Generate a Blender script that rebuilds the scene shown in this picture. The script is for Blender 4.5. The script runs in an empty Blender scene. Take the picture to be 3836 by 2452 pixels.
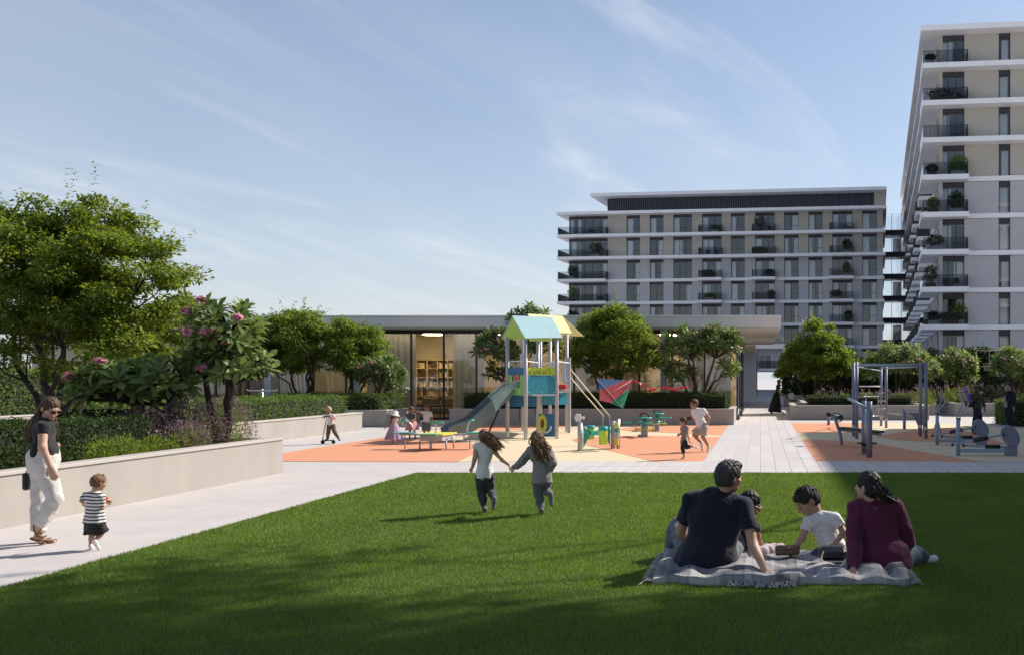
import bpy, math, random
import numpy as np
from mathutils import Vector, Matrix, Quaternion
R = math.radians
sc = bpy.context.scene
COL = sc.collection
# ------------------------------------------------------------------ camera
H, FS, PX, PY = 1.8, 3638.6, 2848.4, 1414.6      # eye height, focal length and principal point of the 3836 px frame
cam_d = bpy.data.cameras.new('camera'); cam = bpy.data.objects.new('camera', cam_d); COL.objects.link(cam)
cam.location = (0, 0, H); cam.rotation_euler = (R(90), 0, 0)
cam_d.sensor_width = 36; cam_d.lens = 36 * FS / 3836
cam_d.shift_x = -(PX - 1918) / 3836; cam_d.shift_y = (PY - 1226) / 3836
cam_d.clip_end = 3000; sc.camera = cam
# ------------------------------------------------------------------ sun and sky
SUN_EL, SUN_AZ = 40.0, 55.0                       # elevation, azimuth clockwise from +Y
sv = Vector((math.cos(R(SUN_EL)) * math.sin(R(SUN_AZ)), math.cos(R(SUN_EL)) * math.cos(R(SUN_AZ)), math.sin(R(SUN_EL))))
sl = bpy.data.lights.new('sun', 'SUN'); sl.energy = 4.8; sl.angle = R(0.7); sl.color = (1.0, .93, .84)
so = bpy.data.objects.new('sun', sl); COL.objects.link(so); so.rotation_euler = sv.to_track_quat('Z', 'Y').to_euler()
so.location = (20, 20, 60)
w = bpy.data.worlds.new('World'); sc.world = w; w.use_nodes = True
nt = w.node_tree; nt.nodes.clear()
def N(t, typ, **kw):
    n = t.nodes.new(typ)
    for k, v in kw.items(): setattr(n, k, v)
    return n
sky = N(nt, 'ShaderNodeTexSky', sky_type='NISHITA', sun_disc=False, sun_elevation=R(SUN_EL), sun_rotation=R(SUN_AZ),
        altitude=0, air_density=1.0, dust_density=1.2, ozone_density=3.6)
bg = N(nt, 'ShaderNodeBackground'); bg.inputs['Strength'].default_value = .095
wo = N(nt, 'ShaderNodeOutputWorld')
tc = N(nt, 'ShaderNodeTexCoord'); sep = N(nt, 'ShaderNodeSeparateXYZ'); nt.links.new(tc.outputs['Generated'], sep.inputs[0])
def M_(t, op, a, b=None):
    n = N(t, 'ShaderNodeMath', operation=op)
    for i, v in enumerate((a, b)):
        if v is None: continue
        if isinstance(v, (int, float)): n.inputs[i].default_value = v
        else: t.links.new(v, n.inputs[i])
    return n.outputs[0]
zc = M_(nt, 'MAXIMUM', sep.outputs['Z'], 0.0); zz = M_(nt, 'ADD', zc, .22)
cx = M_(nt, 'DIVIDE', sep.outputs['X'], zz); cy = M_(nt, 'DIVIDE', sep.outputs['Y'], zz)
cmb = N(nt, 'ShaderNodeCombineXYZ'); nt.links.new(cx, cmb.inputs[0]); nt.links.new(cy, cmb.inputs[1])
def cirrus(rot, scl, nscale, detail, lo, hi, dist, lx=0, ly=0):
    mp = N(nt, 'ShaderNodeMapping', vector_type='TEXTURE'); mp.inputs['Rotation'].default_value = (0, 0, R(rot)); mp.inputs['Scale'].default_value = tuple(1 / q for q in scl); mp.inputs['Location'].default_value = (lx, ly, 0)
    nt.links.new(cmb.outputs[0], mp.inputs[0])
    no = N(nt, 'ShaderNodeTexNoise'); no.inputs['Scale'].default_value = nscale; no.inputs['Detail'].default_value = detail
    no.inputs['Roughness'].default_value = .58; no.inputs['Distortion'].default_value = dist
    nt.links.new(mp.outputs[0], no.inputs['Vector'])
    mr = N(nt, 'ShaderNodeMapRange', interpolation_type='SMOOTHSTEP'); mr.inputs[1].default_value = lo; mr.inputs[2].default_value = hi
    nt.links.new(no.outputs['Fac'], mr.inputs[0]); return mr.outputs[0]
c1 = cirrus(58, (.55, 1.7, 1), 1.25, 9, .50, .80, 1.8, 1.3, .4)
c2 = cirrus(66, (.6, 4.2, 1), 1.5, 9, .50, .84, .7, .2, 2.)
c3 = cirrus(50, (.4, .8, 1), .8, 4, .42, .80, .4)
cl = M_(nt, 'ADD', M_(nt, 'MULTIPLY', c1, .36), M_(nt, 'MULTIPLY', c2, .18)); cl = M_(nt, 'ADD', cl, M_(nt, 'MULTIPLY', c3, .30))
hz = M_(nt, 'MULTIPLY', M_(nt, 'POWER', 2.718, M_(nt, 'MULTIPLY', zc, -6.5)), .72); cl = M_(nt, 'MINIMUM', M_(nt, 'ADD', M_(nt, 'ADD', cl, .07), hz), .88)
mixc = N(nt, 'ShaderNodeMix', data_type='RGBA'); nt.links.new(cl, mixc.inputs[0]); nt.links.new(sky.outputs[0], mixc.inputs[6])
mixc.inputs[7].default_value = (6.5, 6.8, 7.2, 1)
nt.links.new(mixc.outputs[2], bg.inputs['Color']); nt.links.new(bg.outputs[0], wo.inputs[0])
sc.view_settings.view_transform = 'Standard'; sc.view_settings.look = 'None'; sc.view_settings.gamma = 1
sc.view_settings.use_curve_mapping = False; sc.view_settings.exposure = 0.46
sc.cycles.max_bounces = 7; sc.cycles.diffuse_bounces = 3; sc.cycles.glossy_bounces = 3; sc.cycles.transparent_max_bounces = 12
sc.cycles.use_denoising = True
# ------------------------------------------------------------------ helpers
rnd = random.Random(7)
def W(sx, sy, Y): return np.array(((sx - PX) * Y / FS, Y, H - (sy - PY) * Y / FS))
def D(x, y, Y): return W(x * 1.593, y * 1.593, Y)
def gY(sy): return FS * H / (sy - PY)
def G(sx, sy): return W(sx, sy, gY(sy))
def view(ox, oy, s):
    def f(zx, zy, Y=None):
        sx, sy = ox + zx / s, oy + zy / s
        return G(sx, sy) if Y is None else W(sx, sy, Y)
    return f
def tag(o, label=None, cat=None, group=None, kind=None):
    if label: o['label'] = label
    if cat: o['category'] = cat
    if group: o['group'] = group
    if kind: o['kind'] = kind
    return o
def empty(name, loc=(0, 0, 0), rz=0, label=None, cat=None, group=None, parent=None):
    o = bpy.data.objects.new(name, None); COL.objects.link(o); o.location = tuple(map(float, loc)); o.rotation_euler = (0, 0, rz)
    o.empty_display_size = .2
    if parent: o.parent = parent
    return tag(o, label, cat, group)
def place(name, mesh, parent=None, loc=(0, 0, 0), rot=(0, 0, 0), scl=(1, 1, 1), mw=None):
    o = bpy.data.objects.new(name, mesh); COL.objects.link(o)
    if parent: o.parent = parent
    if mw is not None: o.matrix_basis = mw
    else: o.location = tuple(map(float, loc)); o.rotation_euler = rot; o.scale = scl
    return o
def lin(c):
    return tuple((x / 12.92 if x <= .04045 else ((x + .055) / 1.055) ** 2.4) for x in c)
MATS = {}
def mat(name, col, rough=.6, metal=0., var=.1, scale=3., bump=0., bscale=60., spec=.5, coat=0., trans=0., island=0., emit=0., sheen=0., stretch=None, objrand=0.):
    m = bpy.data.materials.new(name); m.use_nodes = True; t = m.node_tree; b = t.nodes['Principled BSDF']
    b.inputs['Roughness'].default_value = rough; b.inputs['Metallic'].default_value = metal
    b.inputs['Specular IOR Level'].default_value = spec; b.inputs['Coat Weight'].default_value = coat
    if sheen: b.inputs['Sheen Weight'].default_value = sheen
    g = N(t, 'ShaderNodeNewGeometry'); vec = g.outputs['Position']
    if stretch:
        mp = N(t, 'ShaderNodeMapping'); mp.inputs['Scale'].default_value = stretch; t.links.new(vec, mp.inputs[0]); vec = mp.outputs[0]
    no = N(t, 'ShaderNodeTexNoise'); no.inputs['Scale'].default_value = scale; no.inputs['Detail'].default_value = 5; no.inputs['Roughness'].default_value = .65
    t.links.new(vec, no.inputs['Vector'])
    mr = N(t, 'ShaderNodeMapRange'); mr.inputs[1].default_value = .28; mr.inputs[2].default_value = .72
    t.links.new(no.outputs['Fac'], mr.inputs[0]); fac = mr.outputs[0]
    if island:
        fac = M_(t, 'ADD', M_(t, 'MULTIPLY', fac, 1 - island), M_(t, 'MULTIPLY', g.outputs['Random Per Island'], island))
    if objrand:
        oi = N(t, 'ShaderNodeObjectInfo'); fac = M_(t, 'ADD', M_(t, 'MULTIPLY', fac, 1 - objrand), M_(t, 'MULTIPLY', oi.outputs['Random'], objrand))
    mx = N(t, 'ShaderNodeMix', data_type='RGBA'); t.links.new(fac, mx.inputs[0])
    lo = col if len(col) == 3 else col[0:3]
    if isinstance(col[0], tuple): c0, c1_ = col
    else: c0 = tuple(max(0, c * (1 - var)) for c in col); c1_ = tuple(min(1, c * (1 + var)) for c in col)
    mx.inputs[6].default_value = (*c0, 1); mx.inputs[7].default_value = (*c1_, 1)
    t.links.new(mx.outputs[2], b.inputs['Base Color'])
    if bump:
        n2 = N(t, 'ShaderNodeTexNoise'); n2.inputs['Scale'].default_value = bscale; n2.inputs['Detail'].default_value = 4
        t.links.new(vec, n2.inputs['Vector'])
        bp = N(t, 'ShaderNodeBump'); bp.inputs['Strength'].default_value = bump; bp.inputs['Distance'].default_value = .02
        t.links.new(n2.outputs['Fac'], bp.inputs['Height']); t.links.new(bp.outputs[0], b.inputs['Normal'])
    if trans:
        out = t.nodes['Material Output']; tr = N(t, 'ShaderNodeBsdfTranslucent'); ms = N(t, 'ShaderNodeMixShader'); ms.inputs[0].default_value = trans
        hs = N(t, 'ShaderNodeHueSaturation'); hs.inputs['Saturation'].default_value = 1.15; hs.inputs['Value'].default_value = 1.7
        hs.inputs['Hue'].default_value = .485
        t.links.new(mx.outputs[2], hs.inputs['Color']); t.links.new(hs.outputs[0], tr.inputs[0])
        t.links.new(b.outputs[0], ms.inputs[1]); t.links.new(tr.outputs[0], ms.inputs[2]); t.links.new(ms.outputs[0], out.inputs[0])
    if emit:
        t.links.new(mx.outputs[2], b.inputs['Emission Color']); b.inputs['Emission Strength'].default_value = emit
    MATS[name] = m
    return m
def glassmat(name, tint=(.8, .85, .87), refl=.14, rough=.02, gcol=(.95, .97, 1), blend=.32):
    m = bpy.data.materials.new(name); m.use_nodes = True; t = m.node_tree; t.nodes.remove(t.nodes['Principled BSDF'])
    out = t.nodes['Material Output']; tr = N(t, 'ShaderNodeBsdfTransparent'); tr.inputs[0].default_value = (*tint, 1)
    gl = N(t, 'ShaderNodeBsdfGlossy'); gl.inputs['Roughness'].default_value = rough; gl.inputs['Color'].default_value = (*gcol, 1)
    lw = N(t, 'ShaderNodeLayerWeight'); lw.inputs[0].default_value = blend
    f = M_(t, 'MINIMUM', M_(t, 'ADD', lw.outputs['Fresnel'], refl), .95)
    g = N(t, 'ShaderNodeNewGeometry'); no = N(t, 'ShaderNodeTexNoise'); no.inputs['Scale'].default_value = .9
    t.links.new(g.outputs['Position'], no.inputs['Vector'])
    bp = N(t, 'ShaderNodeBump'); bp.inputs['Strength'].default_value = .03; bp.inputs['Distance'].default_value = .05
    t.links.new(no.outputs['Fac'], bp.inputs['Height']); t.links.new(bp.outputs[0], gl.inputs['Normal'])
    ms = N(t, 'ShaderNodeMixShader'); t.links.new(f, ms.inputs[0]); t.links.new(tr.outputs[0], ms.inputs[1]); t.links.new(gl.outputs[0], ms.inputs[2])
    t.links.new(ms.outputs[0], out.inputs[0]); return m
def np_mesh(name, V, F, mats, midx=None, smooth=False):
    me = bpy.data.meshes.new(name); V = np.asarray(V, np.float32); n = len(F)
    F = np.asarray(F, np.int32); k = F.shape[1]
    me.vertices.add(len(V)); me.vertices.foreach_set('co', V.ravel())
    me.loops.add(n * k); me.loops.foreach_set('vertex_index', F.ravel())
    me.polygons.add(n); me.polygons.foreach_set('loop_start', np.arange(0, n * k, k, dtype=np.int32))
    if midx is not None: me.polygons.foreach_set('material_index', np.asarray(midx, np.int32))
    if smooth: me.polygons.foreach_set('use_smooth', np.ones(n, bool))
    for m in (mats if isinstance(mats, (list, tuple)) else [mats]): me.materials.append(m)
    me.update(calc_edges=True); return me
class MB:
    def __init__(s): s.v = []; s.f = []; s.m = []; s.sm = []
    def add(s, vs, fs, m=0, smooth=False):
        o = len(s.v); s.v.extend([tuple(map(float, p)) for p in vs])
        for f in fs: s.f.append([i + o for i in f]); s.m.append(m); s.sm.append(smooth)
        return s
    def box(s, x0, x1, y0, y1, z0, z1, m=0, c=0., mx=None):
        if c <= 0:
            vs = [(x, y, z) for z in (z0, z1) for y in (y0, y1) for x in (x0, x1)]
            fs = [(0, 2, 3, 1), (4, 5, 7, 6), (0, 1, 5, 4), (2, 6, 7, 3), (0, 4, 6, 2), (1, 3, 7, 5)]
        else:
            vs = []; C = [(x0, 1), (x1, -1)]; idx = {}
            for i, (X, sx) in enumerate(C):
                for j, (Y, sy) in enumerate([(y0, 1), (y1, -1)]):
                    for k, (Z, sz) in enumerate([(z0, 1), (z1, -1)]):
                        idx[i, j, k] = len(vs)
                        vs += [(X, Y + sy * c, Z + sz * c), (X + sx * c, Y, Z + sz * c), (X + sx * c, Y + sy * c, Z)]
            q = lambda i, j, k, a: idx[i, j, k] + a
            fs = []
            for i in (0, 1):
                L = [q(i, 0, 0, 0), q(i, 1, 0, 0), q(i, 1, 1, 0), q(i, 0, 1, 0)]; fs.append(L[::-1] if i == 0 else L)
                L = [q(0, i, 0, 1), q(1, i, 0, 1), q(1, i, 1, 1), q(0, i, 1, 1)]; fs.append(L if i == 0 else L[::-1])
                L = [q(0, 0, i, 2), q(1, 0, i, 2), q(1, 1, i, 2), q(0, 1, i, 2)]; fs.append(L[::-1] if i == 0 else L)
            for i in (0, 1):
                for j in (0, 1):
                    a = [q(i, j, 0, 0), q(i, j, 0, 1), q(i, j, 1, 1), q(i, j, 1, 0)]; fs.append(a if (i + j) % 2 == 0 else a[::-1])
                    a = [q(i, 0, j, 0), q(i, 1, j, 0), q(i, 1, j, 2), q(i, 0, j, 2)]; fs.append(a if (i + j) % 2 == 0 else a[::-1])
                    a = [q(0, i, j, 1), q(1, i, j, 1), q(1, i, j, 2), q(0, i, j, 2)]; fs.append(a[::-1] if (i + j) % 2 == 0 else a)
                    for k in (0, 1):
                        a = [q(i, j, k, 0), q(i, j, k, 1), q(i, j, k, 2)]; fs.append(a if (i + j + k) % 2 else a[::-1])
        if mx is not None: vs = [tuple(mx @ Vector(p)) for p in vs]
        return s.add(vs, fs, m)
    def tube(s, pts, rad, n=8, m=0, cap=True, sq=None):
        pts = [Vector(tuple(map(float, p))) for p in pts]
        if not isinstance(rad, (list, tuple)): rad = [rad] * len(pts)
        vs = []; up = None
        for i, p in enumerate(pts):
            d = (pts[min(i + 1, len(pts) - 1)] - pts[max(i - 1, 0)]);
            if d.length < 1e-9: d = Vector((0, 0, 1))
            d.normalize()
            if up is None:
                up = d.orthogonal().normalized() if sq is None else Vector(sq)
            up = (up - d * up.dot(d));
            if up.length < 1e-6: up = d.orthogonal()
            up.normalize(); b = d.cross(up)
            for k in range(n):
                a = 2 * math.pi * k / n; vs.append(p + (up * math.cos(a) + b * math.sin(a)) * rad[i])
        fs = [[i * n + k, i * n + (k + 1) % n, (i + 1) * n + (k + 1) % n, (i + 1) * n + k] for i in range(len(pts) - 1) for k in range(n)]
        s.add(vs, fs, m, n > 5)
        if cap:
            o = len(s.v) - len(vs)
            s.f.append([o + k for k in range(n)][::-1]); s.m.append(m); s.sm.append(False)
            e = o + (len(pts) - 1) * n; s.f.append([e + k for k in range(n)]); s.m.append(m); s.sm.append(False)
        return s
    def lathe(s, prof, c, n=16, m=0, wob=None, ax=None, smooth=True):
        vs = []; c = Vector(tuple(map(float, c)))
        q = Quaternion() if ax is None else Vector((0, 0, 1)).rotation_difference(Vector(tuple(map(float, ax))))
        for r, z in prof:
            for k in range(n):
                a = 2 * math.pi * k / n; rr = r if wob is None else wob(r, z, a)
                vs.append(c + q @ Vector((rr * math.cos(a), rr * math.sin(a), z)))
        fs = [[i * n + k, i * n + (k + 1) % n, (i + 1) * n + (k + 1) % n, (i + 1) * n + k] for i in range(len(prof) - 1) for k in range(n)]
        return s.add(vs, fs, m, smooth)
    def prism(s, poly, z0, z1, m=0, mx=None, plane='xy'):
        n = len(poly)
        def p3(p, z):
            return (p[0], p[1], z) if plane == 'xy' else ((p[0], z, p[1]) if plane == 'xz' else (z, p[0], p[1]))
        vs = [p3(p, z0) for p in poly] + [p3(p, z1) for p in poly]
        if mx is not None: vs = [tuple(mx @ Vector(p)) for p in vs]
        fs = [list(range(n))[::-1], [n + i for i in range(n)]] + [[i, (i + 1) % n, n + (i + 1) % n, n + i] for i in range(n)]
        return s.add(vs, fs, m)
    def sheet(s, poly, z, m=0):
        n = len(poly); return s.add([(p[0], p[1], z) for p in poly], [list(range(n))], m)
    def ball(s, c, r, m=0, nu=10, nv=7, rot=None):
        r = (r, r, r) if isinstance(r, (int, float)) else r; vs = []
        for j in range(nv + 1):
            th = math.pi * j / nv
            for i in range(nu):
                a = 2 * math.pi * i / nu; v = Vector((r[0] * math.sin(th) * math.cos(a), r[1] * math.sin(th) * math.sin(a), r[2] * math.cos(th)))
                if rot is not None: v = rot @ v
                vs.append(v + Vector(tuple(map(float, c))))
        fs = [[j * nu + i, (j + 1) * nu + i, (j + 1) * nu + (i + 1) % nu, j * nu + (i + 1) % nu] for j in range(nv) for i in range(nu)]
        return s.add(vs, fs, m, True)
    def mesh(s, name, mats, fix=True):
        me = bpy.data.meshes.new(name); me.from_pydata(s.v, [], s.f)
        for m in (mats if isinstance(mats, (list, tuple)) else [mats]): me.materials.append(m)
        me.polygons.foreach_set('material_index', s.m); me.polygons.foreach_set('use_smooth', s.sm)
        if fix:
            import bmesh
            bm = bmesh.new(); bm.from_mesh(me); bmesh.ops.recalc_face_normals(bm, faces=bm.faces); bm.to_mesh(me); bm.free()
        me.update(); return me
    def build(s, name, mats, parent=None, off=None, label=None, cat=None, group=None, kind=None):
        if off is not None: s.v = [(p[0] - float(off[0]), p[1] - float(off[1]), p[2] - float(off[2])) for p in s.v]
        o = place(name, s.mesh(name, mats), parent)
        if off is not None and parent is None: o.location = tuple(map(float, off))
        return tag(o, label, cat, group, kind)
def smooth_path(pts, n=6):
    P = [Vector(tuple(map(float, p))) for p in pts]; out = []
    for i in range(len(P) - 1):
        p0, p1, p2, p3 = P[max(i - 1, 0)], P[i], P[i + 1], P[min(i + 2, len(P) - 1)]
        for k in range(n):
            t = k / n
            out.append(.5 * ((2 * p1) + (p2 - p0) * t + (2 * p0 - 5 * p1 + 4 * p2 - p3) * t * t + (3 * p1 - p0 - 3 * p2 + p3) * t ** 3))
    out.append(P[-1]); return out
# ------------------------------------------------------------------ materials
m_pave = mat('pale_concrete_paving', (.475, .44, .425), .75, var=.09, scale=1.3, bump=.08, bscale=90)
m_slab = mat('paving_slab', (.50, .465, .455), .7, objrand=.6, var=.07, scale=2.1, bump=.07, bscale=110, island=.0)
m_joint = mat('paving_joint', (.40, .37, .35), .9)
m_cream = mat('cream_rubber', (.60, .50, .33), .85, var=.05, scale=2.5, bump=.15, bscale=240)
m_orange = mat('orange_rubber', (.59, .26, .14), .85, var=.05, scale=2.5, bump=.15, bscale=240)
m_wallc = mat('planter_render', (.345, .318, .292), .8, var=.09, scale=1.2, bump=.08, bscale=70, stretch=(1, 1, .35))
m_cap = mat('planter_cap', (.42, .385, .35), .75, var=.06, scale=2, bump=.08, bscale=70)
m_soil = mat('planting_soil', (.045, .033, .022), .95, var=.4, scale=12, bump=.8, bscale=30)
m_lawn = mat('lawn_turf', ((.035, .065, .012), (.065, .105, .02)), .95, scale=30, bump=.8, bscale=140)
m_grass = mat('grass_blade', ((.085, .16, .024), (.205, .295, .060)), .6, scale=.9, island=.5, trans=.3, spec=.3)
m_leaf = mat('leaf_green', ((.06, .115, .02), (.23, .30, .065)), .6, scale=1.5, island=.65, trans=.45, spec=.25)
m_leafy = mat('leaf_yellowgreen', ((.05, .10, .018), (.23, .29, .052)), .55, scale=1.2, island=.7, trans=.38, spec=.25)
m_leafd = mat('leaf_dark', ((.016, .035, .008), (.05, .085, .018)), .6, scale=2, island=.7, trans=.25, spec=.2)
m_frang = mat('frangipani_leaf', ((.06, .11, .03), (.18, .25, .08)), .5, scale=3, island=.65, trans=.28, spec=.3)
m_frangl = mat('frangipani_leaf_pale', ((.10, .15, .04), (.26, .32, .11)), .5, scale=3, island=.65, trans=.32, spec=.3)
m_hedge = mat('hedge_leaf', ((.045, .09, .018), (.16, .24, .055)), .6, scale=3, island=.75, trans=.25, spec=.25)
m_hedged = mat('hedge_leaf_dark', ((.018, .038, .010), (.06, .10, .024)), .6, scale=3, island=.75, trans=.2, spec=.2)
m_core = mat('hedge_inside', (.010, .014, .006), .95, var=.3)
m_purple = mat('purple_flower', ((.13, .085, .09), (.32, .20, .25)), .6, scale=4, island=.8, trans=.3)
m_pinkf = mat('pink_petal', ((.42, .12, .20), (.74, .40, .46)), .5, scale=6, island=.8, trans=.3)
m_bark = mat('bark', (.075, .058, .043), .85, var=.35, scale=9, bump=.6, bscale=40, stretch=(1, 1, .3))
m_barkd = mat('bark_dark', (.035, .028, .022), .85, var=.35, scale=9, bump=.6, bscale=40, stretch=(1, 1, .3))
m_white = mat('white_slab', (.86, .86, .87), .7, var=.05, scale=.6)
m_beige = mat('beige_wall', (.46, .43, .375), .8, var=.05, scale=.4)
m_greyw = mat('grey_wall', (.48, .475, .49), .8, var=.05, scale=.4)
m_podium = mat('podium_fascia', (.74, .73, .73), .75, var=.05, scale=.5)
m_soffit = mat('soffit', (.55, .50, .45), .8, var=.05, scale=.5)
m_dark = mat('dark_metal', (.035, .036, .042), .45, metal=.3, var=.2, scale=6)
m_frame = mat('window_frame', (.03, .032, .038), .45, metal=.2)
m_head = mat('window_header', (.04, .04, .05), .6)
m_louv = mat('louvre_blade', (.11, .12, .16), .5, metal=.3)
m_curt = mat('curtain', (.88, .87, .85), .9, var=.18, scale=6, stretch=(3, 3, .1))
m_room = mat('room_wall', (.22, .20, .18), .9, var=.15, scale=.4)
m_glass = glassmat('window_glass', (.80, .84, .87), .06)
m_glassr = glassmat('railing_glass', (.74, .76, .78), .0, blend=.15)
m_glassl = glassmat('link_glass', (.95, .96, .97), .03)
m_glassp = glassmat('podium_glass', (.80, .78, .74), .07)
m_post = mat('painted_steel_grey', (.42, .42, .47), .45, metal=.05, var=.06, scale=4, coat=.2)
m_gym = mat('gym_steel_blue', (.17, .19, .28), .5, metal=.05, var=.08, scale=5, coat=.2)
m_gyml = mat('gym_steel_light', (.27, .35, .46), .5, metal=.05, var=.08, scale=5, coat=.2)
m_steel = mat('brushed_steel', (.55, .55, .56), .3, metal=.8, var=.08, scale=8)
m_black = mat('black_rubber', (.018, .018, .02), .6, var=.2, scale=9)
m_lime = mat('lime_panel', (.44, .66, .07), .4, var=.05, scale=3, coat=.15)
m_lgreen = mat('light_green_panel', (.26, .55, .16), .4, var=.05, scale=3, coat=.15)
m_turq = mat('turquoise_panel', (.035, .28, .40), .4, var=.06, scale=3, coat=.15)
m_blue = mat('blue_panel', (.014, .13, .29), .4, var=.06, scale=3, coat=.15)
m_roofb = mat('roof_panel_blue', (.36, .53, .56), .4, var=.05, scale=2, coat=.2)
m_roofy = mat('roof_panel_yellow', (.74, .76, .36), .4, var=.05, scale=2, coat=.2)
m_red = mat('red_panel', (.62, .03, .035), .4, var=.08, scale=4)
m_slide = mat('slide_greygreen', (.14, .20, .20), .32, var=.06, scale=3, coat=.3)
m_teal = mat('teal_plastic', (.03, .33, .27), .4, var=.06, scale=4, coat=.1)
m_yellow = mat('yellow_plastic', (.66, .62, .05), .4, var=.06, scale=4, coat=.1)
m_whitep = mat('white_plastic', (.75, .75, .73), .4, var=.04)
m_rope = mat('cream_rope', (.62, .56, .47), .7)
# ------------------------------------------------------------------ ground
def poly_sheet(name, poly, z, m, **kw):
    return MB().sheet(poly, z).build(name, m, **kw)
b = MB(); b.sheet([(-700, -60), (700, -60), (700, 1500), (-700, 1500)], -.008)
b.build('ground', m_pave, kind='structure')
LX, LY = -6.55, 18.5                                  # lawn corner
b = MB(); b.sheet([(LX, -12), (30, -12), (30, LY), (LX, LY)], -.004)
b.build('lawn', m_lawn, kind='structure')
# grass: single bent blades
rs = np.random.RandomState(3)
def grass(bands):
    Ps, Ls, Ws = [], [], []
    for (y0, y1, dens, L, Wd) in bands:
        x0, x1 = max(LX, -.82 * y1 - .6), .30 * y1 + 1.2
        n = int((x1 - x0) * (y1 - y0) * dens)
        P = np.c_[rs.uniform(x0, x1, n), rs.uniform(y0, y1, n), np.full(n, -.004)]
        Ps.append(P); Ls.append(L * rs.uniform(.6, 1.25, n)); Ws.append(Wd * rs.uniform(.7, 1.3, n))
    P = np.vstack(Ps); L = np.concatenate(Ls); Wd = np.concatenate(Ws); n = len(P)
    pat = .5 + .5 * np.sin(P[:, 0] * 2.1 + np.sin(P[:, 1] * 1.3) * 2) * np.sin(P[:, 1] * 1.7 + np.sin(P[:, 0] * .9) * 2)
    L = L * (.78 + .35 * pat)
    a = rs.uniform(0, 2 * np.pi, n); lean = rs.uniform(.1, .9, n)
    d = np.c_[np.cos(a) * lean, np.sin(a) * lean, np.ones(n)]; d /= np.linalg.norm(d, axis=1)[:, None]
    s_ = np.c_[-np.sin(a + .6), np.cos(a + .6), np.zeros(n)]
    V = np.empty((n, 3, 3)); V[:, 0] = P - s_ * Wd[:, None] / 2; V[:, 1] = P + s_ * Wd[:, None] / 2; V[:, 2] = P + d * L[:, None]
    return np_mesh('grass', V.reshape(-1, 3), np.arange(n * 3).reshape(-1, 3), m_grass)
g = place('grass', grass([(4.6, 8, 7200, .030, .0062), (8, 11, 5600, .030, .0075), (11, 14.5, 3800, .031, .0095), (14.5, LY, 2500, .032, .012)]))
tag(g, 'short mown green grass covering the lawn', 'grass', kind='stuff')
# playground and gym safety surfaces
PF, PB = 21.1, 37.2
pg = MB(); pg.sheet([(-11.5, PF), (-1.25, PF), (-1.25, PB), (-11.5, PB)], -.004); pg.build('playground_surface', m_cream, kind='structure')
N_ = view(2050, 1450, 3.44); R_ = view(1400, 1550, 2.6756); T_ = view(1700, 1050, 2.1985); Gz = view(3050, 1300, 3.0636)
K_ = view(1100, 1480, 4.0133); F_ = view(2350, 1680, 1.9264); W_ = view(60, 1440, 2.331); S_ = view(2750, 1180, 3.664); Q_ = view(2850, 1150, 2.199)
U_ = view(1850, 1150, 2.905); Z5 = view(2100, 1100, 2.199)
def curve2(pts, n=6): return [(p.x, p.y) for p in smooth_path([(q[0], q[1], 0) for q in pts], n)]
def zone(name, pts, m=m_orange):
    poly_sheet(name, [(p[0], p[1]) for p in pts], .0, m, kind='structure')
e1 = curve2([R_(835, 475), R_(1050, 372), R_(1080, 330), R_(1000, 292), R_(640, 262)])
zone('orange_surface', [(-11.5, PF)] + e1 + [(-11.5, 29.6)])
e2 = curve2([K_(1850, 545), K_(2240, 500), T_(300, 1238), T_(420, 1232), T_(700, 1215), T_(960, 1205)])
zone('orange_surface', [(-11.5, 31.3)] + e2 + [(e2[-1][0], PB), (-11.5, PB)])
e3 = curve2([N_(1400, 958), N_(760, 800), N_(430, 715), N_(325, 672), N_(430, 648), N_(800, 622), N_(1300, 618)])
zone('orange_surface', e3 + [(-1.25, N_(2170, 636)[1]), (-1.25, PF)])
e4 = curve2([N_(1230, 486), N_(930, 540), N_(1500, 578)])
zone('orange_surface', e4 + [(-1.25, N_(2200, 612)[1]), (-1.25, PB)])
GX = 1.2
poly_sheet('gym_surface', [(GX, PF), (16, PF), (16, 27), (13, 31), (10, 33.5), (GX + 6, 39), (GX, 39)], -.004, m_cream, kind='structure')
o1 = curve2([Q_(335, 1086), Q_(560, 1092), Q_(900, 1115), Q_(1300, 1182), Q_(1820, 1270)])
zone('orange_surface', [(GX, PF), (GX, o1[0][1])] + o1[1:])
zone('orange_surface', [(GX, Q_(250, 951)[1]), tuple(Q_(940, 951)[:2])] + curve2([Q_(880, 1000), Q_(700, 1022), Q_(450, 1028)]) + [(GX, Q_(300, 1030)[1])])
zone('orange_surface', curve2([Q_(940, 1060), Q_(1250, 1010), Q_(1560, 990)]) + curve2([Q_(1700, 1020), Q_(1900, 1085), Q_(2080, 1130)]) + curve2([Q_(1800, 1118), Q_(1430, 1106), Q_(1150, 1092)]))
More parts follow.
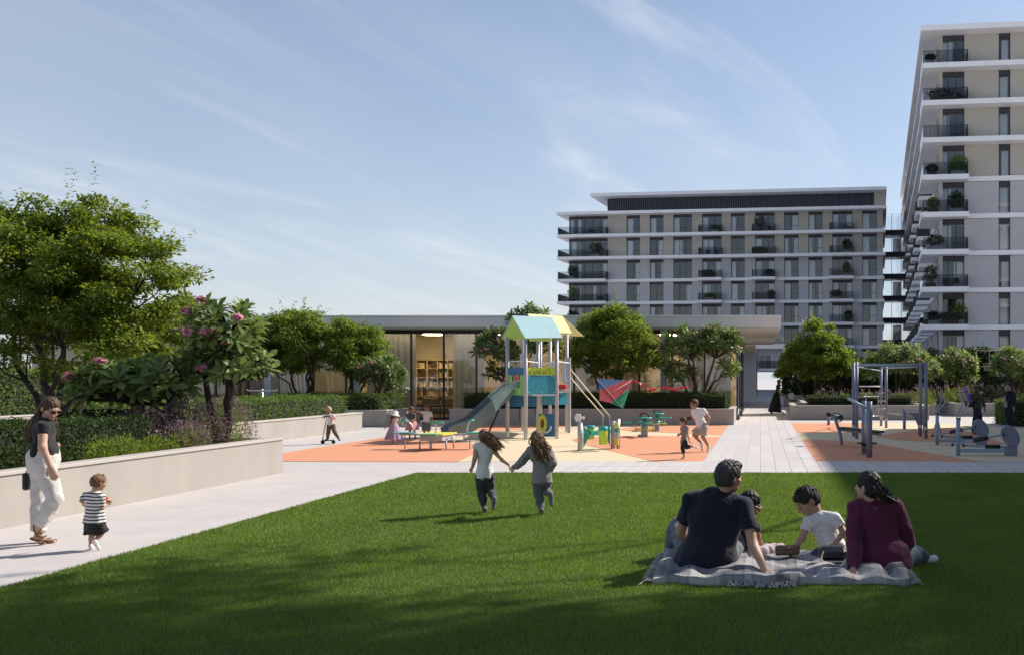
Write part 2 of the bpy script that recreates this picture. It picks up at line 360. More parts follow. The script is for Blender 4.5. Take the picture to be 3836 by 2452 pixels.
# slab paving: path between playground and gym, and the walk in front of them
SW = .304
def slab_mesh(w_, l_):
    return MB().box(0, w_ - .012, 0, l_ - .010, -.03, 0, c=.004).mesh('paving_slab', m_slab)
jb = MB(); jb.sheet([(-4.6, LY), (4.6, LY), (4.6, PF), (-4.6, PF)], -.006); jb.sheet([(-1.25, PF), (GX, PF), (GX, 46), (-1.25, 46)], -.006)
pth = jb.build('paved_path', m_joint, kind='structure')
sm_short = slab_mesh(SW, 1.3); sm_long = slab_mesh(SW, 2.49)
x = -4.56; i = 0
while x < 4.5:
    for k in range(2):
        s_ = place('paving_slab', sm_short, pth, (x, LY + .006 + k * 1.3 + 0, .0 + rnd.uniform(-.0008, .0008)))
    if -1.3 < x < GX - .2 and x + SW < GX + .02:
        for k in range(10):
            place('paving_slab', sm_long, pth, (x, PF + .006 + k * 2.49, rnd.uniform(-.0008, .0008)))
    x += SW; i += 1
# ------------------------------------------------------------------ planters
def planter(label, x0, x1, y0, y1, h, t=.22, soil=.1, wall_m=None):
    r = empty('planter', ((x0 + x1) / 2, (y0 + y1) / 2, 0), 0, label, 'planter')
    cx, cy = (x0 + x1) / 2, (y0 + y1) / 2
    bw = MB()
    for (a, b_, c, d) in ((x0, x1, y0, y0 + t), (x0, x1, y1 - t, y1), (x0, x0 + t, y0 + t, y1 - t), (x1 - t, x1, y0 + t, y1 - t)):
        bw.box(a - cx, b_ - cx, c - cy, d - cy, -.05, h - .052)
    bw.build('wall', wall_m or m_wallc, r)
    bc = MB(); o = .025
    for (a, b_, c, d) in ((x0 - o, x1 + o, y0 - o, y0 + t + o), (x0 - o, x1 + o, y1 - t - o, y1 + o), (x0 - o, x0 + t + o, y0 + t + o, y1 - t - o), (x1 - t - o, x1 + o, y0 + t + o, y1 - t - o)):
        bc.box(a - cx, b_ - cx, c - cy, d - cy, h - .05, h, c=.008)
    bc.build('coping', m_cap, r)
    bs = MB(); bs.sheet([(x0 + t - cx, y0 + t - cy), (x1 - t - cx, y0 + t - cy), (x1 - t - cx, y1 - t - cy), (x0 + t - cx, y1 - t - cy)], h - soil); bs.build('soil', m_soil, r)
    return r
planter('long low beige planter wall beside the woman in white trousers', -13.2, -9.1, 4.0, 18.5, .675)
planter('beige planter behind the scooter rider holding a clipped green hedge', -19.5, -13.9, 15.5, 33.9, .615)
planter('short beige planter with block hedge left of the library door', -18.5, -13.85, 36.0, 39.5, .62)
planter('wide grey planter wall behind the play tower and kite', -11.97, -1.02, 37.4, 41.0, .62)
planter('beige planter in far left background below the tall hedge', -30, -23.0, 19, 34, .65)
planter('grey planter wall behind the pull up frame', 1.36, 7.3, 42.0, 46.5, .63)
planter('low planter bed under the trees behind the stroller', 2.2, 8.5, 47.2, 58, .55)
planter('planter with feathery grasses behind the elliptical trainers', 9.2, 22, 46, 60, .62)
# ------------------------------------------------------------------ buildings
FL = 3.15
_wc = {}
def win_meshes(w_, h_, n, transom):
    k = (round(w_, 2), round(h_, 2), n, transom)
    if k in _wc: return _wc[k]
    f = MB(); t = .055
    f.box(0, w_, 0, .09, 0, t); f.box(0, w_, 0, .09, h_ - t, h_); f.box(0, t, 0, .09, t, h_ - t); f.box(w_ - t, w_, 0, .09, t, h_ - t)
    xs = [w_ * i / n for i in range(n + 1)]
    for x_ in xs[1:-1]: f.box(x_ - .03, x_ + .03, .002, .088, t, h_ - t)
    if transom and n >= 2:
        a = n // 2; f.box(xs[a] + .03, xs[a + 1] - (.055 if a + 1 == n else .03), .01, .08, .36 * h_, .36 * h_ + .05)
    fm = f.mesh('window', m_frame)
    ps = []
    for i in range(n):
        p = MB(); p.add([(xs[i] + .03, .045, t), (xs[i + 1] - .03, .045, t), (xs[i + 1] - .03, .045, h_ - t), (xs[i] + .03, .045, h_ - t)], [(0, 1, 2, 3)]); ps.append(p.mesh('pane', m_glass, False))
    _wc[k] = (fm, ps); return _wc[k]
_cc = {}
def curtain_mesh(w_, h_):
    k = (round(w_, 1), round(h_, 1))
    if k in _cc: return _cc[k]
    n = max(8, int(w_ * 26)); vs = []
    for i in range(n + 1):
        x_ = w_ * i / n; y_ = .035 * math.sin(i * 1.55) + .012 * math.sin(i * .7)
        vs += [(x_, y_, 0), (x_, y_, h_)]
    b_ = MB(); b_.add(vs, [(2 * i, 2 * i + 2, 2 * i + 3, 2 * i + 1) for i in range(n)], 0, True); _cc[k] = b_.mesh('curtain', m_curt, False); return _cc[k]
def window(parent, x0, x1, y, z0, z1, n=2, transom=True, curt=None):
    fm, ps = win_meshes(x1 - x0, z1 - z0, n, transom)
    o = place('window', fm, parent, (x0, y, z0))
    for p in ps: place('pane', p, o)
    for (a, b_) in (curt or []):
        place('curtain', curtain_mesh((b_ - a) * (x1 - x0), z1 - z0 - .12), o, (a * (x1 - x0), .3 + rnd.uniform(0, .15), .03))
    return o
def rand_curt():
    r = rnd.random()
    if r < .35: return [(.02, rnd.uniform(.3, .55))]
    if r < .65: return [(rnd.uniform(.5, .75), .98)]
    if r < .88: return [(.02, rnd.uniform(.2, .35)), (rnd.uniform(.65, .8), .98)]
    return []
def railing(parent, x0, x1, y0, y1, z, sides=(1, 1), front=True):
    g_ = MB(); t = MB(); h_ = 1.02
    if front:
        g_.box(x0 + .03, x1 - .03, y0, y0 + .014, z + .04, z + h_ - .03); t.box(x0, x1, y0 - .01, y0 + .03, z + h_ - .028, z + h_)
        k = max(2, int((x1 - x0) / .55)); 
        for i in range(k + 1):
            xx = x0 + (x1 - x0) * i / k; t.box(xx - .012, xx + .012, y0 + .016, y0 + .036, z, z + h_ - .03)
    for s_, xx in zip(sides, (x0, x1 - .03)):
        if s_:
            t.box(xx, xx + .03, y0 + .032, y1, z + .02, z + h_)
    rl = t.build('railing', m_dark, parent)
    if front: g_.build('glass_panel', m_glassr, rl)
TH = R(6.85)
def facade_u(X0, Y0, sx, yoff=0.):
    k = (sx - PX) / FS; c, s_ = math.cos(TH), math.sin(TH)
    X1, Y1 = X0 + yoff * s_, Y0 + yoff * c
    return (k * Y1 - X1) / (c + k * s_)
# ---- middle apartment block
Y0 = 137.6; X0 = (2050 + 65 / 1.784 - PX) * Y0 / FS
mid = empty('apartment_building', (X0, Y0, 0), -TH, 'six visible storey apartment block with white floor bands behind the podium', 'building')
OV = 1.3
mu = lambda px: facade_u(X0, Y0, 2050 + px / 1.784, OV)
U = {k: mu(k) for k in (162, 405, 530, 620, 685, 777, 843, 967, 1035, 1165, 1228, 1320, 1390, 1520, 1583, 1680, 1745, 1840, 1905, 2040, 2105, 2203, 2243)}
bays = [(530, 620, 'w'), (685, 777, 'w'), (843, 967, 'v'), (1035, 1165, 'B'), (1228, 1320, 'w'), (1390, 1520, 'B'), (1583, 1680, 'w'), (1745, 1840, 'w'), (1905, 2040, 'B'), (2105, 2203, 'w')]
UE = U[2243]; DEP = 17.0
for k in range(1, 8):
    z0 = FL * k; z1 = z0 + FL - .42; full = k >= 6
    s_ = MB()
    if full: s_.box(0, UE + .35, 0, DEP, z0 - .42, z0)
    else:
        s_.box(OV - .12, UE + .2, OV - .25, DEP, z0 - .42, z0)
        s_.box(0, U[405], 0, OV - .252, z0 - .40, z0 - .002); s_.box(0, OV - .122, OV - .252, DEP, z0 - .40, z0 - .002)
    s_.build('floor_slab', m_white, mid)
    wm = m_beige if k >= 6 else m_greyw
    edges = [U[405]] + [v for b_ in bays for v in (U[b_[0]], U[b_[1]])] + [UE]
    for i in range(0, len(edges), 2): MB().box(edges[i], edges[i + 1], OV, OV + .3, z0, z1).build('wall_panel', wm, mid)
    MB().box(UE - .3, UE, OV + .302, DEP - .01, z0, z1).build('wall_panel', wm, mid)
    for b_ in bays: MB().box(U[b_[0]], U[b_[1]], OV + .10, OV + .3, z1 - .34, z1).build('window_header', m_head, mid)
    MB().box(OV, U[405], OV + .10, OV + .3, z1 - .34, z1).build('window_header', m_head, mid)
    # corner glazing
    window(mid, OV + .02, U[405] - .02, OV + .12, z0, z1 - .345, 5, False, [(.02, .10), (.22, .3), (.86, .99)] if k % 2 else [(.05, .2), (.6, .68)])
    sw_ = MB(); sw_.box(OV, OV + .06, OV + .302, 7, z0, z1); sw_.build('side_wall', m_greyw, mid)
    for b_ in bays:
        a, c_ = U[b_[0]], U[b_[1]]
        window(mid, a, c_, OV + .12, z0, z1 - .345, 2 if b_[2] == 'w' else 3, b_[2] != 'B', rand_curt())
        if b_[2] == 'B':
            if not full:
                bb = MB(); bb.box(a - .45, c_ + .2, .05, OV - .252, z0 - .38, z0 - .004); bl = bb.build('balcony', m_white, mid)
            else: bl = mid
            if bl is mid: railing(mid, a - .3, c_ + .1, .12, OV, z0)
            else: railing(bl, a - .3, c_ + .1, .12, OV - .26, z0)
    railing(mid, .1, U[405] + .05, .1, OV, z0, (0, 1))
    rr = MB(); rr.box(.1, .13, .13, DEP - 3, z0 + .02, z0 + 1.0); rr.build('side_railing', m_dark, mid)
    bk = MB(); bk.box(OV + .3, UE - .31, 6.2, 6.4, z0, z1); 
    for q in range(1, 9):
        xx = OV + (UE - OV) * q / 9 + .4; bk.box(xx, xx + .15, OV + .9, 6.19, z0, z1)
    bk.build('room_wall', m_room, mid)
rf = MB(); rf.box(0, UE + .5, -.25, DEP + .3, 8 * FL - .42, 8 * FL); rf.build('roof_slab', m_white, mid)
pu0, pu1 = facade_u(X0, Y0, 2050 + 400 / 1.784, 3.0), facade_u(X0, Y0, 2050 + 2180 / 1.784, 3.0)
pn = MB(); pn.box(pu0 + .1, pu1 - .1, 3.3, DEP - 2, 8 * FL, 8 * FL + 2.35); pn.build('penthouse', m_head, mid)
n_l = 120; lm = MB().box(-.055, .055, 0, .2, 0, 2.3).mesh('louvre', m_louv)
for i in range(n_l): place('louvre', lm, mid, (pu0 + .1 + (pu1 - pu0 - .2) * i / (n_l - 1), 3.05, 8 * FL + .02))
pr = MB(); pr.box(pu0 - 1.9, pu1 + 1.8, 1.0, DEP, 8 * FL + 2.36, 8 * FL + 2.8); pr.build('roof_slab', m_white, mid)
pe = MB(); pe.box(pu1 + .1, pu1 + 1.7, 3.0, DEP - 1, 8 * FL + .004, 8 * FL + 2.355); pe.build('end_wall', m_soffit, mid)
# ---- right tower
Y1 = 82.0; X1 = (2170 * 1.593 - PX) * Y1 / FS
tow = empty('apartment_tower', (X1, Y1, 0), -TH, 'tall ten storey apartment tower with corner balconies at right edge', 'building')
tu = lambda px: facade_u(X1, Y1, 3300 + px / 1.231, 1.3)
t268, t385, t543, t597, tend = tu(268), tu(385), tu(543), tu(597), 26.0
TD = 77.0
for k in range(1, 10):
    z0 = FL * k; z1 = z0 + FL - .42; full = k >= 7
    s_ = MB()
    if full: s_.box(0, tend, 0, TD, z0 - .42, z0)
    else:
        s_.box(t268 - .1, tend, 1.1, TD, z0 - .40, z0); s_.box(-.1 + .0, tu(400), -.1, 1.098, z0 - .43, z0 - .002); s_.box(-.1, t268 - .102, 1.1, 6.5, z0 - .43, z0 - .002)
    s_.build('floor_slab', m_white, tow)
    wm = m_beige if k >= 6 else m_greyw
    for a, c_ in ((t385, t543), (t597, tend)): MB().box(a, c_, 1.3, 1.6, z0, z1).build('wall_panel', wm, tow)
    for a, c_ in ((t268 + .06, t385), (t543, t597)): MB().box(a, c_, 1.4, 1.6, z1 - .4, z1).build('window_header', m_head, tow)
    window(tow, t268 + .06, t385, 1.42, z0, z1 - .405, 3, False, rand_curt())
    window(tow, t543, t597, 1.42, z0, z1 - .405, 1, False, [(.15, .85)] if k % 3 else [(.3, .9)])
    railing(tow, .05, tu(395), .02, 1.3, z0, (0, 1))
    rr = MB(); rr.box(.05, .08, .05, 6.3, z0 + .03, z0 + 1.0); rr.build('side_railing', m_glassr, tow)
    # side elevation
    sd = MB(); y_ = 1.302
    sw0 = t268
    segs = []
    yy = 1.62
    j = 0
    while yy < TD - 4:
        wl_ = 2.2 if j % 2 else 3.0
        segs.append((yy, yy + wl_)); yy += wl_ + 1.6; j += 1
    prev = 1.302
    for (a, c_) in segs:
        if a - prev > .02: sd.box(sw0, sw0 + .3, prev, a, z0, z1)
        sd.box(sw0 + .1, sw0 + .3, a, c_, z1 - .4, z1); prev = c_
    sd.box(sw0, sw0 + .3, prev, TD, z0, z1)
    sd.build('side_wall', wm, tow)
    for j, (a, c_) in enumerate(segs):
        g_ = MB(); g_.box(sw0 + .12, sw0 + .17, a, c_, z0, z1 - .4); g_.build('side_window', m_glass if j < 8 else m_frame, tow)
        if not full and (j + k) % 2 == 0 and j > 1:
            bb = MB(); bb.box(.1, sw0 - .12, a - .5, c_ + .5, z0 - .40, z0 - .02); bl = bb.build('balcony', m_white, tow)
            r2 = MB(); r2.box(.12, .15, a - .45, c_ + .45, z0, z0 + 1.); r2.box(.152, sw0 - .12, a - .48, a - .45, z0, z0 + 1.); r2.build('railing', m_dark, bl)
        elif full and j % 2 == 0:
            r2 = MB(); r2.box(.08, .11, a - .5, c_ + .5, z0 + .01, z0 + 1.); r2.build('railing', m_dark, tow)
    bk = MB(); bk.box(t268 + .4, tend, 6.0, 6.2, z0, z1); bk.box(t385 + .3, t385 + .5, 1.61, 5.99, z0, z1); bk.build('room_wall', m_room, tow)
rf = MB(); rf.box(-.15, tend, -.1, TD, 10 * FL - .45, 10 * FL); rf.build('roof_slab', m_white, tow)
gf = MB(); gf.box(t268, tend, 1.3, TD, 0, FL - .45); gf.build('ground_floor', m_greyw, tow)
# ---- glazed link between them
YL = 140.0
lk = empty('glazed_link', ((2072 * 1.593 - PX) * YL / FS, YL, 0), -TH, 'glazed link bridges with dark decks between block and tower', 'link bridge')
lw_ = 4.4
for k in range(1, 8):
    dz = FL * k + 1.0; b_ = MB(); b_.box(0, lw_, 0, 3.2, dz - .75, dz); dk = b_.build('deck', m_head, lk)
    for yy in (.15, 3.0):
        g_ = MB(); g_.box(.05, lw_ - .05, yy, yy + .02, dz, dz + FL - .76); g_.build('glass_panel', m_glassl, dk)
    mm = MB()
    for q in range(4): mm.box(.1 + q * 1.38, .16 + q * 1.38, .1, .145, dz, dz + FL - .76)
    mm.build('mullion', m_frame, dk)
    if k % 2 == 0:
        place('curtain', curtain_mesh(1.2, 2.2), dk, (1.7, 2.2, dz + .02))
# ---- podium pavilion
YG = 42.0; ZR0, ZR1 = 3.93, 4.38
pod = empty('podium_pavilion', (-11, YG, 0), 0, 'long single storey glass pavilion with flat grey roof behind the planters', 'building')
off = (11, -YG)
def pb(b_, name, m, parent=pod):
    b_.v = [(p[0] + 11, p[1] - YG, p[2]) for p in b_.v]; return b_.build(name, m, parent)
PX0, PX1 = -36.0, .86
b_ = MB(); b_.box(PX0, PX1, 41.0, 60.5, ZR0 + .004, ZR1, c=.01); pb(b_, 'roof', m_podium)
b_ = MB(); b_.box(PX0 + .05, PX1 - .05, 41.06, 60.4, ZR0 - .06, ZR0); pb(b_, 'soffit', m_soffit)
b_ = MB(); b_.box(PX0 - .03, PX1 + .03, 40.96, 60.52, ZR1 + .002, ZR1 + .06); pb(b_, 'roof_edge', m_white)
zc0 = ZR0 - .065
hd = MB(); hd.box(PX0, -.95, YG - .03, YG + .07, zc0 - .16, zc0); pb(hd, 'glazing_head', m_frame)
sl_ = MB(); sl_.box(PX0, -.95, YG - .02, YG + .07, .0, .1); pb(sl_, 'glazing_sill', m_frame)
gx = -.98; step = 1.41; cnt = 0
pane_m = MB().add([(.03, 0, .1), (step - .03, 0, .1), (step - .03, 0, zc0 - .16), (.03, 0, zc0 - .16)], [(0, 1, 2, 3)]).mesh('pane', m_glassp, False)
mul_m = MB().box(-.03, .03, -.04, .07, .1, zc0 - .16).mesh('mullion', m_frame)
xx = -1.0
while xx > PX0 + 1.5:
    place('mullion', mul_m, pod, (xx + 11, 0, 0)); place('pane', pane_m, pod, (xx - step + 11, .02, 0)); xx -= step; cnt += 1
# return wall of the glass box
ret = MB().add([(0, .03, .1), (0, 3.95, .1), (0, 3.95, zc0 - .16), (0, .03, zc0 - .16)], [(0, 1, 2, 3)]).mesh('pane', m_glassp, False)
for q in range(4):
    place('pane', ret, pod, (10.03, q * 4.0, 0)); 
    if q: place('mullion', mul_m, pod, (10.03, q * 4.0, 0))
b_ = MB(); b_.box(-1.02, -.92, YG, YG + 16, 0, .1); b_.box(-1.02, -.92, YG, YG + 16, zc0 - .16, zc0 - .01); pb(b_, 'glazing_sill', m_frame)
for cxp in (-20.9, -17.25, -1.9 - 2.2):
    b_ = MB(); b_.box(cxp - .14, cxp + .14, 41.2, 41.6, 0, zc0, c=.01); pb(b_, 'column', m_greyw)
b_ = MB(); b_.box(-2.0, -.28, 71, 71.8, 0, 3.9); pb(b_, 'column', m_white)
b_ = MB(); b_.box(-14, 1.72, 62, 80, 3.68, 3.98); pb(b_, 'rear_canopy', m_white)
b_ = MB(); b_.box(-14, -.3, 60.6, 61.9, 3.4, 3.9); pb(b_, 'rear_beam', m_soffit)
# rear glass screen with fine bars
b_ = MB()
for q in range(26): b_.box(-.26 + q * .09, -.24 + q * .09, 72 + q * .85, 72.02 + q * .85, .05, 3.66)
pb(b_, 'screen_bars', m_dark)
b_ = MB(); b_.add([(-.22, 72, .05), (2.1, 94, .05), (2.1, 94, 3.66), (-.22, 72, 3.66)], [(0, 1, 2, 3)]); pb(b_, 'glass_screen', m_glassp)
# interior
b_ = MB(); b_.box(PX0, -1.1, YG + .2, 60, -.01, .04); pb(b_, 'floor', mat('oak_floor', (.22, .16, .10), .5, var=.2, scale=4))
m_inn = mat('warm_interior_wall', (.60, .50, .36), .8, var=.12, scale=.8)
b_ = MB(); b_.box(PX0, -7.8, 48.0, 48.3, .05, zc0); b_.box(-7.6, -1.2, 48.1, 48.4, .05, zc0); b_.box(-13.75, -13.6, 43.4, 47.99, .05, zc0); b_.box(-7.8, -7.62, 45, 48.35, .05, zc0); pb(b_, 'interior_wall', m_inn)
cg = mat('grey_curtain', (.47, .455, .43), .9, var=.25, scale=5, stretch=(4, 4, .1))
def pcurt(x0, x1, y=43.0, m=cg):
    n = int((x1 - x0) * 14); vs = []
    for i in range(n + 1):
        x_ = x0 + (x1 - x0) * i / n; y2 = y + .06 * math.sin(i * 1.7); vs += [(x_ + 11, y2 - YG, .06), (x_ + 11, y2 - YG, zc0 - .02)]
    bb = MB(); bb.add(vs, [(2 * i, 2 * i + 2, 2 * i + 3, 2 * i + 1) for i in range(n)], 0, True); bb.build('curtain', m, pod)
pcurt(-17.4, -15.25); pcurt(-13.5, -12.2); pcurt(-11.5, -10.2); pcurt(-8.6, -7.2); pcurt(-22.5, -21); pcurt(-3.4, -1.3, 43.2)
m_fin = mat('white_fin', (.78, .74, .70), .7)
for q in range(8):
    xa = -20.55 + q * .17; f_ = MB(); f_.prism([(xa - .02 - (.10), 3.4), (xa + .05 - .10, 3.4), (xa + .10 + .06, .1), (xa + .03 + .06, .1)], 41.55, 41.75, plane='xz'); pb(f_, 'fin', m_fin)
for q in range(5):
    xa = -19.0 + q * .2; f_ = MB(); f_.prism([(xa - .1, 3.0), (xa - .05, 3.0), (xa + .1, .1), (xa + .05, .1)], 42.5, 42.75, plane='xz'); pb(f_, 'fin', m_fin)
m_lampw = mat('ceiling_lamp', (1, .78, .48), .5, emit=28.)
for (xa, ya) in ((-15.4, 45.6), (-4.4, 46.3), (-8.8, 46), (-12, 45.5), (-18.5, 45.5), (-2.4, 46)):
    b_ = MB(); b_.box(xa - .35, xa + .35, ya - .35, ya + .35, zc0 - .05, zc0 - .01); pb(b_, 'ceiling_light', m_lampw)
b_ = MB(); b_.box(-21.5, -1.3, 42.45, 42.53, zc0 - .05, zc0 - .01); pb(b_, 'added_glow_strip', mat('strip_glow', (1, .84, .62), .5, emit=8.))  # glowing strip added to brighten the curtains behind the front glazing
# bookshelf, books, sofa and table seen through the glass
m_shelf = mat('shelf_wood', (.52, .40, .24), .6, var=.12, scale=6)
shf = empty('bookshelf', (-16.5, 46.6, .04), 0, 'tall light wood bookshelf lit warm behind the library glass', 'bookshelf')
b_ = MB(); SWd, SHt = 2.0, 2.65
for q in range(5): b_.box(q * SWd / 4 - .02, q * SWd / 4 + .02, 0, .38, 0, SHt)
b_.build('upright', m_shelf, shf)
for q in range(7):
    b_ = MB()
    for c_ in range(4): b_.box(c_ * SWd / 4 + .021, (c_ + 1) * SWd / 4 - .021, .002, .37, q * SHt / 6 - (.04 if q == 6 else 0), q * SHt / 6 + (.04 if q < 6 else 0))
    b_.build('shelf', m_shelf, shf)
b_ = MB(); b_.box(-.02, SWd + .02, .381, .4, 0, SHt); b_.build('back_panel', m_shelf, shf)
bkm = [mat('book_cover', c, .6) for c in ((.6, .5, .35), (.5, .3, .12), (.62, .58, .5), (.25, .16, .1), (.55, .42, .1), (.4, .38, .36))]
for q in range(6):
    for c_ in range(4):
        if rnd.random() < .22: continue
        bm_ = MB(); xx = c_ * .5 + .03 + rnd.uniform(0, .08); zb = q * SHt / 6 + .041
        while xx < (c_ + 1) * .5 - .09 and rnd.random() < .94:
            wd = rnd.uniform(.025, .06); hh = rnd.uniform(.2, .33); bm_.box(xx, xx + wd, .08, .3, zb, zb + hh, m=rnd.randrange(6)); xx += wd + .003
        if bm_.v:
            o = bm_.build('book_row', bkm); o.location = (-16.5, 46.6, .04); tag(o, 'row of books standing on the library bookshelf', 'books', 'books on the library shelves', 'stuff')
m_sofa = mat('sofa_fabric', (.16, .14, .11), .9, var=.2, scale=8, bump=.2)
sf = empty('sofa', (-15.1, 45.3, .04), 0, 'dark fabric sofa in front of the lit bookshelf', 'sofa')
b_ = MB(); b_.box(-.9, .9, 0, .8, .08, .4, c=.04); b_.build('seat', m_sofa, sf)
b_ = MB(); b_.box(-.9, .9, .62, .86, .41, .62, c=.04); b_.build('backrest', m_sofa, sf)
for q in (-.45, .45):
    b_ = MB(); b_.box(q - .4, q + .4, .42, .6, .405, .86, c=.06); b_.build('cushion', m_sofa, sf)
for q in (-1.08, .9):
    b_ = MB(); b_.box(q, q + .17, 0, .86, .06, .6, c=.03); b_.build('armrest', m_sofa, sf)
tb = empty('coffee_table', (-14.7, 43.6, .04), 0, 'low black open frame table inside the library door', 'table')
b_ = MB(); b_.box(-.9, .9, 0, .6, .5, .55, c=.006); b_.build('table_top', m_dark, tb)
for q in (-.86, -.3, .3, .82):
    for y_ in (.02, .54):
        b_ = MB(); b_.box(q, q + .04, y_, y_ + .04, 0, .498); b_.build('leg', m_dark, tb)
b_ = MB(); b_.box(-.82, .82, .05, .07, .2, .23); b_.box(-.82, .82, .53, .55, .2, .23); b_.build('rail', m_dark, tb)
# interior display shelves of the right half
ds = empty('display_shelf', (-6.0, 47.6, .04), 0, 'black thin wall shelves on beige wall seen right of the kite', 'shelf')
for q in range(6):
    for (xa, xb) in ((-.9, .6), (1.2, 2.4)):
        b_ = MB(); b_.box(xa, xb, 0, .35, .6 + q * .5, .63 + q * .5); b_.build('board', m_dark, ds)
for xa in (-.6, .3, 1.5, 2.1):
    b_ = MB(); b_.box(xa, xa + .02, .3, .34, .3, 3.5); b_.build('upright', m_dark, ds)
lp = empty('globe_lamp', (-6.0, 46.0, .04), 0, 'lit white globe lamp on thin stand inside the pavilion', 'lamp')
b_ = MB(); b_.tube([(0, 0, 0), (0, 0, 2.2)], .015, 6); b_.lathe([(.001, .0), (.16, .0), (.16, .02), (.001, .03)], (0, 0, 0), 14); b_.build('stand', m_dark, lp)
b_ = MB(); b_.ball((0, 0, 2.3), .1, 0, 12, 8); b_.build('globe', mat('lamp_globe', (1, .9, .7), .5, emit=6.), lp)
# ---- unseen block added outside the right edge to shade the gym and the front lawn
nb = empty('added_shade_block', (18.1, -45, 0), 0, 'stepped block added out of view past the right edge to shade the lawn', 'building')
def shade_block(x0, y0, y1, hh):
    nfl = int(hh / FL)
    for k in range(nfl):
        z0 = hh - (k + 1) * FL
        b_ = MB(); b_.box(x0 + .4, x0 + 14, y0 + .4, y1 - .4, max(z0, 0), z0 + FL - .35); b_.build('wall', m_greyw, nb)
        b_ = MB(); b_.box(x0, x0 + 14.2, y0, y1, z0 + FL - .348, z0 + FL); b_.build('floor_slab', m_white, nb)
        yy = y0 + 2
        while yy < y1 - 2:
            b_ = MB(); b_.box(x0 + .34, x0 + .39, yy, yy + 1.6, max(z0, 0) + .1, z0 + FL - .6); b_.build('side_window', m_frame, nb); yy += 4.2
SHX, SHH, SHY = 0, 17.0, 91.6
shade_block(0, 0, 89.0, 17.2)
shade_block(1.5, 0, 65.0, 27.5)
# ------------------------------------------------------------------ vegetation
def unit(v): return v / np.maximum(np.linalg.norm(v, axis=-1, keepdims=True), 1e-9)
def leaf_quads(P, A, Nn, L, Wd, cup=.15):
    n = len(P); A = unit(A); S = unit(np.cross(Nn, A)); Nn = unit(np.cross(A, S)); L = L[:, None]; Wd = Wd[:, None]
    V = np.empty((n, 4, 3)); V[:, 0] = P; V[:, 2] = P + A * L - Nn * L * .12
    V[:, 1] = P + A * L * .45 + S * Wd * .5 + Nn * Wd * cup; V[:, 3] = P + A * L * .45 - S * Wd * .5 + Nn * Wd * cup
    return V.reshape(-1, 3), np.arange(n * 4).reshape(-1, 4)
def big_leaf_arrays(P, A, Nn, L, Wd):
    n = len(P); A = unit(A); S = unit(np.cross(Nn, A)); Nn = unit(np.cross(A, S))
    prof = [(0, 0, 0), (.3, .30, .02), (.3, 0, -.03), (.3, -.30, .02), (.72, .5, -.02), (.72, 0, -.07), (.72, -.5, -.02), (1, 0, -.16)]
    V = np.empty((n, 8, 3))
    for i, (a, s_, c) in enumerate(prof): V[:, i] = P + A * (L * a)[:, None] + S * (Wd * s_)[:, None] + Nn * (L * c)[:, None]
    F = np.array([(0, 1, 2, 2), (0, 2, 3, 3), (1, 4, 5, 2), (2, 5, 6, 3), (4, 7, 5, 5), (5, 7, 6, 6)])
    return V, F
def big_leaf_mesh(P, A, Nn, L, Wd, m, name='foliage'):
    V, F = big_leaf_arrays(P, A, Nn, L, Wd); n = len(P)
    T = np.array([(0, 1, 2), (0, 2, 3), (1, 4, 5), (1, 5, 2), (2, 5, 6), (2, 6, 3), (4, 7, 5), (5, 7, 6)])
    Fa = (T[None] + (np.arange(n) * 8)[:, None, None]).reshape(-1, 3)
    return np_mesh(name, V.reshape(-1, 3), Fa, m, smooth=True)
def branch(mb, a, b_, r0, r1, rs_, n=5, wob=.08, seg=6):
    a, b_ = np.array(a, float), np.array(b_, float); d = b_ - a; L = np.linalg.norm(d); pts = []
    for i in range(n + 1):
        t = i / n; p = a + d * t + (rs_.normal(0, wob * L, 3) * (0 < i < n)) * .5; p[2] += .06 * L * math.sin(math.pi * t); pts.append(p)
    mb.tube(pts, [r0 + (r1 - r0) * i / n for i in range(n + 1)], seg); return pts
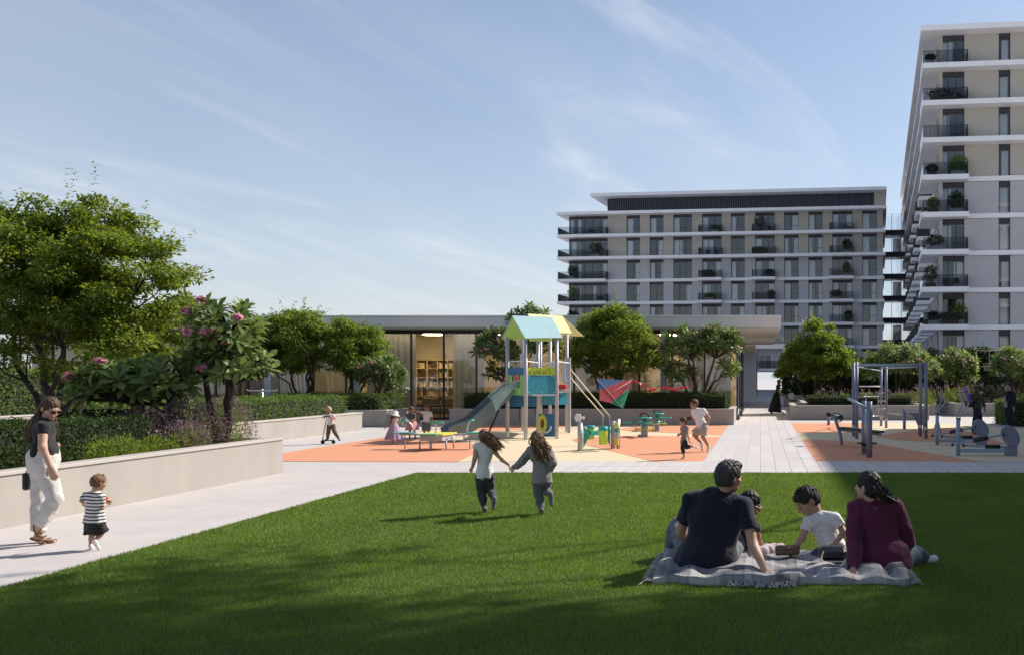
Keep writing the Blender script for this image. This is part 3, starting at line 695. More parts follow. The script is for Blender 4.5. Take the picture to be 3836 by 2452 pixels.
def tree(label, base, lobes, nleaf, leafL, m, group=None, stems=3, seed=1, spread=.35, trunk_r=.07, fork=.3, bark=None, nclump=90, clump_r=.38, flat=.55, name='broadleaf_tree', aspect=.5, droop=0., sprigs=0):
    """lobes: list of (cx,cy,cz,rx,ry,rz) relative to base"""
    nleaf = int(nleaf * 1.25); leafL *= 1.28; nclump = int(nclump * 1.25)
    rs_ = np.random.RandomState(seed); root = empty(name, base, 0, label, 'tree', group)
    lob = np.array(lobes, float); vol = lob[:, 3] * lob[:, 4] * lob[:, 5]; pr_ = vol / vol.sum()
    # clump centres near lobe surfaces
    C = []
    while len(C) < nclump:
        l = lob[rs_.choice(len(lob), p=pr_)]; d = unit(rs_.normal(size=3)); r = rs_.uniform(.35, 1.0) ** .45
        c = l[:3] + d * l[3:] * r
        if d[2] < -.55 and rs_.rand() < .65: continue
        C.append(c)
    C = np.array(C)
    tb_ = MB(); cen = lob[:, :3].mean(0); zlow = (lob[:, 2] - lob[:, 5]).min(); zf = max(.15, zlow * .8) 
    tips = []
    for k in range(stems):
        a = 2 * math.pi * k / stems + rs_.uniform(-.4, .4); s0 = np.array((math.cos(a) * .05, math.sin(a) * .05, -.1))
        l = lob[k % len(lob)]
        mid_ = np.array((math.cos(a) * spread * .6 + l[0] * .35, math.sin(a) * spread * .6 + l[1] * .35, fork * (l[2]) + .1))
        top = np.array((l[0] + math.cos(a) * spread, l[1] + math.sin(a) * spread, l[2]))
        r = trunk_r * rs_.uniform(.75, 1.1)
        branch(tb_, s0, mid_, r * 1.15, r * .8, rs_, 4, .05, 8); branch(tb_, mid_, top, r * .8, r * .25, rs_, 5, .08, 7)
        tips += [mid_, mid_ * .5 + top * .5, top]
    tips = np.array(tips)
    for c in C[: min(len(C), 70)]:
        dd = np.linalg.norm(tips - c, axis=1) + (tips[:, 2] > c[2]) * 1.0; t = tips[dd.argmin()]
        branch(tb_, t, c, trunk_r * .3, trunk_r * .07, rs_, 4, .07, 5)
    tb_.build('trunk', bark or m_bark, root)
    # leaves
    ci = rs_.randint(0, len(C), nleaf); q = unit(rs_.normal(size=(nleaf, 3))) * (rs_.rand(nleaf, 1) ** .45)
    cr = clump_r * rs_.uniform(.6, 1.35, len(C))[ci][:, None]
    P = C[ci] + q * cr * np.array((1, 1, flat))
    A = q * np.array((1, 1, .35)) + rs_.normal(0, .45, (nleaf, 3)); A[:, 2] -= droop
    Nn = np.array((0, 0, 1.)) + rs_.normal(0, .55, (nleaf, 3)) + q * .4
    L = leafL * rs_.uniform(.6, 1.25, nleaf)
    if sprigs:
        sp, sa = [], []
        ctop = C[C[:, 2] > np.quantile(C[:, 2], .55)]
        for _ in range(sprigs):
            c = ctop[rs_.randint(len(ctop))]; dv = unit(c - cen + np.array((0, 0, .8)) + rs_.normal(0, .25, 3)); ln = rs_.uniform(.35, .75)
            for j in range(14):
                t = j / 13; sp.append(c + dv * ln * (.3 + .9 * t) + rs_.normal(0, .025, 3)); sa.append(rs_.normal(0, 1, 3) * np.array((1, 1, .3)))
            tw = MB()
        P = np.vstack([P, sp]); A = np.vstack([A, sa]); Nn = np.vstack([Nn, np.tile((0, 0, 1.), (len(sp), 1)) + rs_.normal(0, .3, (len(sp), 3))]); L = np.concatenate([L, np.full(len(sp), leafL * .9)])
    V, F = leaf_quads(P, A, Nn, L, L * aspect)
    place('crown', np_mesh('crown', V, F, m), root)
    return root
leaf_unit = {}
def frangipani(label, base, lobes, nros, leafL, m, seed=1, group=None, stems=3, flowers=3, single=False, trunk_r=.06, lean=(0, 0), bark=None, nper=15, name='frangipani_tree'):
    rs_ = np.random.RandomState(seed); root = empty(name, base, 0, label, 'tree', group)
    lob = np.array(lobes, float); vol = lob[:, 3] * lob[:, 4] * lob[:, 5]; pr_ = vol / vol.sum(); C = []; Dv = []
    tries = 0
    while len(C) < nros and tries < 6000:
        tries += 1
        l = lob[rs_.choice(len(lob), p=pr_)]; d = unit(rs_.normal(size=3))
        if d[2] < -.45: continue
        c = l[:3] + d * l[3:] * rs_.uniform(.55, 1.0)
        if C and min(np.linalg.norm(np.array(C) - c, axis=1)) < leafL * .62: continue
        C.append(c); Dv.append(unit(d * .9 + np.array((0, 0, .75))))
    C = np.array(C); Dv = np.array(Dv); tb_ = MB(); tips = []
    for k in range(stems):
        a = 2 * math.pi * k / stems + rs_.uniform(-.5, .5); l = lob[k % len(lob)]
        mid_ = np.array((l[0] * .45 + math.cos(a) * .12 + lean[0], l[1] * .45 + math.sin(a) * .12 + lean[1], l[2] * .48)); top = l[:3] + np.array((math.cos(a), math.sin(a), .0)) * .2 * l[3]
        branch(tb_, (math.cos(a) * .05, math.sin(a) * .05, -.1), mid_, trunk_r * 1.2, trunk_r * .85, rs_, 4, .06, 8); branch(tb_, mid_, top, trunk_r * .85, trunk_r * .45, rs_, 4, .06, 7)
        tips += [mid_, mid_ * .4 + top * .6, top]
    tips = np.array(tips)
    for c, dv in zip(C, Dv):
        dd = np.linalg.norm(tips - c, axis=1) + (tips[:, 2] > c[2]) * 1.0; t = tips[dd.argmin()]
        branch(tb_, t, c, trunk_r * .45, trunk_r * .28, rs_, 3, .08, 6)
    tb_.build('trunk', bark or m_bark, root)
    P, A, Nn, L = [], [], [], []
    for c, dv in zip(C, Dv):
        o = unit(np.cross(dv, (.3, .9, .2))); o2 = np.cross(dv, o); k = rs_.randint(nper - 3, nper + 4)
        for i in range(k):
            a = i * 2.4 + rs_.uniform(-.2, .2); el = 1.15 - 1.35 * i / k + rs_.uniform(-.12, .12)
            h_ = o * math.cos(a) + o2 * math.sin(a); ax = h_ * math.cos(el) + dv * math.sin(el)
            P.append(c + dv * (.04 - .05 * i / k) + h_ * .015); A.append(ax); Nn.append(dv * math.cos(el) - h_ * math.sin(el) + rs_.normal(0, .12, 3)); L.append(1.45 * leafL * rs_.uniform(.75, 1.15) * (.8 + .2 * math.sin(math.pi * i / k)))
    P, A, Nn, L = map(np.array, (P, A, Nn, L)); Wd = L * (.38 if single else .31)
    if not single:
        place('crown', big_leaf_mesh(P, A, Nn, L, Wd, m, 'crown'), root)
    else:
        if m.name not in leaf_unit:
            leaf_unit[m.name] = [big_leaf_mesh(np.zeros((1, 3)), np.array([(1., 0, 0)]), np.array([(0., 0, 1)]), np.ones(1), np.array([w_]), mm, 'leaf') for w_, mm in ((.36, m), (.40, m_frangl), (.33, m), (.37, m_frang))]
        wp = P + np.array(base); near = np.argsort(wp[:, 1] - .3 * P[:, 2])
        pick = near[:300]; rest = near[300:]
        for i in pick:
            a = unit(A[i]); s_ = unit(np.cross(Nn[i], a)); n_ = np.cross(a, s_); l = float(L[i])
            mw = Matrix(((a[0] * l, s_[0] * l, n_[0] * l, P[i][0]), (a[1] * l, s_[1] * l, n_[1] * l, P[i][1]), (a[2] * l, s_[2] * l, n_[2] * l, P[i][2]), (0, 0, 0, 1)))
            place('leaf', leaf_unit[m.name][rs_.randint(4)], root, mw=mw)
        if len(rest): tag(place('crown', big_leaf_mesh(P[rest], A[rest], Nn[rest], L[rest], Wd[rest], m, 'crown'), root), kind='stuff')
    order = np.argsort(C[:, 1] - .35 * C[:, 0] * 0 + rs_.uniform(-.5, .5, len(C)))
    for j in range(min(flowers, len(C))):
        c, dv = C[order[j]], Dv[order[j]]; fs_ = 1.45 if single else 1.; c = c + dv * leafL * (.8 if single else .4) + np.array((0, -.08, 0)); n = 38 if single else 26
        q = unit(rs_.normal(size=(n, 3))); fp = c + q * leafL * .22 * fs_ * rs_.uniform(.3, 1.25, (n, 1)) * np.array((1.2, 1.2, .75))
        PP, AA, NN, LL = [], [], [], []
        for p_, nn in zip(fp, unit(q + dv)):
            o = unit(np.cross(nn, (.2, .5, .8))); o2 = np.cross(nn, o)
            for i in range(5):
                a = i * 1.2566; h_ = o * math.cos(a) + o2 * math.sin(a); PP.append(p_); AA.append(h_ + nn * .35); NN.append(nn); LL.append(.035 + leafL * .06)
        V, F = leaf_quads(np.array(PP), np.array(AA), np.array(NN), np.array(LL), np.array(LL) * .75, .1)
        place('flower_cluster', np_mesh('flower_cluster', V, F, m_pinkf), root)
    return root
def hedge(label, x0, x1, y0, y1, z0, z1, leaf, dens, m, seed=1, group=None, rough=.03, faces='xXyYz', name='hedge', rnd_top=0., sprig=0., rz=0):
    rs_ = np.random.RandomState(seed); cx_, cy_ = (x0 + x1) / 2, (y0 + y1) / 2; root = empty(name, (cx_, cy_, z0), rz, label, 'hedge', group)
    x0, x1, y0, y1, z1 = x0 - cx_, x1 - cx_, y0 - cy_, y1 - cy_, z1 - z0
    P, Nn = [], []
    for f_ in faces:
        if f_ in 'xX': n = int((y1 - y0) * z1 * dens); p = np.c_[np.full(n, x0 if f_ == 'x' else x1), rs_.uniform(y0, y1, n), rs_.uniform(0, z1, n)]; nn = (-1. if f_ == 'x' else 1., 0, 0)
        elif f_ in 'yY': n = int((x1 - x0) * z1 * dens); p = np.c_[rs_.uniform(x0, x1, n), np.full(n, y0 if f_ == 'y' else y1), rs_.uniform(0, z1, n)]; nn = (0, -1. if f_ == 'y' else 1., 0)
        else: n = int((x1 - x0) * (y1 - y0) * dens); p = np.c_[rs_.uniform(x0, x1, n), rs_.uniform(y0, y1, n), np.full(n, z1)]; nn = (0, 0, 1.)
        P.append(p); Nn.append(np.tile(nn, (n, 1)))
    P = np.vstack(P); Nn = np.vstack(Nn); n = len(P)
    bump = np.sin(P[:, 0] * 5.1 + P[:, 2] * 3) * np.sin(P[:, 1] * 4.3 + 1.1 * P[:, 0]) + .6 * np.sin(P[:, 1] * 9.7 + P[:, 2] * 8) * np.sin(P[:, 0] * 11 + 2)
    P += Nn * (bump * rough + rs_.normal(0, rough * .6, n) - np.abs(rs_.normal(0, rough, n)))[:, None]
    if rnd_top:
        ex = np.minimum(np.minimum(P[:, 0] - x0, x1 - P[:, 0]), np.minimum(P[:, 1] - y0, y1 - P[:, 1])); P[:, 2] -= np.clip(rnd_top - ex, 0, rnd_top) * .5 * np.clip(P[:, 2] / z1 - .4, 0, 1) * 1.6
    A = rs_.normal(size=(n, 3)) + Nn * .35 + np.array((0, 0, .4)); L = leaf * rs_.uniform(.6, 1.3, n)
    nl = unit(Nn + rs_.normal(0, .75, (n, 3)) + np.array((0, 0, .35)))
    V, F = leaf_quads(P, A, nl, L, L * .62)
    place('foliage', np_mesh('foliage', V, F, m), root)
    e = rough * 2.2; c = MB().box(x0 + e, x1 - e, y0 + e, y1 - e, -.02, z1 - e); c.build('dark_core', m_core, root)  # dark box added inside the leaves to block the view through
    return root
def shrub(label, c, r, n, leaf, m, seed=1, group=None, m2=None, spike=0., name='shrub', flat=1., fd=.2):
    rs_ = np.random.RandomState(seed); root = empty(name, c, 0, label, 'shrub', group); r = np.array(r, float)
    st = MB()
    for k in range(7):
        d = unit(rs_.normal(size=3) * np.array((1, 1, .4)) + np.array((0, 0, .9))); branch(st, (0, 0, -.03), d * r * .8, .012, .004, rs_, 3, .08, 5)
    st.build('stems', m_bark, root)
    d = unit(rs_.normal(size=(n, 3))); d[:, 2] = np.abs(d[:, 2]); rr = rs_.rand(n, 1) ** .4
    lump = 1 + .16 * np.sin(d[:, :1] * 7 + seed) * np.sin(d[:, 1:2] * 6) + .1 * np.sin(d[:, 2:] * 11 + d[:, :1] * 9)
    P = d * r * rr * lump; A = d + rs_.normal(0, .5, (n, 3)) + np.array((0, 0, .45)); L = leaf * rs_.uniform(.6, 1.3, n)
    V, F = leaf_quads(P, A, d + rs_.normal(0, .6, (n, 3)), L, L * (.5 if not spike else .22)); place('foliage', np_mesh('foliage', V, F, m), root)
    if m2 is not None:
        k = int(n * fd); d = unit(rs_.normal(size=(k, 3))); d[:, 2] = np.abs(d[:, 2]) + .15; P = d * r * rs_.uniform(.85, 1.12, (k, 1)); A = d * .6 + np.array((0, 0, .9)) + rs_.normal(0, .25, (k, 3)); L = leaf * rs_.uniform(.7, 1.4, k) * (1.5 if spike else 1)
        V, F = leaf_quads(P, A, rs_.normal(size=(k, 3)), L, L * (.3 if not spike else .2)); tag(place('flowers', np_mesh('flowers', V, F, m2), root), kind='stuff')
    return root
# ---- left side
tree('large dense broadleaf tree rising above the left planters', (-14.9, 20.5, .5), [(-.5, 0, 3.4, 2.0, 1.9, 1.5), (1.3, -.2, 3.1, 1.6, 1.7, 1.35), (-1.9, .2, 3.5, 1.7, 1.7, 1.6), (.2, .3, 4.4, 1.25, 1.2, .85), (2.0, -.4, 2.1, 1.1, 1.2, .75), (.6, -.5, 2.0, 1.7, 1.4, .8)],
     80000, .082, m_leafy, stems=6, seed=11, spread=.5, trunk_r=.085, nclump=330, clump_r=.36, flat=.5, bark=m_barkd, fork=.32, sprigs=46, aspect=.48)
B1 = lambda x, Y, z=.58: ((x - 1788) * Y / 2284, Y, z)
frangipani('leaning frangipani tree with broad leaves in the front planter, darker one', (-10.35, 17.3, .55), [(-.95, -.3, 1.0, .62, .6, .42), (-.2, -.2, 1.15, .5, .5, .4), (-.5, .3, .75, .5, .4, .3)], 56, .215, m_frang, seed=5, stems=3, flowers=2, single=True, trunk_r=.075, bark=m_barkd, nper=13)
frangipani('frangipani tree with pink blossom clusters in the front planter', (-9.85, 17.7, .55), [(.12, -.1, 2.05, .62, .55, .55), (.42, -.1, 1.45, .45, .45, .42), (-.2, .1, 1.5, .45, .4, .4)], 60, .205, m_frang, seed=8, stems=3, flowers=7, single=True, trunk_r=.07, bark=m_barkd, nper=14)
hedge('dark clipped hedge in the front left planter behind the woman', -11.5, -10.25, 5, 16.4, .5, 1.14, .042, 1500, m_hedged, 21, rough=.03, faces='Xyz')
hedge('light green clipped hedge on the planter behind the scooter rider', -16.4, -14.15, 22.4, 33.4, .5, 1.19, .055, 620, m_hedge, 22, rough=.045, faces='Xyz')
hedge('low trimmed hedge behind the front planter shrubs at left', -17.5, -14.3, 17.5, 22.2, .5, .82, .045, 700, m_hedge, 27, faces='Xyz')
hedge('block shaped green hedge left of the library door', -18.3, -14.1, 36.2, 38.6, .52, 1.18, .06, 520, m_hedge, 23, rough=.05, faces='Xyz')
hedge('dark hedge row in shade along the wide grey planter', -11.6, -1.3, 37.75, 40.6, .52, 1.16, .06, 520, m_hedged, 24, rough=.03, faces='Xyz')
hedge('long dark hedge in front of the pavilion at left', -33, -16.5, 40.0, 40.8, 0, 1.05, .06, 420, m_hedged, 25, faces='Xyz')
hedge('tall clipped hedge wall behind the large left tree', -27.5, -23.3, 22, 33.5, .5, 2.05, .085, 360, m_hedge, 26, rough=.06, faces='Xyz')
for i, (x_, y_, rx, hh, mm, m2, lb) in enumerate([(-9.98, 17.0, .55, .72, m_leafd, m_purple, 'mauve flowering bush under the pink blossom frangipani'), (-9.75, 16.5, .36, .42, m_leaf, m_purple, 'small green bush with mauve sprigs by the planter coping'),
        (-10.5, 16.6, .55, .6, m_leafd, m_purple, 'dark mauve bush at the foot of the leaning frangipani'), (-9.9, 17.9, .5, .75, m_leaf, m_purple, 'pale mauve bush at the far end of the front planter'),
        (-9.95, 14.9, .5, .36, m_leaf, None, 'low green ground shrub beside the planter coping'), (-10.0, 13.4, .55, .34, m_leafd, None, 'low dark shrub in the planter right of the woman'),
        (-10.05, 12.0, .6, .36, m_leafd, None, 'low dark shrub in the planter behind the toddler'), (-10.05, 10.4, .6, .36, m_leafd, None, 'low dark shrub in the planter behind the woman'), (-9.85, 15.8, .4, .3, m_leaf, None, 'small bright green shrub in the front planter')]):
    shrub(lb, (x_, y_, .56), (rx, rx * 1.1, hh), int(5200 * rx), .038, mm, 40 + i, 'shrubs in the front planter', m2, fd=.75)
tree('feathery tree with two crowns left of the library, larger crown', (-17.75, 38.0, .55), [(-.5, 0, 2.6, 1.3, 1.2, 1.35), (-.1, 0, 3.3, .8, .8, .8), (-1.1, 0, 2.0, .8, .8, .6)], 15000, .12, m_leaf, stems=5, seed=31, spread=.5, trunk_r=.06, nclump=120, clump_r=.33, bark=m_barkd, droop=.3, sprigs=16, aspect=.35)
tree('smaller feathery tree with round crown left of the library', (-16.1, 38.3, .55), [(.15, 0, 2.3, 1.15, 1.1, 1.1), (-.2, 0, 2.9, .7, .7, .7), (.6, 0, 1.8, .7, .7, .5)], 12000, .12, m_leaf, stems=4, seed=32, spread=.5, trunk_r=.05, nclump=95, clump_r=.33, bark=m_barkd, droop=.3, sprigs=10, aspect=.35)
frangipani('bushy frangipani beside the library door on short planter', (-14.75, 37.4, .55), [(.0, 0, 1.35, .95, .8, .75), (.5, 0, 1.0, .5, .5, .5)], 85, .2, m_frang, seed=33, flowers=4, trunk_r=.055)
tree('small dark tree between frangipani and feathery tree', (-19.6, 36.5, .3), [(0, 0, 2.0, .75, .7, .85)], 4500, .11, m_leafd, stems=3, seed=34, nclump=45, clump_r=.3)
frangipani('frangipani tree rising behind the play tower roof', (-9.75, 39.3, .55), [(-.9, 0, 2.4, .95, .8, .85), (.4, 0, 3.4, .9, .8, .7), (1.0, 0, 2.6, .7, .7, .7), (-.9, 0, 1.4, .5, .5, .4)], 105, .25, m_frang, seed=35, flowers=4, stems=4)
tree('round crowned broadleaf tree behind the kite', (-5.95, 39.3, .55), [(0, 0, 2.6, 1.65, 1.4, 1.35), (.2, 0, 3.5, .9, .9, .7), (-1.0, 0, 2.2, .9, .9, .8), (1.2, 0, 2.1, .8, .8, .6)], 21000, .105, m_leaf, stems=6, seed=36, spread=.55, trunk_r=.06, nclump=170, clump_r=.33, bark=m_barkd, sprigs=14)
frangipani('frangipani with pink blossoms right of the kite tail', (-2.55, 39.2, .55), [(-.5, 0, 2.5, 1.0, .8, .8), (.8, 0, 2.6, 1.0, .8, .75), (1.3, 0, 1.6, .45, .4, .4), (-.7, 0, 1.4, .55, .5, .5)], 110, .25, m_frang, seed=37, flowers=6, stems=5)
# ---- right side
tree('bright green tree behind the stroller', (2.75, 49.5, .4), [(.1, 0, 2.4, 1.75, 1.4, 1.2), (.2, 0, 3.4, .95, .9, .9), (-1.1, 0, 1.9, .8, .8, .7), (1.3, 0, 2.0, .8, .8, .7)], 17000, .13, m_leaf, stems=5, seed=51, spread=.5, trunk_r=.08, nclump=140, clump_r=.38, sprigs=10)
frangipani('wide pale frangipani tree behind the pull up frame', (6.9, 49.0, .45), [(0, 0, 2.1, 1.6, 1.3, 1.05), (-1.2, 0, 1.6, .7, .7, .6), (1.2, 0, 1.7, .9, .8, .7)], 150, .25, m_frangl, seed=52, flowers=5, stems=5)
frangipani('pale frangipani left of the basketball hoop', (10.3, 51.0, .45), [(0, 0, 1.9, 1.15, 1.0, .95), (-.8, 0, 1.5, .6, .6, .5), (.6, 0, 1.1, .6, .6, .5)], 100, .24, m_frangl, seed=53, flowers=4, stems=4)
frangipani('pale frangipani at the far right edge', (12.55, 48.6, .45), [(0, 0, 2.0, .95, .9, .9), (.8, 0, 1.6, .6, .6, .6)], 85, .24, m_frangl, seed=54, flowers=5, stems=4)
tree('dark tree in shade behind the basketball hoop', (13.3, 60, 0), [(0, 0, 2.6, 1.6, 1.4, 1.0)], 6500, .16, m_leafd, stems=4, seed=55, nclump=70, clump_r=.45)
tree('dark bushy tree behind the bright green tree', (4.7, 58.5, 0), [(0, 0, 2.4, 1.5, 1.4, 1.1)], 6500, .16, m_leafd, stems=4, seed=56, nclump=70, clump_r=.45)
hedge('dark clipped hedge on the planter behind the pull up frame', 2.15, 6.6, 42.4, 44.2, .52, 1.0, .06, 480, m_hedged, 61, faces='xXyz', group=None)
hedge('sunlit hedge cube at the right edge behind the drinking woman', 9.35, 12.5, 36.2, 39.0, 0, .95, .06, 560, m_hedge, 62, faces='xyz')
rs2 = np.random.RandomState(9)
lab_pos = ['at the left end', 'second from the left', 'third from the left', 'fourth from the left', 'fifth from the left', 'sixth from the left', 'seventh from the left', 'eighth from the left', 'ninth from the left', 'tenth from the left', 'eleventh from the left', 'at the right end']
for i in range(12):
    x_ = 3.1 + i * .9; y_ = 45.4 + rs2.uniform(-.3, .5) + (2.5 if i > 5 else 0); hh = rs2.uniform(.55, .85)
    shrub('feathery mauve grass tuft in the row behind the gym, ' + lab_pos[i], (x_, y_, .5), (.62, .5, hh), 1500, .10, m_leaf if i % 3 else m_leafd, 70 + i, 'mauve grass tufts behind the gym', m_purple, 1., 'grass_tuft', fd=float(rs2.uniform(.03, .11)))

hedge('tall dark background hedge below the apartment block', 1.9, 21, 63, 64.6, 0, 2.1, .16, 130, m_hedged, 63, rough=.09, faces='xyz')
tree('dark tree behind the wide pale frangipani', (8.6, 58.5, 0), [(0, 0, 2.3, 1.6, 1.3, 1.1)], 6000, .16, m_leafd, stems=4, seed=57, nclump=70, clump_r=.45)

for i, (x_, y_, hh) in enumerate([(7.4, 14.2, 14.6), (9.4, 14.3, 14.6), (11.6, 14.7, 14.8), (13.8, 15.2, 15.), (6.7, 16.3, 14.2)]):  # unseen trees, added to throw dappled shade over the front lawn
    tree('tall tree added out of view past the right edge to shade the lawn, ' + ['first', 'second', 'third', 'fourth', 'back'][i] + ' of its row', (x_, y_, 0), [(0, 0, hh - 1.4, 1.7, 1.5, 1.2), (-.5, .3, hh - 2.8, 1.5, 1.3, 1.0), (.8, -.3, hh - .9, 1.1, 1.1, .8)], 3400 if i < 4 else 900, .2, m_leaf, 'unseen tall trees added to shade the lawn', stems=2, seed=90 + i, nclump=75, clump_r=.5, trunk_r=.075)
hedge('distant dark green hedge closing the passage beside the pavilion', -5, 3.2, 98, 101, 0, 3.4, .3, 60, m_hedged, 64, rough=.14, faces='xyz')
# ------------------------------------------------------------------ playground equipment
def part(b_, name, m, root, off): return b_.build(name, m, root, off=off)
def panel(root, off, a, b_, z0, z1, m, t=.025, name='panel', shrink=.0):
    a, b_ = np.array(a[:2], float), np.array(b_[:2], float); d = unit(b_ - a); a = a + d * shrink; b_ = b_ - d * shrink; n = np.array((-d[1], d[0])) * t / 2
    mb = MB(); mb.prism([tuple(a - n), tuple(b_ - n), tuple(b_ + n), tuple(a + n)], z0, z1); return part(mb, name, m, root, off)
def zat(v, y, Y): return float(v(0, y, Y)[2])
tw_off = (float(U_(347, 1438)[0]), float(U_(347, 1438)[1]), 0)
twr = empty('play_tower', tw_off, 0, 'play tower with gabled blue and yellow roofs, turquoise panels and grey slide', 'play tower')
posts = {'p1': (148, 1425, 318), 'p2': (347, 1438, 333), 'p3': (684, 1422, 322), 'p4': (795, 1350, 270), 'b1': (318, 1340, 345), 'b2': (480, 1372, 340), 'b3': (508, 1330, 338), 'b4': (612, 1335, 320)}
PP = {}
for k, (x_, yb, yt) in posts.items():
    g_ = U_(x_, yb); PP[k] = g_; zt = zat(U_, yt, g_[1]) - .02
    mb = MB(); mb.tube([(g_[0], g_[1], -.02), (g_[0], g_[1], zt)], .055, 12); po = part(mb, 'post', m_post, twr, tw_off)
    mb = MB(); mb.lathe([(.058, 0), (.058, .22)], (g_[0], g_[1], 0), 12); part(mb, 'sleeve', m_steel, po, tw_off)
g_ = U_(819, 1362); mb = MB(); mb.box(g_[0] - .05, g_[0] + .05, g_[1] - .05, g_[1] + .05, -.02, zat(U_, 545, g_[1]), c=.01); part(mb, 'short_post', m_post, twr, tw_off); PP['s'] = g_
p1, p2, p3, p4, b1, b2, b3, b4 = [PP[k] for k in ('p1', 'p2', 'p3', 'p4', 'b1', 'b2', 'b3', 'b4')]
zp = lambda y, Y=28.7: zat(U_, y, Y)
ins = np.array((.06, .5)); mb = MB(); mb.prism([tuple(p1[:2] + ins), tuple(p2[:2] + ins), tuple(p3[:2] + ins * (-1, 1)), tuple(p4[:2] - (.1, .1)), tuple(b4[:2]), tuple(b1[:2])], 1.27, 1.33); part(mb, 'deck', m_post, twr, tw_off)
def lerp(a, b_, t): return np.array(a, float) * (1 - t) + np.array(b_, float) * t
pn_ = panel(twr, tw_off, p1, p2, zp(735), zp(655), m_blue, shrink=.06)
panel(twr, tw_off, p1, lerp(p1, p2, .30), zp(955), zp(737), m_lgreen, shrink=.06); panel(twr, tw_off, lerp(p1, p2, .66), p2, zp(955), zp(737), m_lgreen, shrink=.05)
panel(twr, tw_off, lerp(p1, p2, .30), lerp(p1, p2, .66), zp(955), zp(880), m_lgreen, shrink=.0)
lm_ = panel(twr, tw_off, p2, p3, zp(735), zp(655), m_lime, shrink=.06)
tq_ = panel(twr, tw_off, p2, p3, zp(945), zp(738), m_turq, shrink=.06)
# zig-zag ropes on the lime board
zz_ = MB(); zp0, zp1 = zp(726), zp(662)
for (sh, n_) in ((0.05, 5), (.32, 4), (.55, 3)):
    pts = []
    for i in range(n_ + 1):
        t = sh + .085 * i; q = lerp(p2, p3, min(t, .92)); pts.append((q[0], q[1] - .035, zp0 if i % 2 else zp1))
    zz_.tube(smooth_path(pts, 3), .0045, 5)
part(zz_, 'rope', m_black, lm_, tw_off)
for (t, z_) in ((.1, zp(925)), (.5, zp(925)), (.92, zp(925)), (.1, zp(755)), (.92, zp(755))):
    q = lerp(p2, p3, t); mb = MB(); mb.tube([(q[0], q[1] - .035, z_), (q[0], q[1] - .015, z_)], .02, 8); part(mb, 'bolt', m_steel, tq_, tw_off)
panel(twr, tw_off, U_(166, 1080, 29.3), U_(466, 1080, 29.3), zp(1080, 29.3), zp(945, 29.3), m_blue); panel(twr, tw_off, U_(520, 1058, 29.5), U_(798, 1058, 30.2), zp(1058, 29.8), zp(930, 29.8), m_turq)
panel(twr, tw_off, b1, b3, 1.0, 1.34, m_blue, shrink=.05)
# ground panel with an avocado shaped play window
q0, q1 = U_(488, 1375, 29.4), U_(668, 1375, 29.4)
gp = panel(twr, tw_off, q0, q1, .03, zp(1155, 29.4), m_blue, name='play_panel')
cx_, cz_ = (q0[0] + q1[0]) / 2 - .13, zp(1262, 29.4)
for r_, mm, k in ((.185, m_lime, 0), (.15, m_yellow, 1), (.095, mat('brown_stone', (.16, .05, .015), .5), 2)):
    pl = [(cx_ + r_ * (.72 if k < 2 else .62) * math.cos(a) * (1 + .0 * math.sin(a)), cz_ + r_ * 1.5 * math.sin(a)) for a in np.linspace(0, 2 * math.pi, 25)[:-1]]
    mb = MB(); mb.prism(pl, 29.4 - .03 - .012 * k, 29.4 - .018 - .012 * k, plane='xz'); part(mb, 'oval_plate', mm, gp, tw_off)
mb = MB(); mb.tube(smooth_path([U_(545, 1362, 29.2), U_(590, 1350, 29.2), U_(615, 1322, 29.2), U_(622, 1290, 29.2)], 5), [.03] * 16, 8); part(mb, 'rocker_arm', m_steel, gp, tw_off)
mb = MB(); mb.box(U_(703, 0, 30)[0], U_(787, 0, 30)[0], 29.95, 30.15, zp(890, 30), zp(838, 30), c=.02); part(mb, 'red_box', m_red, twr, tw_off)
mb = MB(); mb.box(U_(700, 0, 30)[0], U_(800, 0, 30)[0], 29.8, 30.4, zp(922, 30), zp(895, 30), c=.01); part(mb, 'step', m_steel, twr, tw_off)
mb = MB(); mb.prism([(U_(232, 0, 30.6)[0], zp(705, 30.6)), (U_(245, 0, 30.6)[0], zp(705, 30.6)), (U_(275, 0, 30.6)[0], zp(858, 30.6)), (U_(258, 0, 30.6)[0], zp(858, 30.6))], 30.5, 30.6, plane='xz'); part(mb, 'red_strut', m_red, twr, tw_off)
mb = MB(); mb.prism([(U_(100, 0, 30.8)[0], zp(880, 30.8)), (U_(130, 0, 30.8)[0], zp(880, 30.8)), (U_(130, 0, 30.8)[0], zp(750, 30.8)), (U_(118, 0, 30.8)[0], zp(750, 30.8))], 30.8, 30.83, plane='xz'); part(mb, 'red_strut', m_red, twr, tw_off)
m_pale = mat('pale_blue_panel', (.45, .50, .58), .4, var=.05, coat=.1)
for (xa, xb, ya, yb, Y_) in ((283, 327, 655, 503, 32.6), (425, 463, 655, 505, 32.4), (622, 667, 655, 588, 32), (737, 780, 810, 592, 31.8)):
    mb = MB(); mb.box(U_(xa, 0, Y_)[0], U_(xb, 0, Y_)[0], Y_, Y_ + .03, zat(U_, ya, Y_), zat(U_, yb, Y_)); part(mb, 'back_panel', m_pale, twr, tw_off)
def rail(root, off, a, b_, r=.018, m=None, name='rail'):
    mb = MB(); mb.tube([a, b_], r, 8); return part(mb, name, m or m_whitep, root, off)
zr = zp(590, 29.5)
for a, b_ in ((p1, p2), (p2, b2), (b3, p3), (p3, PP['s'])): rail(twr, tw_off, (a[0], a[1], zr), (b_[0], b_[1], zr))
rail(twr, tw_off, (b3[0], b3[1], zr + .3), (b4[0], b4[1], zr + .3))
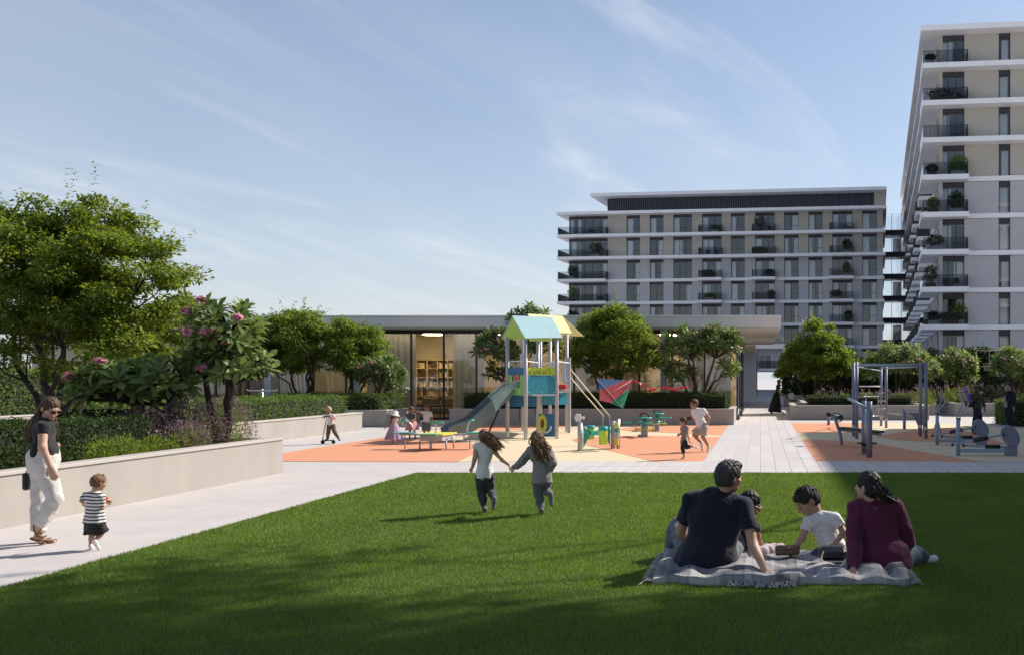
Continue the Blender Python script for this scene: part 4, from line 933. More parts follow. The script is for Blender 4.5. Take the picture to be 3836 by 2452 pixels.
for (xa, ya, yb, Y_) in ((280, 1240, 1085, 30.5), (452, 1180, 1085, 30.8), (543, 1150, 1085, 31)):
    mb = MB(); q = U_(xa, ya, Y_); mb.tube([(q[0], Y_, q[2]), (q[0], Y_, zat(U_, yb, Y_))], .012, 6); part(mb, 'hanging_rope', m_black, twr, tw_off)
def wpt(x_, y_, Y_): return U_(x_, y_, Y_)
A, B_, C_, D_, E_ = wpt(200, 92, 29.2), wpt(630, 110, 30.0), wpt(343, 335, 28.25), wpt(750, 328, 29.1), wpt(82, 330, 30.1)
Fp = E_ + (D_ - C_)
def slab4(a, b_, c_, d_, t=.03):
    a, b_, c_, d_ = [np.array(q, float) for q in (a, b_, c_, d_)]; n = unit(np.cross(b_ - a, c_ - a))[None][0]
    if n[2] > 0: n = -n
    mb = MB(); mb.add([a, b_, c_, d_, a + n * t, b_ + n * t, c_ + n * t, d_ + n * t], [(0, 1, 2, 3), (7, 6, 5, 4), (0, 4, 5, 1), (1, 5, 6, 2), (2, 6, 7, 3), (3, 7, 4, 0)]); return mb
part(slab4(A, B_, D_, C_), 'roof_panel', m_roofb, twr, tw_off); part(slab4(A + (0, .02, -.005), E_, Fp, B_ + (0, .02, -.005)), 'roof_panel', m_roofb, twr, tw_off)
mb = MB(); gi = np.array((.02, .02, -.04)); mb.add([A + gi, C_ + gi, E_ + gi, A + gi + (.025, .02, 0), C_ + gi + (.025, .02, 0), E_ + gi + (.025, .02, 0)], [(0, 1, 2), (5, 4, 3), (0, 3, 4, 1), (1, 4, 5, 2), (2, 5, 3, 0)]); part(mb, 'gable_panel', m_lime, twr, tw_off)
a, b_, c_, d_ = wpt(370, 72, 31.6), wpt(745, 95, 32.3), wpt(852, 283, 31.3), wpt(480, 270, 30.6)
part(slab4(a, b_, c_, d_), 'roof_panel', m_roofy, twr, tw_off)
e_, f_ = d_ + np.array((0, 2.0, 0)), c_ + np.array((0, 2.0, 0)); part(slab4(a + (0, .02, -.005), e_, f_, b_ + (0, .02, -.005)), 'roof_panel', m_roofy, twr, tw_off)
mb = MB(); mb.box(C_[0] + .1, C_[0] + .75, C_[1] + .04, C_[1] + .07, C_[2] - .09, C_[2] - .02); part(mb, 'fascia_board', m_lime, twr, tw_off)
# slide
sl_pts = [W(1942, 1452, 29.2), W(1908, 1460, 29.0), W(1862, 1500, 28.6), W(1812, 1548, 28.2), W(1765, 1590, 27.9), W(1728, 1606, 27.7), W(1695, 1612, 27.6), W(1668, 1618, 27.5)]; SLS = Vector((.62, -.78, 0))
sp = smooth_path(sl_pts, 5); sd = MB(); prof = [(-.33, .22), (-.29, .23), (-.26, .03), (-.14, -.02), (.14, -.02), (.26, .03), (.29, .23), (.33, .22), (.31, -.12), (-.31, -.12)]
vs = []
for i, p in enumerate(sp):
    d = (sp[min(i + 1, len(sp) - 1)] - sp[max(i - 1, 0)]).normalized(); up_ = SLS.cross(d); up_ = up_ if up_.z > 0 else -up_
    fade = min(1, .55 + .45 * (len(sp) - 1 - i) / 6)
    for (y_, h_) in prof: vs.append(p + SLS * y_ + up_ * (h_ * (fade if h_ > 0 else 1) * 1.0))
n = len(prof); sd.add(vs, [[i * n + k, i * n + (k + 1) % n, (i + 1) * n + (k + 1) % n, (i + 1) * n + k] for i in range(len(sp) - 1) for k in range(n)] + [list(range(n)), [(len(sp) - 1) * n + k for k in range(n)]], 0)
sdo = part(sd, 'slide', m_slide, twr, tw_off)
rail(twr, tw_off, W(1868, 1535, 28.7), (W(1822, 1612, 29.6)[0], 29.6, -.01), .03, m_black, 'slide_support')
for (xa, ya, xb, yb, yo) in ((830, 668, 2282, 1555, 0), (830, 758, 2257, 1552, .0)):
    q0 = U_(xa, ya, 32.2); q1 = W(xb, yb, 36.4); mb = MB(); mb.tube(smooth_path([q0, lerp(q0, q1, .5), lerp(q0, q1, .97), q1 + np.array((.01, .03, -.06)), (q1[0] + .012, 36.42, q1[2] - .3), (q1[0] + .012, 36.42, -.01)], 4), .022, 8); part(mb, 'climbing_pole', m_rope, twr, tw_off)
# ---- four seat seesaw table
P_ = view(1500, 1500, 4.378)
so_ = G(1500 + 605 / 4.378, 1500 + 790 / 4.378); so_ = np.array((so_[0], so_[1], 0)); ys = so_[1]
ss = empty('seesaw_table', so_, 0, 'see-saw table with yellow top and teal seats beside the hatted girl', 'seesaw')
mb = MB(); top_z = .41; pl = [(-.40, -.12), (-.30, -.5), (.30, -.5), (.40, -.12), (.36, .45), (-.36, .45)]
mb.prism(pl, top_z - .035, top_z); mb.build('table_top', m_yellow, ss)
mb = MB(); mb.prism([(x_ * .92, y_ * .92) for x_, y_ in pl], top_z - .17, top_z - .04); mb.build('frame', m_post, ss)
for (x_, y_) in ((-.32, -.36), (.0, -.46), (.34, -.36), (-.3, .36), (.3, .36)):
    mb = MB(); mb.tube([(x_, y_, -.01), (x_, y_, top_z - .17)], .022, 8); mb.build('leg', m_post, ss)
for (x0, x1, mm) in ((-.98, -.41, m_post), (.41, 1.05, m_post)):
    mb = MB(); mb.box(x0, x1, .0, .16, top_z - .06, top_z - .015, c=.006); ar = mb.build('arm', mm, ss)
    mb = MB(); e = x0 - .12 if x0 < 0 else x1 - .25; mb.prism([(e, -.1), (e + .42, -.07), (e + .48, .08), (e + .42, .23), (e, .26), (e - .08, .08)], top_z - .01, top_z + .012); mb.build('seat', m_teal, ar)
mb = MB(); mb.prism([(-.2, -.72), (.2, -.72), (.24, -.56), (.1, -.5), (-.1, -.5), (-.24, -.56)], top_z - .03, top_z + .01); mb.build('seat', m_teal, ss)
for (pts, g0, g1) in (([(0, -.1, top_z), (0, -.1, top_z + .27)], (-.17, -.1, top_z + .27), (.2, -.1, top_z + .27)), ([(-.62, .08, top_z), (-.66, .08, top_z + .15), (-.75, .08, top_z + .28), (-.85, .08, top_z + .31)], (-.90, .02, top_z + .31), (-.78, .14, top_z + .315)), ([(.72, .08, top_z), (.76, .08, top_z + .2), (.82, .08, top_z + .30)], (.76, .03, top_z + .32), (.9, .13, top_z + .32))):
    mb = MB(); mb.tube(smooth_path(pts, 4), .02, 8); ha = mb.build('handle', m_steel, ss); mb = MB(); mb.tube([g0, g1], .022, 8); mb.build('grip', m_teal, ha)
for x_ in (-.85, .8):
    mb = MB(); mb.tube([(x_, .08, -.01), (x_, .08, top_z - .06)], .016, 6); mb.build('leg', m_post, ss)
# ---- sand and water table
st0 = N_(423, 812); st1 = N_(848, 780); off = (st0[0], st0[1], 0)
sw = empty('sand_play_table', off, 0, 'sand play table with lime cups and white flower topped post', 'play table')
for q, yt in ((st0, 452), (st1, 430)):
    mb = MB(); mb.tube([(q[0], q[1], -.01), (q[0], q[1], zat(N_, yt, q[1]))], .062, 12); part(mb, 'post', m_post, sw, off)
fl = MB(); c = N_(398, 388, st0[1])
for k in range(6):
    a = k * math.pi / 3; fl.ball((c[0] + .055 * math.cos(a), c[1], c[2] + .065 * math.sin(a)), (.04, .02, .045), 0, 8, 6)
fl.ball((c[0], c[1], c[2]), (.05, .025, .05), 0, 8, 6); fl.ball((c[0] + .13, c[1], c[2] + .0), (.035, .02, .04), 0, 8, 6); part(fl, 'flower_top', m_whitep, sw, off)
mb = MB(); mb.tube([(st0[0], st0[1], zat(N_, 455, st0[1])), (c[0], c[1], c[2] - .05)], .018, 6); part(mb, 'stem', m_post, sw, off)
zt = zat(N_, 572, 24.3); d_ = st1 - st0
mb = MB(); aa, bb = lerp(st0, st1, .13), lerp(st0, st1, .95); mb.prism([(aa[0], aa[1] - .16), (bb[0], bb[1] - .16), (bb[0], bb[1] + .2), (aa[0], aa[1] + .2)], zt - .025, zt + .025); part(mb, 'tray', m_teal, sw, off)
mb = MB(); mb.prism([(lerp(st0, st1, .38)[0], lerp(st0, st1, .38)[1] - .28), (bb[0], bb[1] - .28), (bb[0], bb[1] - .17), (lerp(st0, st1, .34)[0], lerp(st0, st1, .34)[1] - .17)], zt - .08, zt + .02); part(mb, 'tray_lip', m_teal, sw, off)
for t in (.10, .90):
    q = lerp(st0, st1, t); mb = MB(); s_ = 1 if t < .5 else -1
    mb.prism([(q[0], zt - .38), (q[0] + s_ * .18, zt - .03), (q[0], zt + .16)], q[1] - .02, q[1] + .02, plane='xz'); part(mb, 'bracket', m_teal, sw, off)
for (xa, xb, ya, yb, yr, dy) in ((510, 610, 492, 665, 530, .15), (660, 780, 505, 730, 552, -.1)):
    Y_ = 24.2 + dy; cxx = (N_(xa, 0, Y_)[0] + N_(xb, 0, Y_)[0]) / 2; r_ = (N_(xb, 0, Y_)[0] - N_(xa, 0, Y_)[0]) / 2
    mb = MB(); mb.lathe([(.001, zat(N_, yb, Y_)), (r_ * .92, zat(N_, yb, Y_)), (r_ * .95, zat(N_, yr, Y_))], (cxx, Y_, 0), 18); cu = part(mb, 'cup', m_lime, sw, off)
    mb = MB(); mb.lathe([(r_ * .96, zat(N_, yr, Y_)), (r_ * 1.03, zat(N_, yr, Y_) + .01), (r_ * 1.03, zat(N_, ya, Y_)), (r_ * .7, zat(N_, ya, Y_) + .01), (.001, zat(N_, ya, Y_) + .01)], (cxx, Y_, 0), 18); part(mb, 'lid', mat('cup_lid', (.02, .33, .36), .4) if 'cup_lid' not in MATS else MATS['cup_lid'], cu, off)
q = N_(915, 745, 24.9); mb = MB(); mb.tube([(q[0], 24.9, -.01), (q[0], 24.9, zat(N_, 405, 24.9))], .045, 10); part(mb, 'post', m_steel, sw, off)
for (ya, yb, mm) in ((515, 440, m_yellow), (575, 518, m_teal), (650, 580, m_post), (740, 655, m_yellow)):
    mb = MB(); mb.box(N_(872, 0, 24.8)[0], N_(922, 0, 24.8)[0], 24.7, 24.76, zat(N_, ya, 24.8), zat(N_, yb, 24.8), c=.008); part(mb, 'activity_panel', mm, sw, off)
# ---- star spinners
def spinner(lbl, cxz, rot):
    o = empty('star_spinner', (cxz[0], cxz[1], 0), rot, lbl, 'spinner', 'star spinners on the playground')
    mb = MB(); mb.lathe([(.11, -.01), (.10, .33), (.001, .34)], (0, 0, 0), 14); mb.build('post', m_post, o)
    mb = MB(); mb.box(-.2, -.08, -.08, .08, -.01, .07, c=.01); mb.build('foot', m_post, o)
    def star(r, w_, z, m, n, nm, ph=0):
        for k in range(n):
            a = ph + 2 * math.pi * k / n; mx = Matrix.Rotation(a, 4, 'Z'); b2 = MB(); b2.prism([(.04, -w_ * .5), (r * .55, -w_ * .45), (r * .8, -w_), (r, -w_ * .6), (r + .05, 0), (r, w_ * .6), (r * .8, w_), (r * .55, w_ * .45), (.04, w_ * .5)], z, z + .03, mx=mx); b2.build(nm, m, o)
    star(.33, .10, .22, m_yellow, 4, 'foot_plate', .5); star(.62, .13, .42, m_teal, 4, 'seat', .1)
    mb = MB(); mb.lathe([(.001, .34), (.06, .34), (.06, .56), (.001, .57)], (0, 0, 0), 10); mb.build('hub', m_teal, o)
    mb = MB(); mb.lathe([(.001, .56), (.24, .56), (.25, .575), (.24, .595), (.001, .6)], (0, 0, 0), 20); mb.build('top_disc', m_teal, o)
    mb = MB(); mb.tube(smooth_path([(-.13, 0, .6), (-.12, 0, .68), (-.05, 0, .72), (.05, 0, .72), (.12, 0, .68), (.13, 0, .6)], 4), .022, 8); mb.build('handle', m_black, o)
    for k in range(4):
        a = .3 + k * 1.57; b2 = MB(); b2.tube([(.28 * math.cos(a), .28 * math.sin(a), .25), (.3 * math.cos(a), .3 * math.sin(a), .43)], .012, 6); b2.build('rod', m_steel, o)
spinner('nearer teal and yellow star spinner on orange surface', N_(1252, 632), .2); spinner('farther teal and yellow star spinner near the planter wall', N_(1417, 552), .8)
# ---- kite
KY = 26.5
kd = lambda x_, y_: Z5(x_, y_, KY + (x_ - 440) * .0016 - (y_ - 800) * .0012)
kc = kd(440, 800); kt = empty('kite', kc, 0, 'diamond kite in blue, red and green with ribbon tail', 'kite')
mk = [mat('kite_blue', (.07, .16, .36), .5, trans=.0, var=.15, scale=12), mat('kite_red', (.50, .07, .09), .5, var=.15, scale=12), mat('kite_green', (.03, .30, .15), .5, var=.15, scale=12)]
for pts, mm in (([(297, 697), (525, 708), (320, 790)], mk[0]), ([(525, 708), (585, 712), (572, 768), (412, 896), (322, 875), (320, 790)], mk[1]), ([(572, 768), (515, 942), (412, 896)], mk[2])):
    q = [kd(*p) for p in pts]; q2 = [p + np.array((0, .006, 0)) for p in q]; n = len(q)
    mb = MB(); mb.add(q + q2, [list(range(n)), [n + i for i in range(n)][::-1]] + [[i, (i + 1) % n, n + (i + 1) % n, n + i] for i in range(n)]); part(mb, 'sail', mm, kt, kc)
for a, b_ in (((297, 697), (515, 942)), ((585, 712), (322, 875))):
    mb = MB(); mb.tube([kd(*a) - (0, .008, 0), kd(*b_) - (0, .008, 0)], .006, 6); part(mb, 'spar', m_rope, kt, kc)
m_rib = mat('ribbon_red', (.62, .03, .06), .5, var=.15, scale=10)
for seg in ([(590, 715), (640, 722), (690, 765), (745, 788), (800, 782)], [(838, 770), (900, 776), (950, 784), (1000, 770), (1045, 766)]):
    pts = smooth_path([Z5(x_, y_, KY + .3) for x_, y_ in seg], 5); vs = []
    for i, p in enumerate(pts):
        w_ = .026 + .016 * math.sin(i * .9); vs += [p + Vector((0, .05 * math.sin(i * 1.1), w_)), p + Vector((0, -.05 * math.sin(i * 1.1), -w_))]
    mb = MB(); mb.add(vs, [(2 * i, 2 * i + 2, 2 * i + 3, 2 * i + 1) for i in range(len(pts) - 1)], 0, True); part(mb, 'tail', m_rib, kt, kc)
# the two small ribbon pieces hang on a thin line
mb = MB(); mb.tube([Z5(585, 712, KY + .3), Z5(800, 782, KY + .3), Z5(838, 770, KY + .3), Z5(1045, 766, KY + .3)], .004, 5); part(mb, 'tail_line', m_red, kt, kc)
# ------------------------------------------------------------------ outdoor gym
# pull-up frame
f0 = Gz(488, 1043); off = (f0[0], f0[1], 0)
fr = empty('pull_up_frame', off, 0, 'tall blue steel pull up frame with ladder in the gym area', 'gym frame')
pf = {}
for k, (x_, yb, yt) in {'a': (452, 1018, 172), 'b': (488, 1043, 168), 'c': (1219, 1018, 185), 'd': (1283, 1043, 168), 'e': (768, 898, 230), 'f': (826, 920, 205)}.items():
    g_ = Gz(x_, yb); zt = zat(Gz, yt, g_[1]); pf[k] = (g_[0], g_[1], zt); mb = MB(); mb.tube([(g_[0], g_[1], -.01), (g_[0], g_[1], zt)], .05, 12); part(mb, 'post', m_gym, fr, off)
    mb = MB(); mb.lathe([(.052, .26), (.056, .27), (.056, .33), (.052, .34)], (g_[0], g_[1], 0), 12); part(mb, 'collar', m_steel, fr, off)
zz = lambda k, d: (pf[k][0], pf[k][1], pf[k][2] - d)
for a, b_, d in (('b', 'd', .07), ('a', 'c', .09), ('a', 'e', .12), ('e', 'f', .05), ('f', 'c', .1)): rail(fr, off, zz(a, d), zz(b_, d), .022, m_gyml, 'bar')
lx0, lx1 = Gz(733, 0, 35.5)[0], Gz(826, 0, 35.5)[0]; zl0, zl1 = zat(Gz, 790, 35.5), zat(Gz, 520, 35.5)
mb = MB(); mb.tube(smooth_path([(lx1, 35.4, zl0), (lx0 + .08, 35.4, zl0 + .01), (lx0, 35.4, zl0 + .1), (lx0, 35.4, zl1 - .1), (lx0 + .08, 35.4, zl1), (lx1, 35.4, zl1)], 4), .016, 8); la = part(mb, 'ladder', m_steel, fr, off)
for t in (.33, .66): mb = MB(); z_ = zl0 + (zl1 - zl0) * t; mb.tube([(lx0, 35.4, z_), (lx1, 35.4, z_)], .013, 6); part(mb, 'rung', m_steel, la, off)
mb = MB(); q = [Gz(513, 520, 33), Gz(580, 520, 33), Gz(595, 535, 33), Gz(595, 600, 33)]; mb.tube(smooth_path(q, 4), .014, 6); part(mb, 'hand_loop', m_steel, fr, off)
rail(fr, off, Gz(513, 560, 33), Gz(735, 560, 34.5), .016, m_steel, 'bar'); rail(fr, off, Gz(513, 445, 36), Gz(760, 447, 36), .02, m_whitep, 'bar'); rail(fr, off, Gz(620, 790, 35), Gz(740, 782, 35.4), .016, m_steel, 'bar')
# low bar posts and sit-up board
g1 = Gz(1035, 935); off2 = (g1[0], g1[1], 0)
lb = empty('low_bars', off2, 0, 'low exercise bars with sit up board between steel posts', 'gym bars')
mb = MB(); mb.tube([(g1[0], g1[1], -.01), (g1[0], g1[1], zat(Gz, 700, g1[1]))], .055, 12); part(mb, 'post', m_gym, lb, off2)
for y_ in (718, 758):
    rail(lb, off2, (g1[0], g1[1], zat(Gz, y_, g1[1])), (Gz(1262, 0, g1[1])[0], g1[1], zat(Gz, y_, g1[1])), .02, m_gyml, 'bar')
rail(lb, off2, Gz(842, 752, 35), (g1[0], g1[1], zat(Gz, 768, g1[1])), .02, m_steel, 'bar')
mb = MB(); mb.tube([(Gz(1262, 0, g1[1])[0], g1[1], -.01), (Gz(1262, 0, g1[1])[0], g1[1], zat(Gz, 700, g1[1]))], .045, 10); part(mb, 'post', m_gym, lb, off2)
mb = MB(); pl = [(Gz(x_, 0, 31.5)[0], zat(Gz, y_, 31.5)) for x_, y_ in ((1085, 752), (1250, 750), (1255, 890), (1195, 893), (1165, 820), (1130, 780))]; mb.prism(pl, 31.6, 31.66, plane='xz'); part(mb, 'board', m_gym, lb, off2)
rail(lb, off2, Gz(1195, 890, 31.6), (Gz(1195, 0, 31.6)[0], 31.6, -.01), .015, m_gyml, 'leg')
rail(lb, off2, Gz(1250, 890, 31.6), (Gz(1255, 0, 31.6)[0], 31.6, -.01), .015, m_gyml, 'leg')
# twist station
ga, gb = Gz(572, 1215), Gz(632, 1258); off3 = (gb[0], gb[1], 0)
ts = empty('twist_station', off3, 0, 'twin post twist trainer with slanted handle bar and foot discs', 'gym machine')
for g_, yt, r_ in ((ga, 608, .062), (gb, 618, .068)):
    mb = MB(); mb.tube([(g_[0], g_[1], -.01), (g_[0], g_[1], zat(Gz, yt, g_[1]))], r_, 14); part(mb, 'post', m_gym, ts, off3)
rail(ts, off3, Gz(382, 580, 22.6), Gz(602, 692, 22.6), .03, m_gyml, 'handle_bar'); rail(ts, off3, Gz(588, 690, 22.7), Gz(588, 1100, 22.7), .018, m_steel, 'rod')
for x_ in (552, 660):
    q = Gz(x_, 1103, 22.9); mb = MB(); mb.lathe([(.001, 0), (.13, 0), (.135, .015), (.13, .03), (.001, .035)], q, 20); part(mb, 'foot_disc', m_black, ts, off3)
rail(ts, off3, Gz(545, 1118, 22.9), Gz(670, 1118, 22.9), .022, m_black, 'foot_bar')
# back-extension bench
gc = Gz(318, 1118); off4 = (gc[0], gc[1], 0); bY = gc[1]
bn = empty('back_bench', off4, 0, 'blue gym bench with black pad and roller handles near the path', 'gym bench')
mb = MB(); mb.tube(smooth_path([Gz(238, 800, bY), Gz(258, 870, bY), Gz(290, 960, bY), Gz(308, 1040, bY), (gc[0], bY, -.01)], 5), .045, 10); part(mb, 'post', m_gym, bn, off4)
mb = MB(); a, c_ = Gz(305, 940, bY), Gz(765, 990, bY - 1.2); d = unit(c_ - a); mb.tube([a, c_], .045, 8); part(mb, 'frame', m_gym, bn, off4)
dx = np.array((-d[1], d[0], 0)) * .13
mb = MB(); up_ = np.array((0, 0, .05)); vs = []
for q, sgn in ((a, 1), (a, -1), (c_, -1), (c_, 1)): vs.append(q + dx * sgn + up_ * .5)
mb.add(vs + [v + up_ for v in vs], [(0, 1, 2, 3), (7, 6, 5, 4), (0, 4, 5, 1), (1, 5, 6, 2), (2, 6, 7, 3), (3, 7, 4, 0)]); part(mb, 'pad', m_black, bn, off4)
mb = MB(); e = lerp(a, c_, .72); mb.tube([(e[0], e[1], -.01), (e[0], e[1], e[2])], .05, 10); part(mb, 'post', m_gym, bn, off4)
mb = MB(); mb.tube([Gz(170, 768, bY), Gz(300, 800, bY)], .045, 10); part(mb, 'cross_tube', m_gym, bn, off4)
for x_, y_, dy in ((165, 768, -.12), (300, 800, -.12)):
    mb = MB(); q = Gz(x_, y_, bY); mb.tube([q + (0, -.1, 0), q + (0, .2, 0)], .06, 12); part(mb, 'roller', m_black, bn, off4)
mb = MB(); mb.tube(smooth_path([Gz(212, 765, bY - .1), Gz(240, 752, bY - .1), Gz(310, 770, bY - .1), Gz(328, 800, bY - .1), Gz(312, 840, bY - .1), Gz(275, 852, bY - .1)], 4), .014, 6); part(mb, 'handle', m_black, bn, off4)
g5 = Gz(165, 890); bo = empty('short_post', (g5[0], g5[1], 0), 0, 'short round gym post on the back orange patch', 'post')
mb = MB(); mb.tube([(0, 0, -.01), (0, 0, .40)], .055, 12); mb.build('shaft', m_gym, bo); mb = MB(); mb.lathe([(.06, .40), (.06, .425), (.001, .43)], (0, 0, 0), 12); mb.build('cap', m_black, bo)
# ellipticals
def elliptical(lbl, org, sc_):
    o = empty('elliptical_trainer', org, 0, lbl, 'elliptical trainer', 'elliptical trainers in the gym')
    def L(x_, z_): return np.array((x_ * sc_, 0, z_ * sc_))
    pc = lambda x_, y_, dy=0: np.array(((x_ - 1652) * .00211, dy, (1235 - y_) * .00211)) * sc_
    mb = MB(); mb.tube([pc(1652, 1238), pc(1652, 825)], .05 * sc_, 12); mb.build('post', m_gyml, o)
    mb = MB(); mb.box(.06 * sc_, 1.3 * sc_, -.05, .05, .07 * sc_, .16 * sc_, c=.012); mb.build('base_beam', m_gyml, o)
    mb = MB(); q0, q1 = pc(2195, 1235), pc(2318, 1125); mb.box(q0[0], q1[0], -.13, .13, -.01, q1[2], c=.015); mb.build('housing', m_gym, o)
    c = pc(2240, 1010); mb = MB()
    pl = [(c[0] + .205 * sc_ * math.cos(a) * (1 + .0 * math.sin(a)) - .07 * sc_ * math.sin(a), c[2] + .26 * sc_ * math.sin(a)) for a in np.linspace(0, 2 * math.pi, 33)[:-1]]
    mb.prism(pl, -.16, -.02, plane='xz'); mb.build('wheel_cover', m_gym, o)
    for sgn, dy in ((1, -.2), (-1, .16)):
        a_, f_ = (pc(1600, 1115, dy), pc(1715, 1130, dy)) if sgn > 0 else (pc(1740, 1128, dy), pc(1575, 1112, dy))
        mb = MB(); mb.tube(smooth_path([pc(1690 if sgn < 0 else 1700, 520 if sgn < 0 else 560, dy), pc(1720 if sgn < 0 else 1750, 640, dy), pc(1660, 760, dy), pc(1655, 830, dy)], 5), .018 * sc_, 8); hd_ = mb.build('handle', m_gyml, o)
        lo = pc(1568, 1112, dy) if sgn > 0 else pc(1730, 1130, dy); mb = MB(); mb.tube([pc(1655, 815, dy), lo], .02 * sc_, 8); mb.build('swing_arm', m_gyml, o)
        hi = pc(2150, 990, dy) if sgn > 0 else pc(2340, 1150, dy); mb = MB(); mb.tube([lo, hi], .024 * sc_, 8); mb.build('pedal_arm', m_gyml, o)
        m_ = lerp(lo, hi, .55 if sgn > 0 else .55); dd = unit(hi - lo); mb = MB(); mb.tube([m_ - dd * .18 * sc_, m_ + dd * .18 * sc_], [.05 * sc_, .06 * sc_], 8); mb.build('foot_plate', m_black, o)
        for q in (lo, hi): mb = MB(); mb.ball(q, .036 * sc_, 0, 8, 6); mb.build('joint', m_black, o)
    mb = MB(); mb.tube([pc(1652, 815, -.22), pc(1652, 815, .18)], .022 * sc_, 8); mb.build('axle', m_black, o)
g_ = Gz(1652, 1235); elliptical('nearer grey blue elliptical trainer with oval wheel cover', (g_[0], g_[1], 0), 22.7 * 1 / (3638.6 * 3.0636) / .00211)
g_ = Gz(1412, 1112); elliptical('farther grey blue elliptical trainer with oval wheel cover', (g_[0], g_[1], 0), 26.35 / (3638.6 * 3.0636) / .00211 * .84)
# ---- T shaped bars in the left planting
def tbar(lbl, x_, yt, Y_, zb, half):
    c = D(x_, yt, Y_); o = empty('t_bar', (c[0], c[1], zb), 0, lbl, 'bar'); h_ = c[2] - zb
    mb = MB(); mb.tube([(0, 0, -.02), (0, 0, h_)], .05, 10); mb.build('post', m_steel, o)
    mb = MB(); mb.tube(smooth_path([(-half, 0, h_ - .02), (-half + .03, 0, h_ - .06), (0, 0, h_ - .06), (half - .03, 0, h_ - .06), (half, 0, h_ - .02)], 3), .02, 8); mb.build('cross_bar', m_steel, o)
tbar('steel T bar standing behind the light green hedge', 616, 913, 34.6, 0, .52); tbar('steel T bar half hidden by frangipani leaves at left', 319, 913, 27.5, .5, .5)
# ---- basketball hoops and concrete block bench
def hoop(lbl, x_, Y_, ztop, px, side=1):
    c = W(3050 + px / 3.0636, 1400, Y_)[0]; o = empty('basketball_hoop', (c, Y_, 0), 0, lbl, 'hoop')
    mb = MB(); mb.tube([(0, 0, 0), (0, 0, ztop - .4)], .05, 10); mb.build('pole', m_dark, o)
    mb = MB(); mb.tube([(0, 0, ztop - .5), (.4 * side, 0, ztop - .1)], .04, 8); mb.build('arm', m_dark, o)
    mb = MB(); x0 = .02 if side > 0 else -1.02
    mb.box(x0, x0 + 1.0, -.04, 0, ztop - .65, ztop + .15); bd = mb.build('backboard', m_glassr, o)
    mb = MB()
    for (a, b2, c2, d2) in ((x0, x0 + 1, ztop + .152, ztop + .19), (x0, x0 + 1, ztop - .69, ztop - .652)): mb.box(a, b2, -.045, .005, c2, d2)
    mb.box(x0 - .04, x0 - .002, -.045, .005, ztop - .65, ztop + .15); mb.box(x0 + 1.002, x0 + 1.04, -.045, .005, ztop - .65, ztop + .15); mb.build('border', m_rope, bd)
    mb = MB(); mb.tube([(x0 + .5 + .22 * math.cos(a), -.3 + .22 * math.sin(a), ztop - .5) for a in np.linspace(0, 2 * math.pi, 15)], .012, 6); rm = mb.build('rim', m_red, o)
    mb = MB()
    for k in range(10):
        a = k * .628; mb.tube([(x0 + .5 + .22 * math.cos(a), -.3 + .22 * math.sin(a), ztop - .51), (x0 + .5 + .12 * math.cos(a + .4), -.3 + .12 * math.sin(a + .4), ztop - .9)], .006, 4)
    mb.build('net', m_whitep, rm)
hoop('basketball hoop with framed backboard behind the man with backpack', 0, 52, 3.1, 1858); hoop('basketball hoop in the leaves at the far right edge', 0, 54, 3.2, 2222, -1)
q = Gz(2020, 775); bb = empty('block_bench', (q[0], q[1], 0), 0, 'pale concrete block seat beside the drinking woman', 'bench')
mb = MB(); mb.box(0, .72, 0, .7, 0, .40, c=.03); mb.build('base', m_cap, bb); mb = MB(); mb.box(.14, .76, .18, .76, .402, .62, c=.03); mb.build('top_block', m_cap, bb)
q = S_(682, 1250); b2 = empty('block_bench', (q[0], q[1], 0), 0, 'pale concrete block beside the stroller', 'bench')
mb = MB(); mb.box(0, 3.2, 0, 1.0, 0, .66, c=.03); mb.build('base', m_cap, b2); mb = MB(); mb.box(-.02, 3.22, -.02, 1.02, .662, .71, c=.01); mb.build('coping', m_cap, b2)
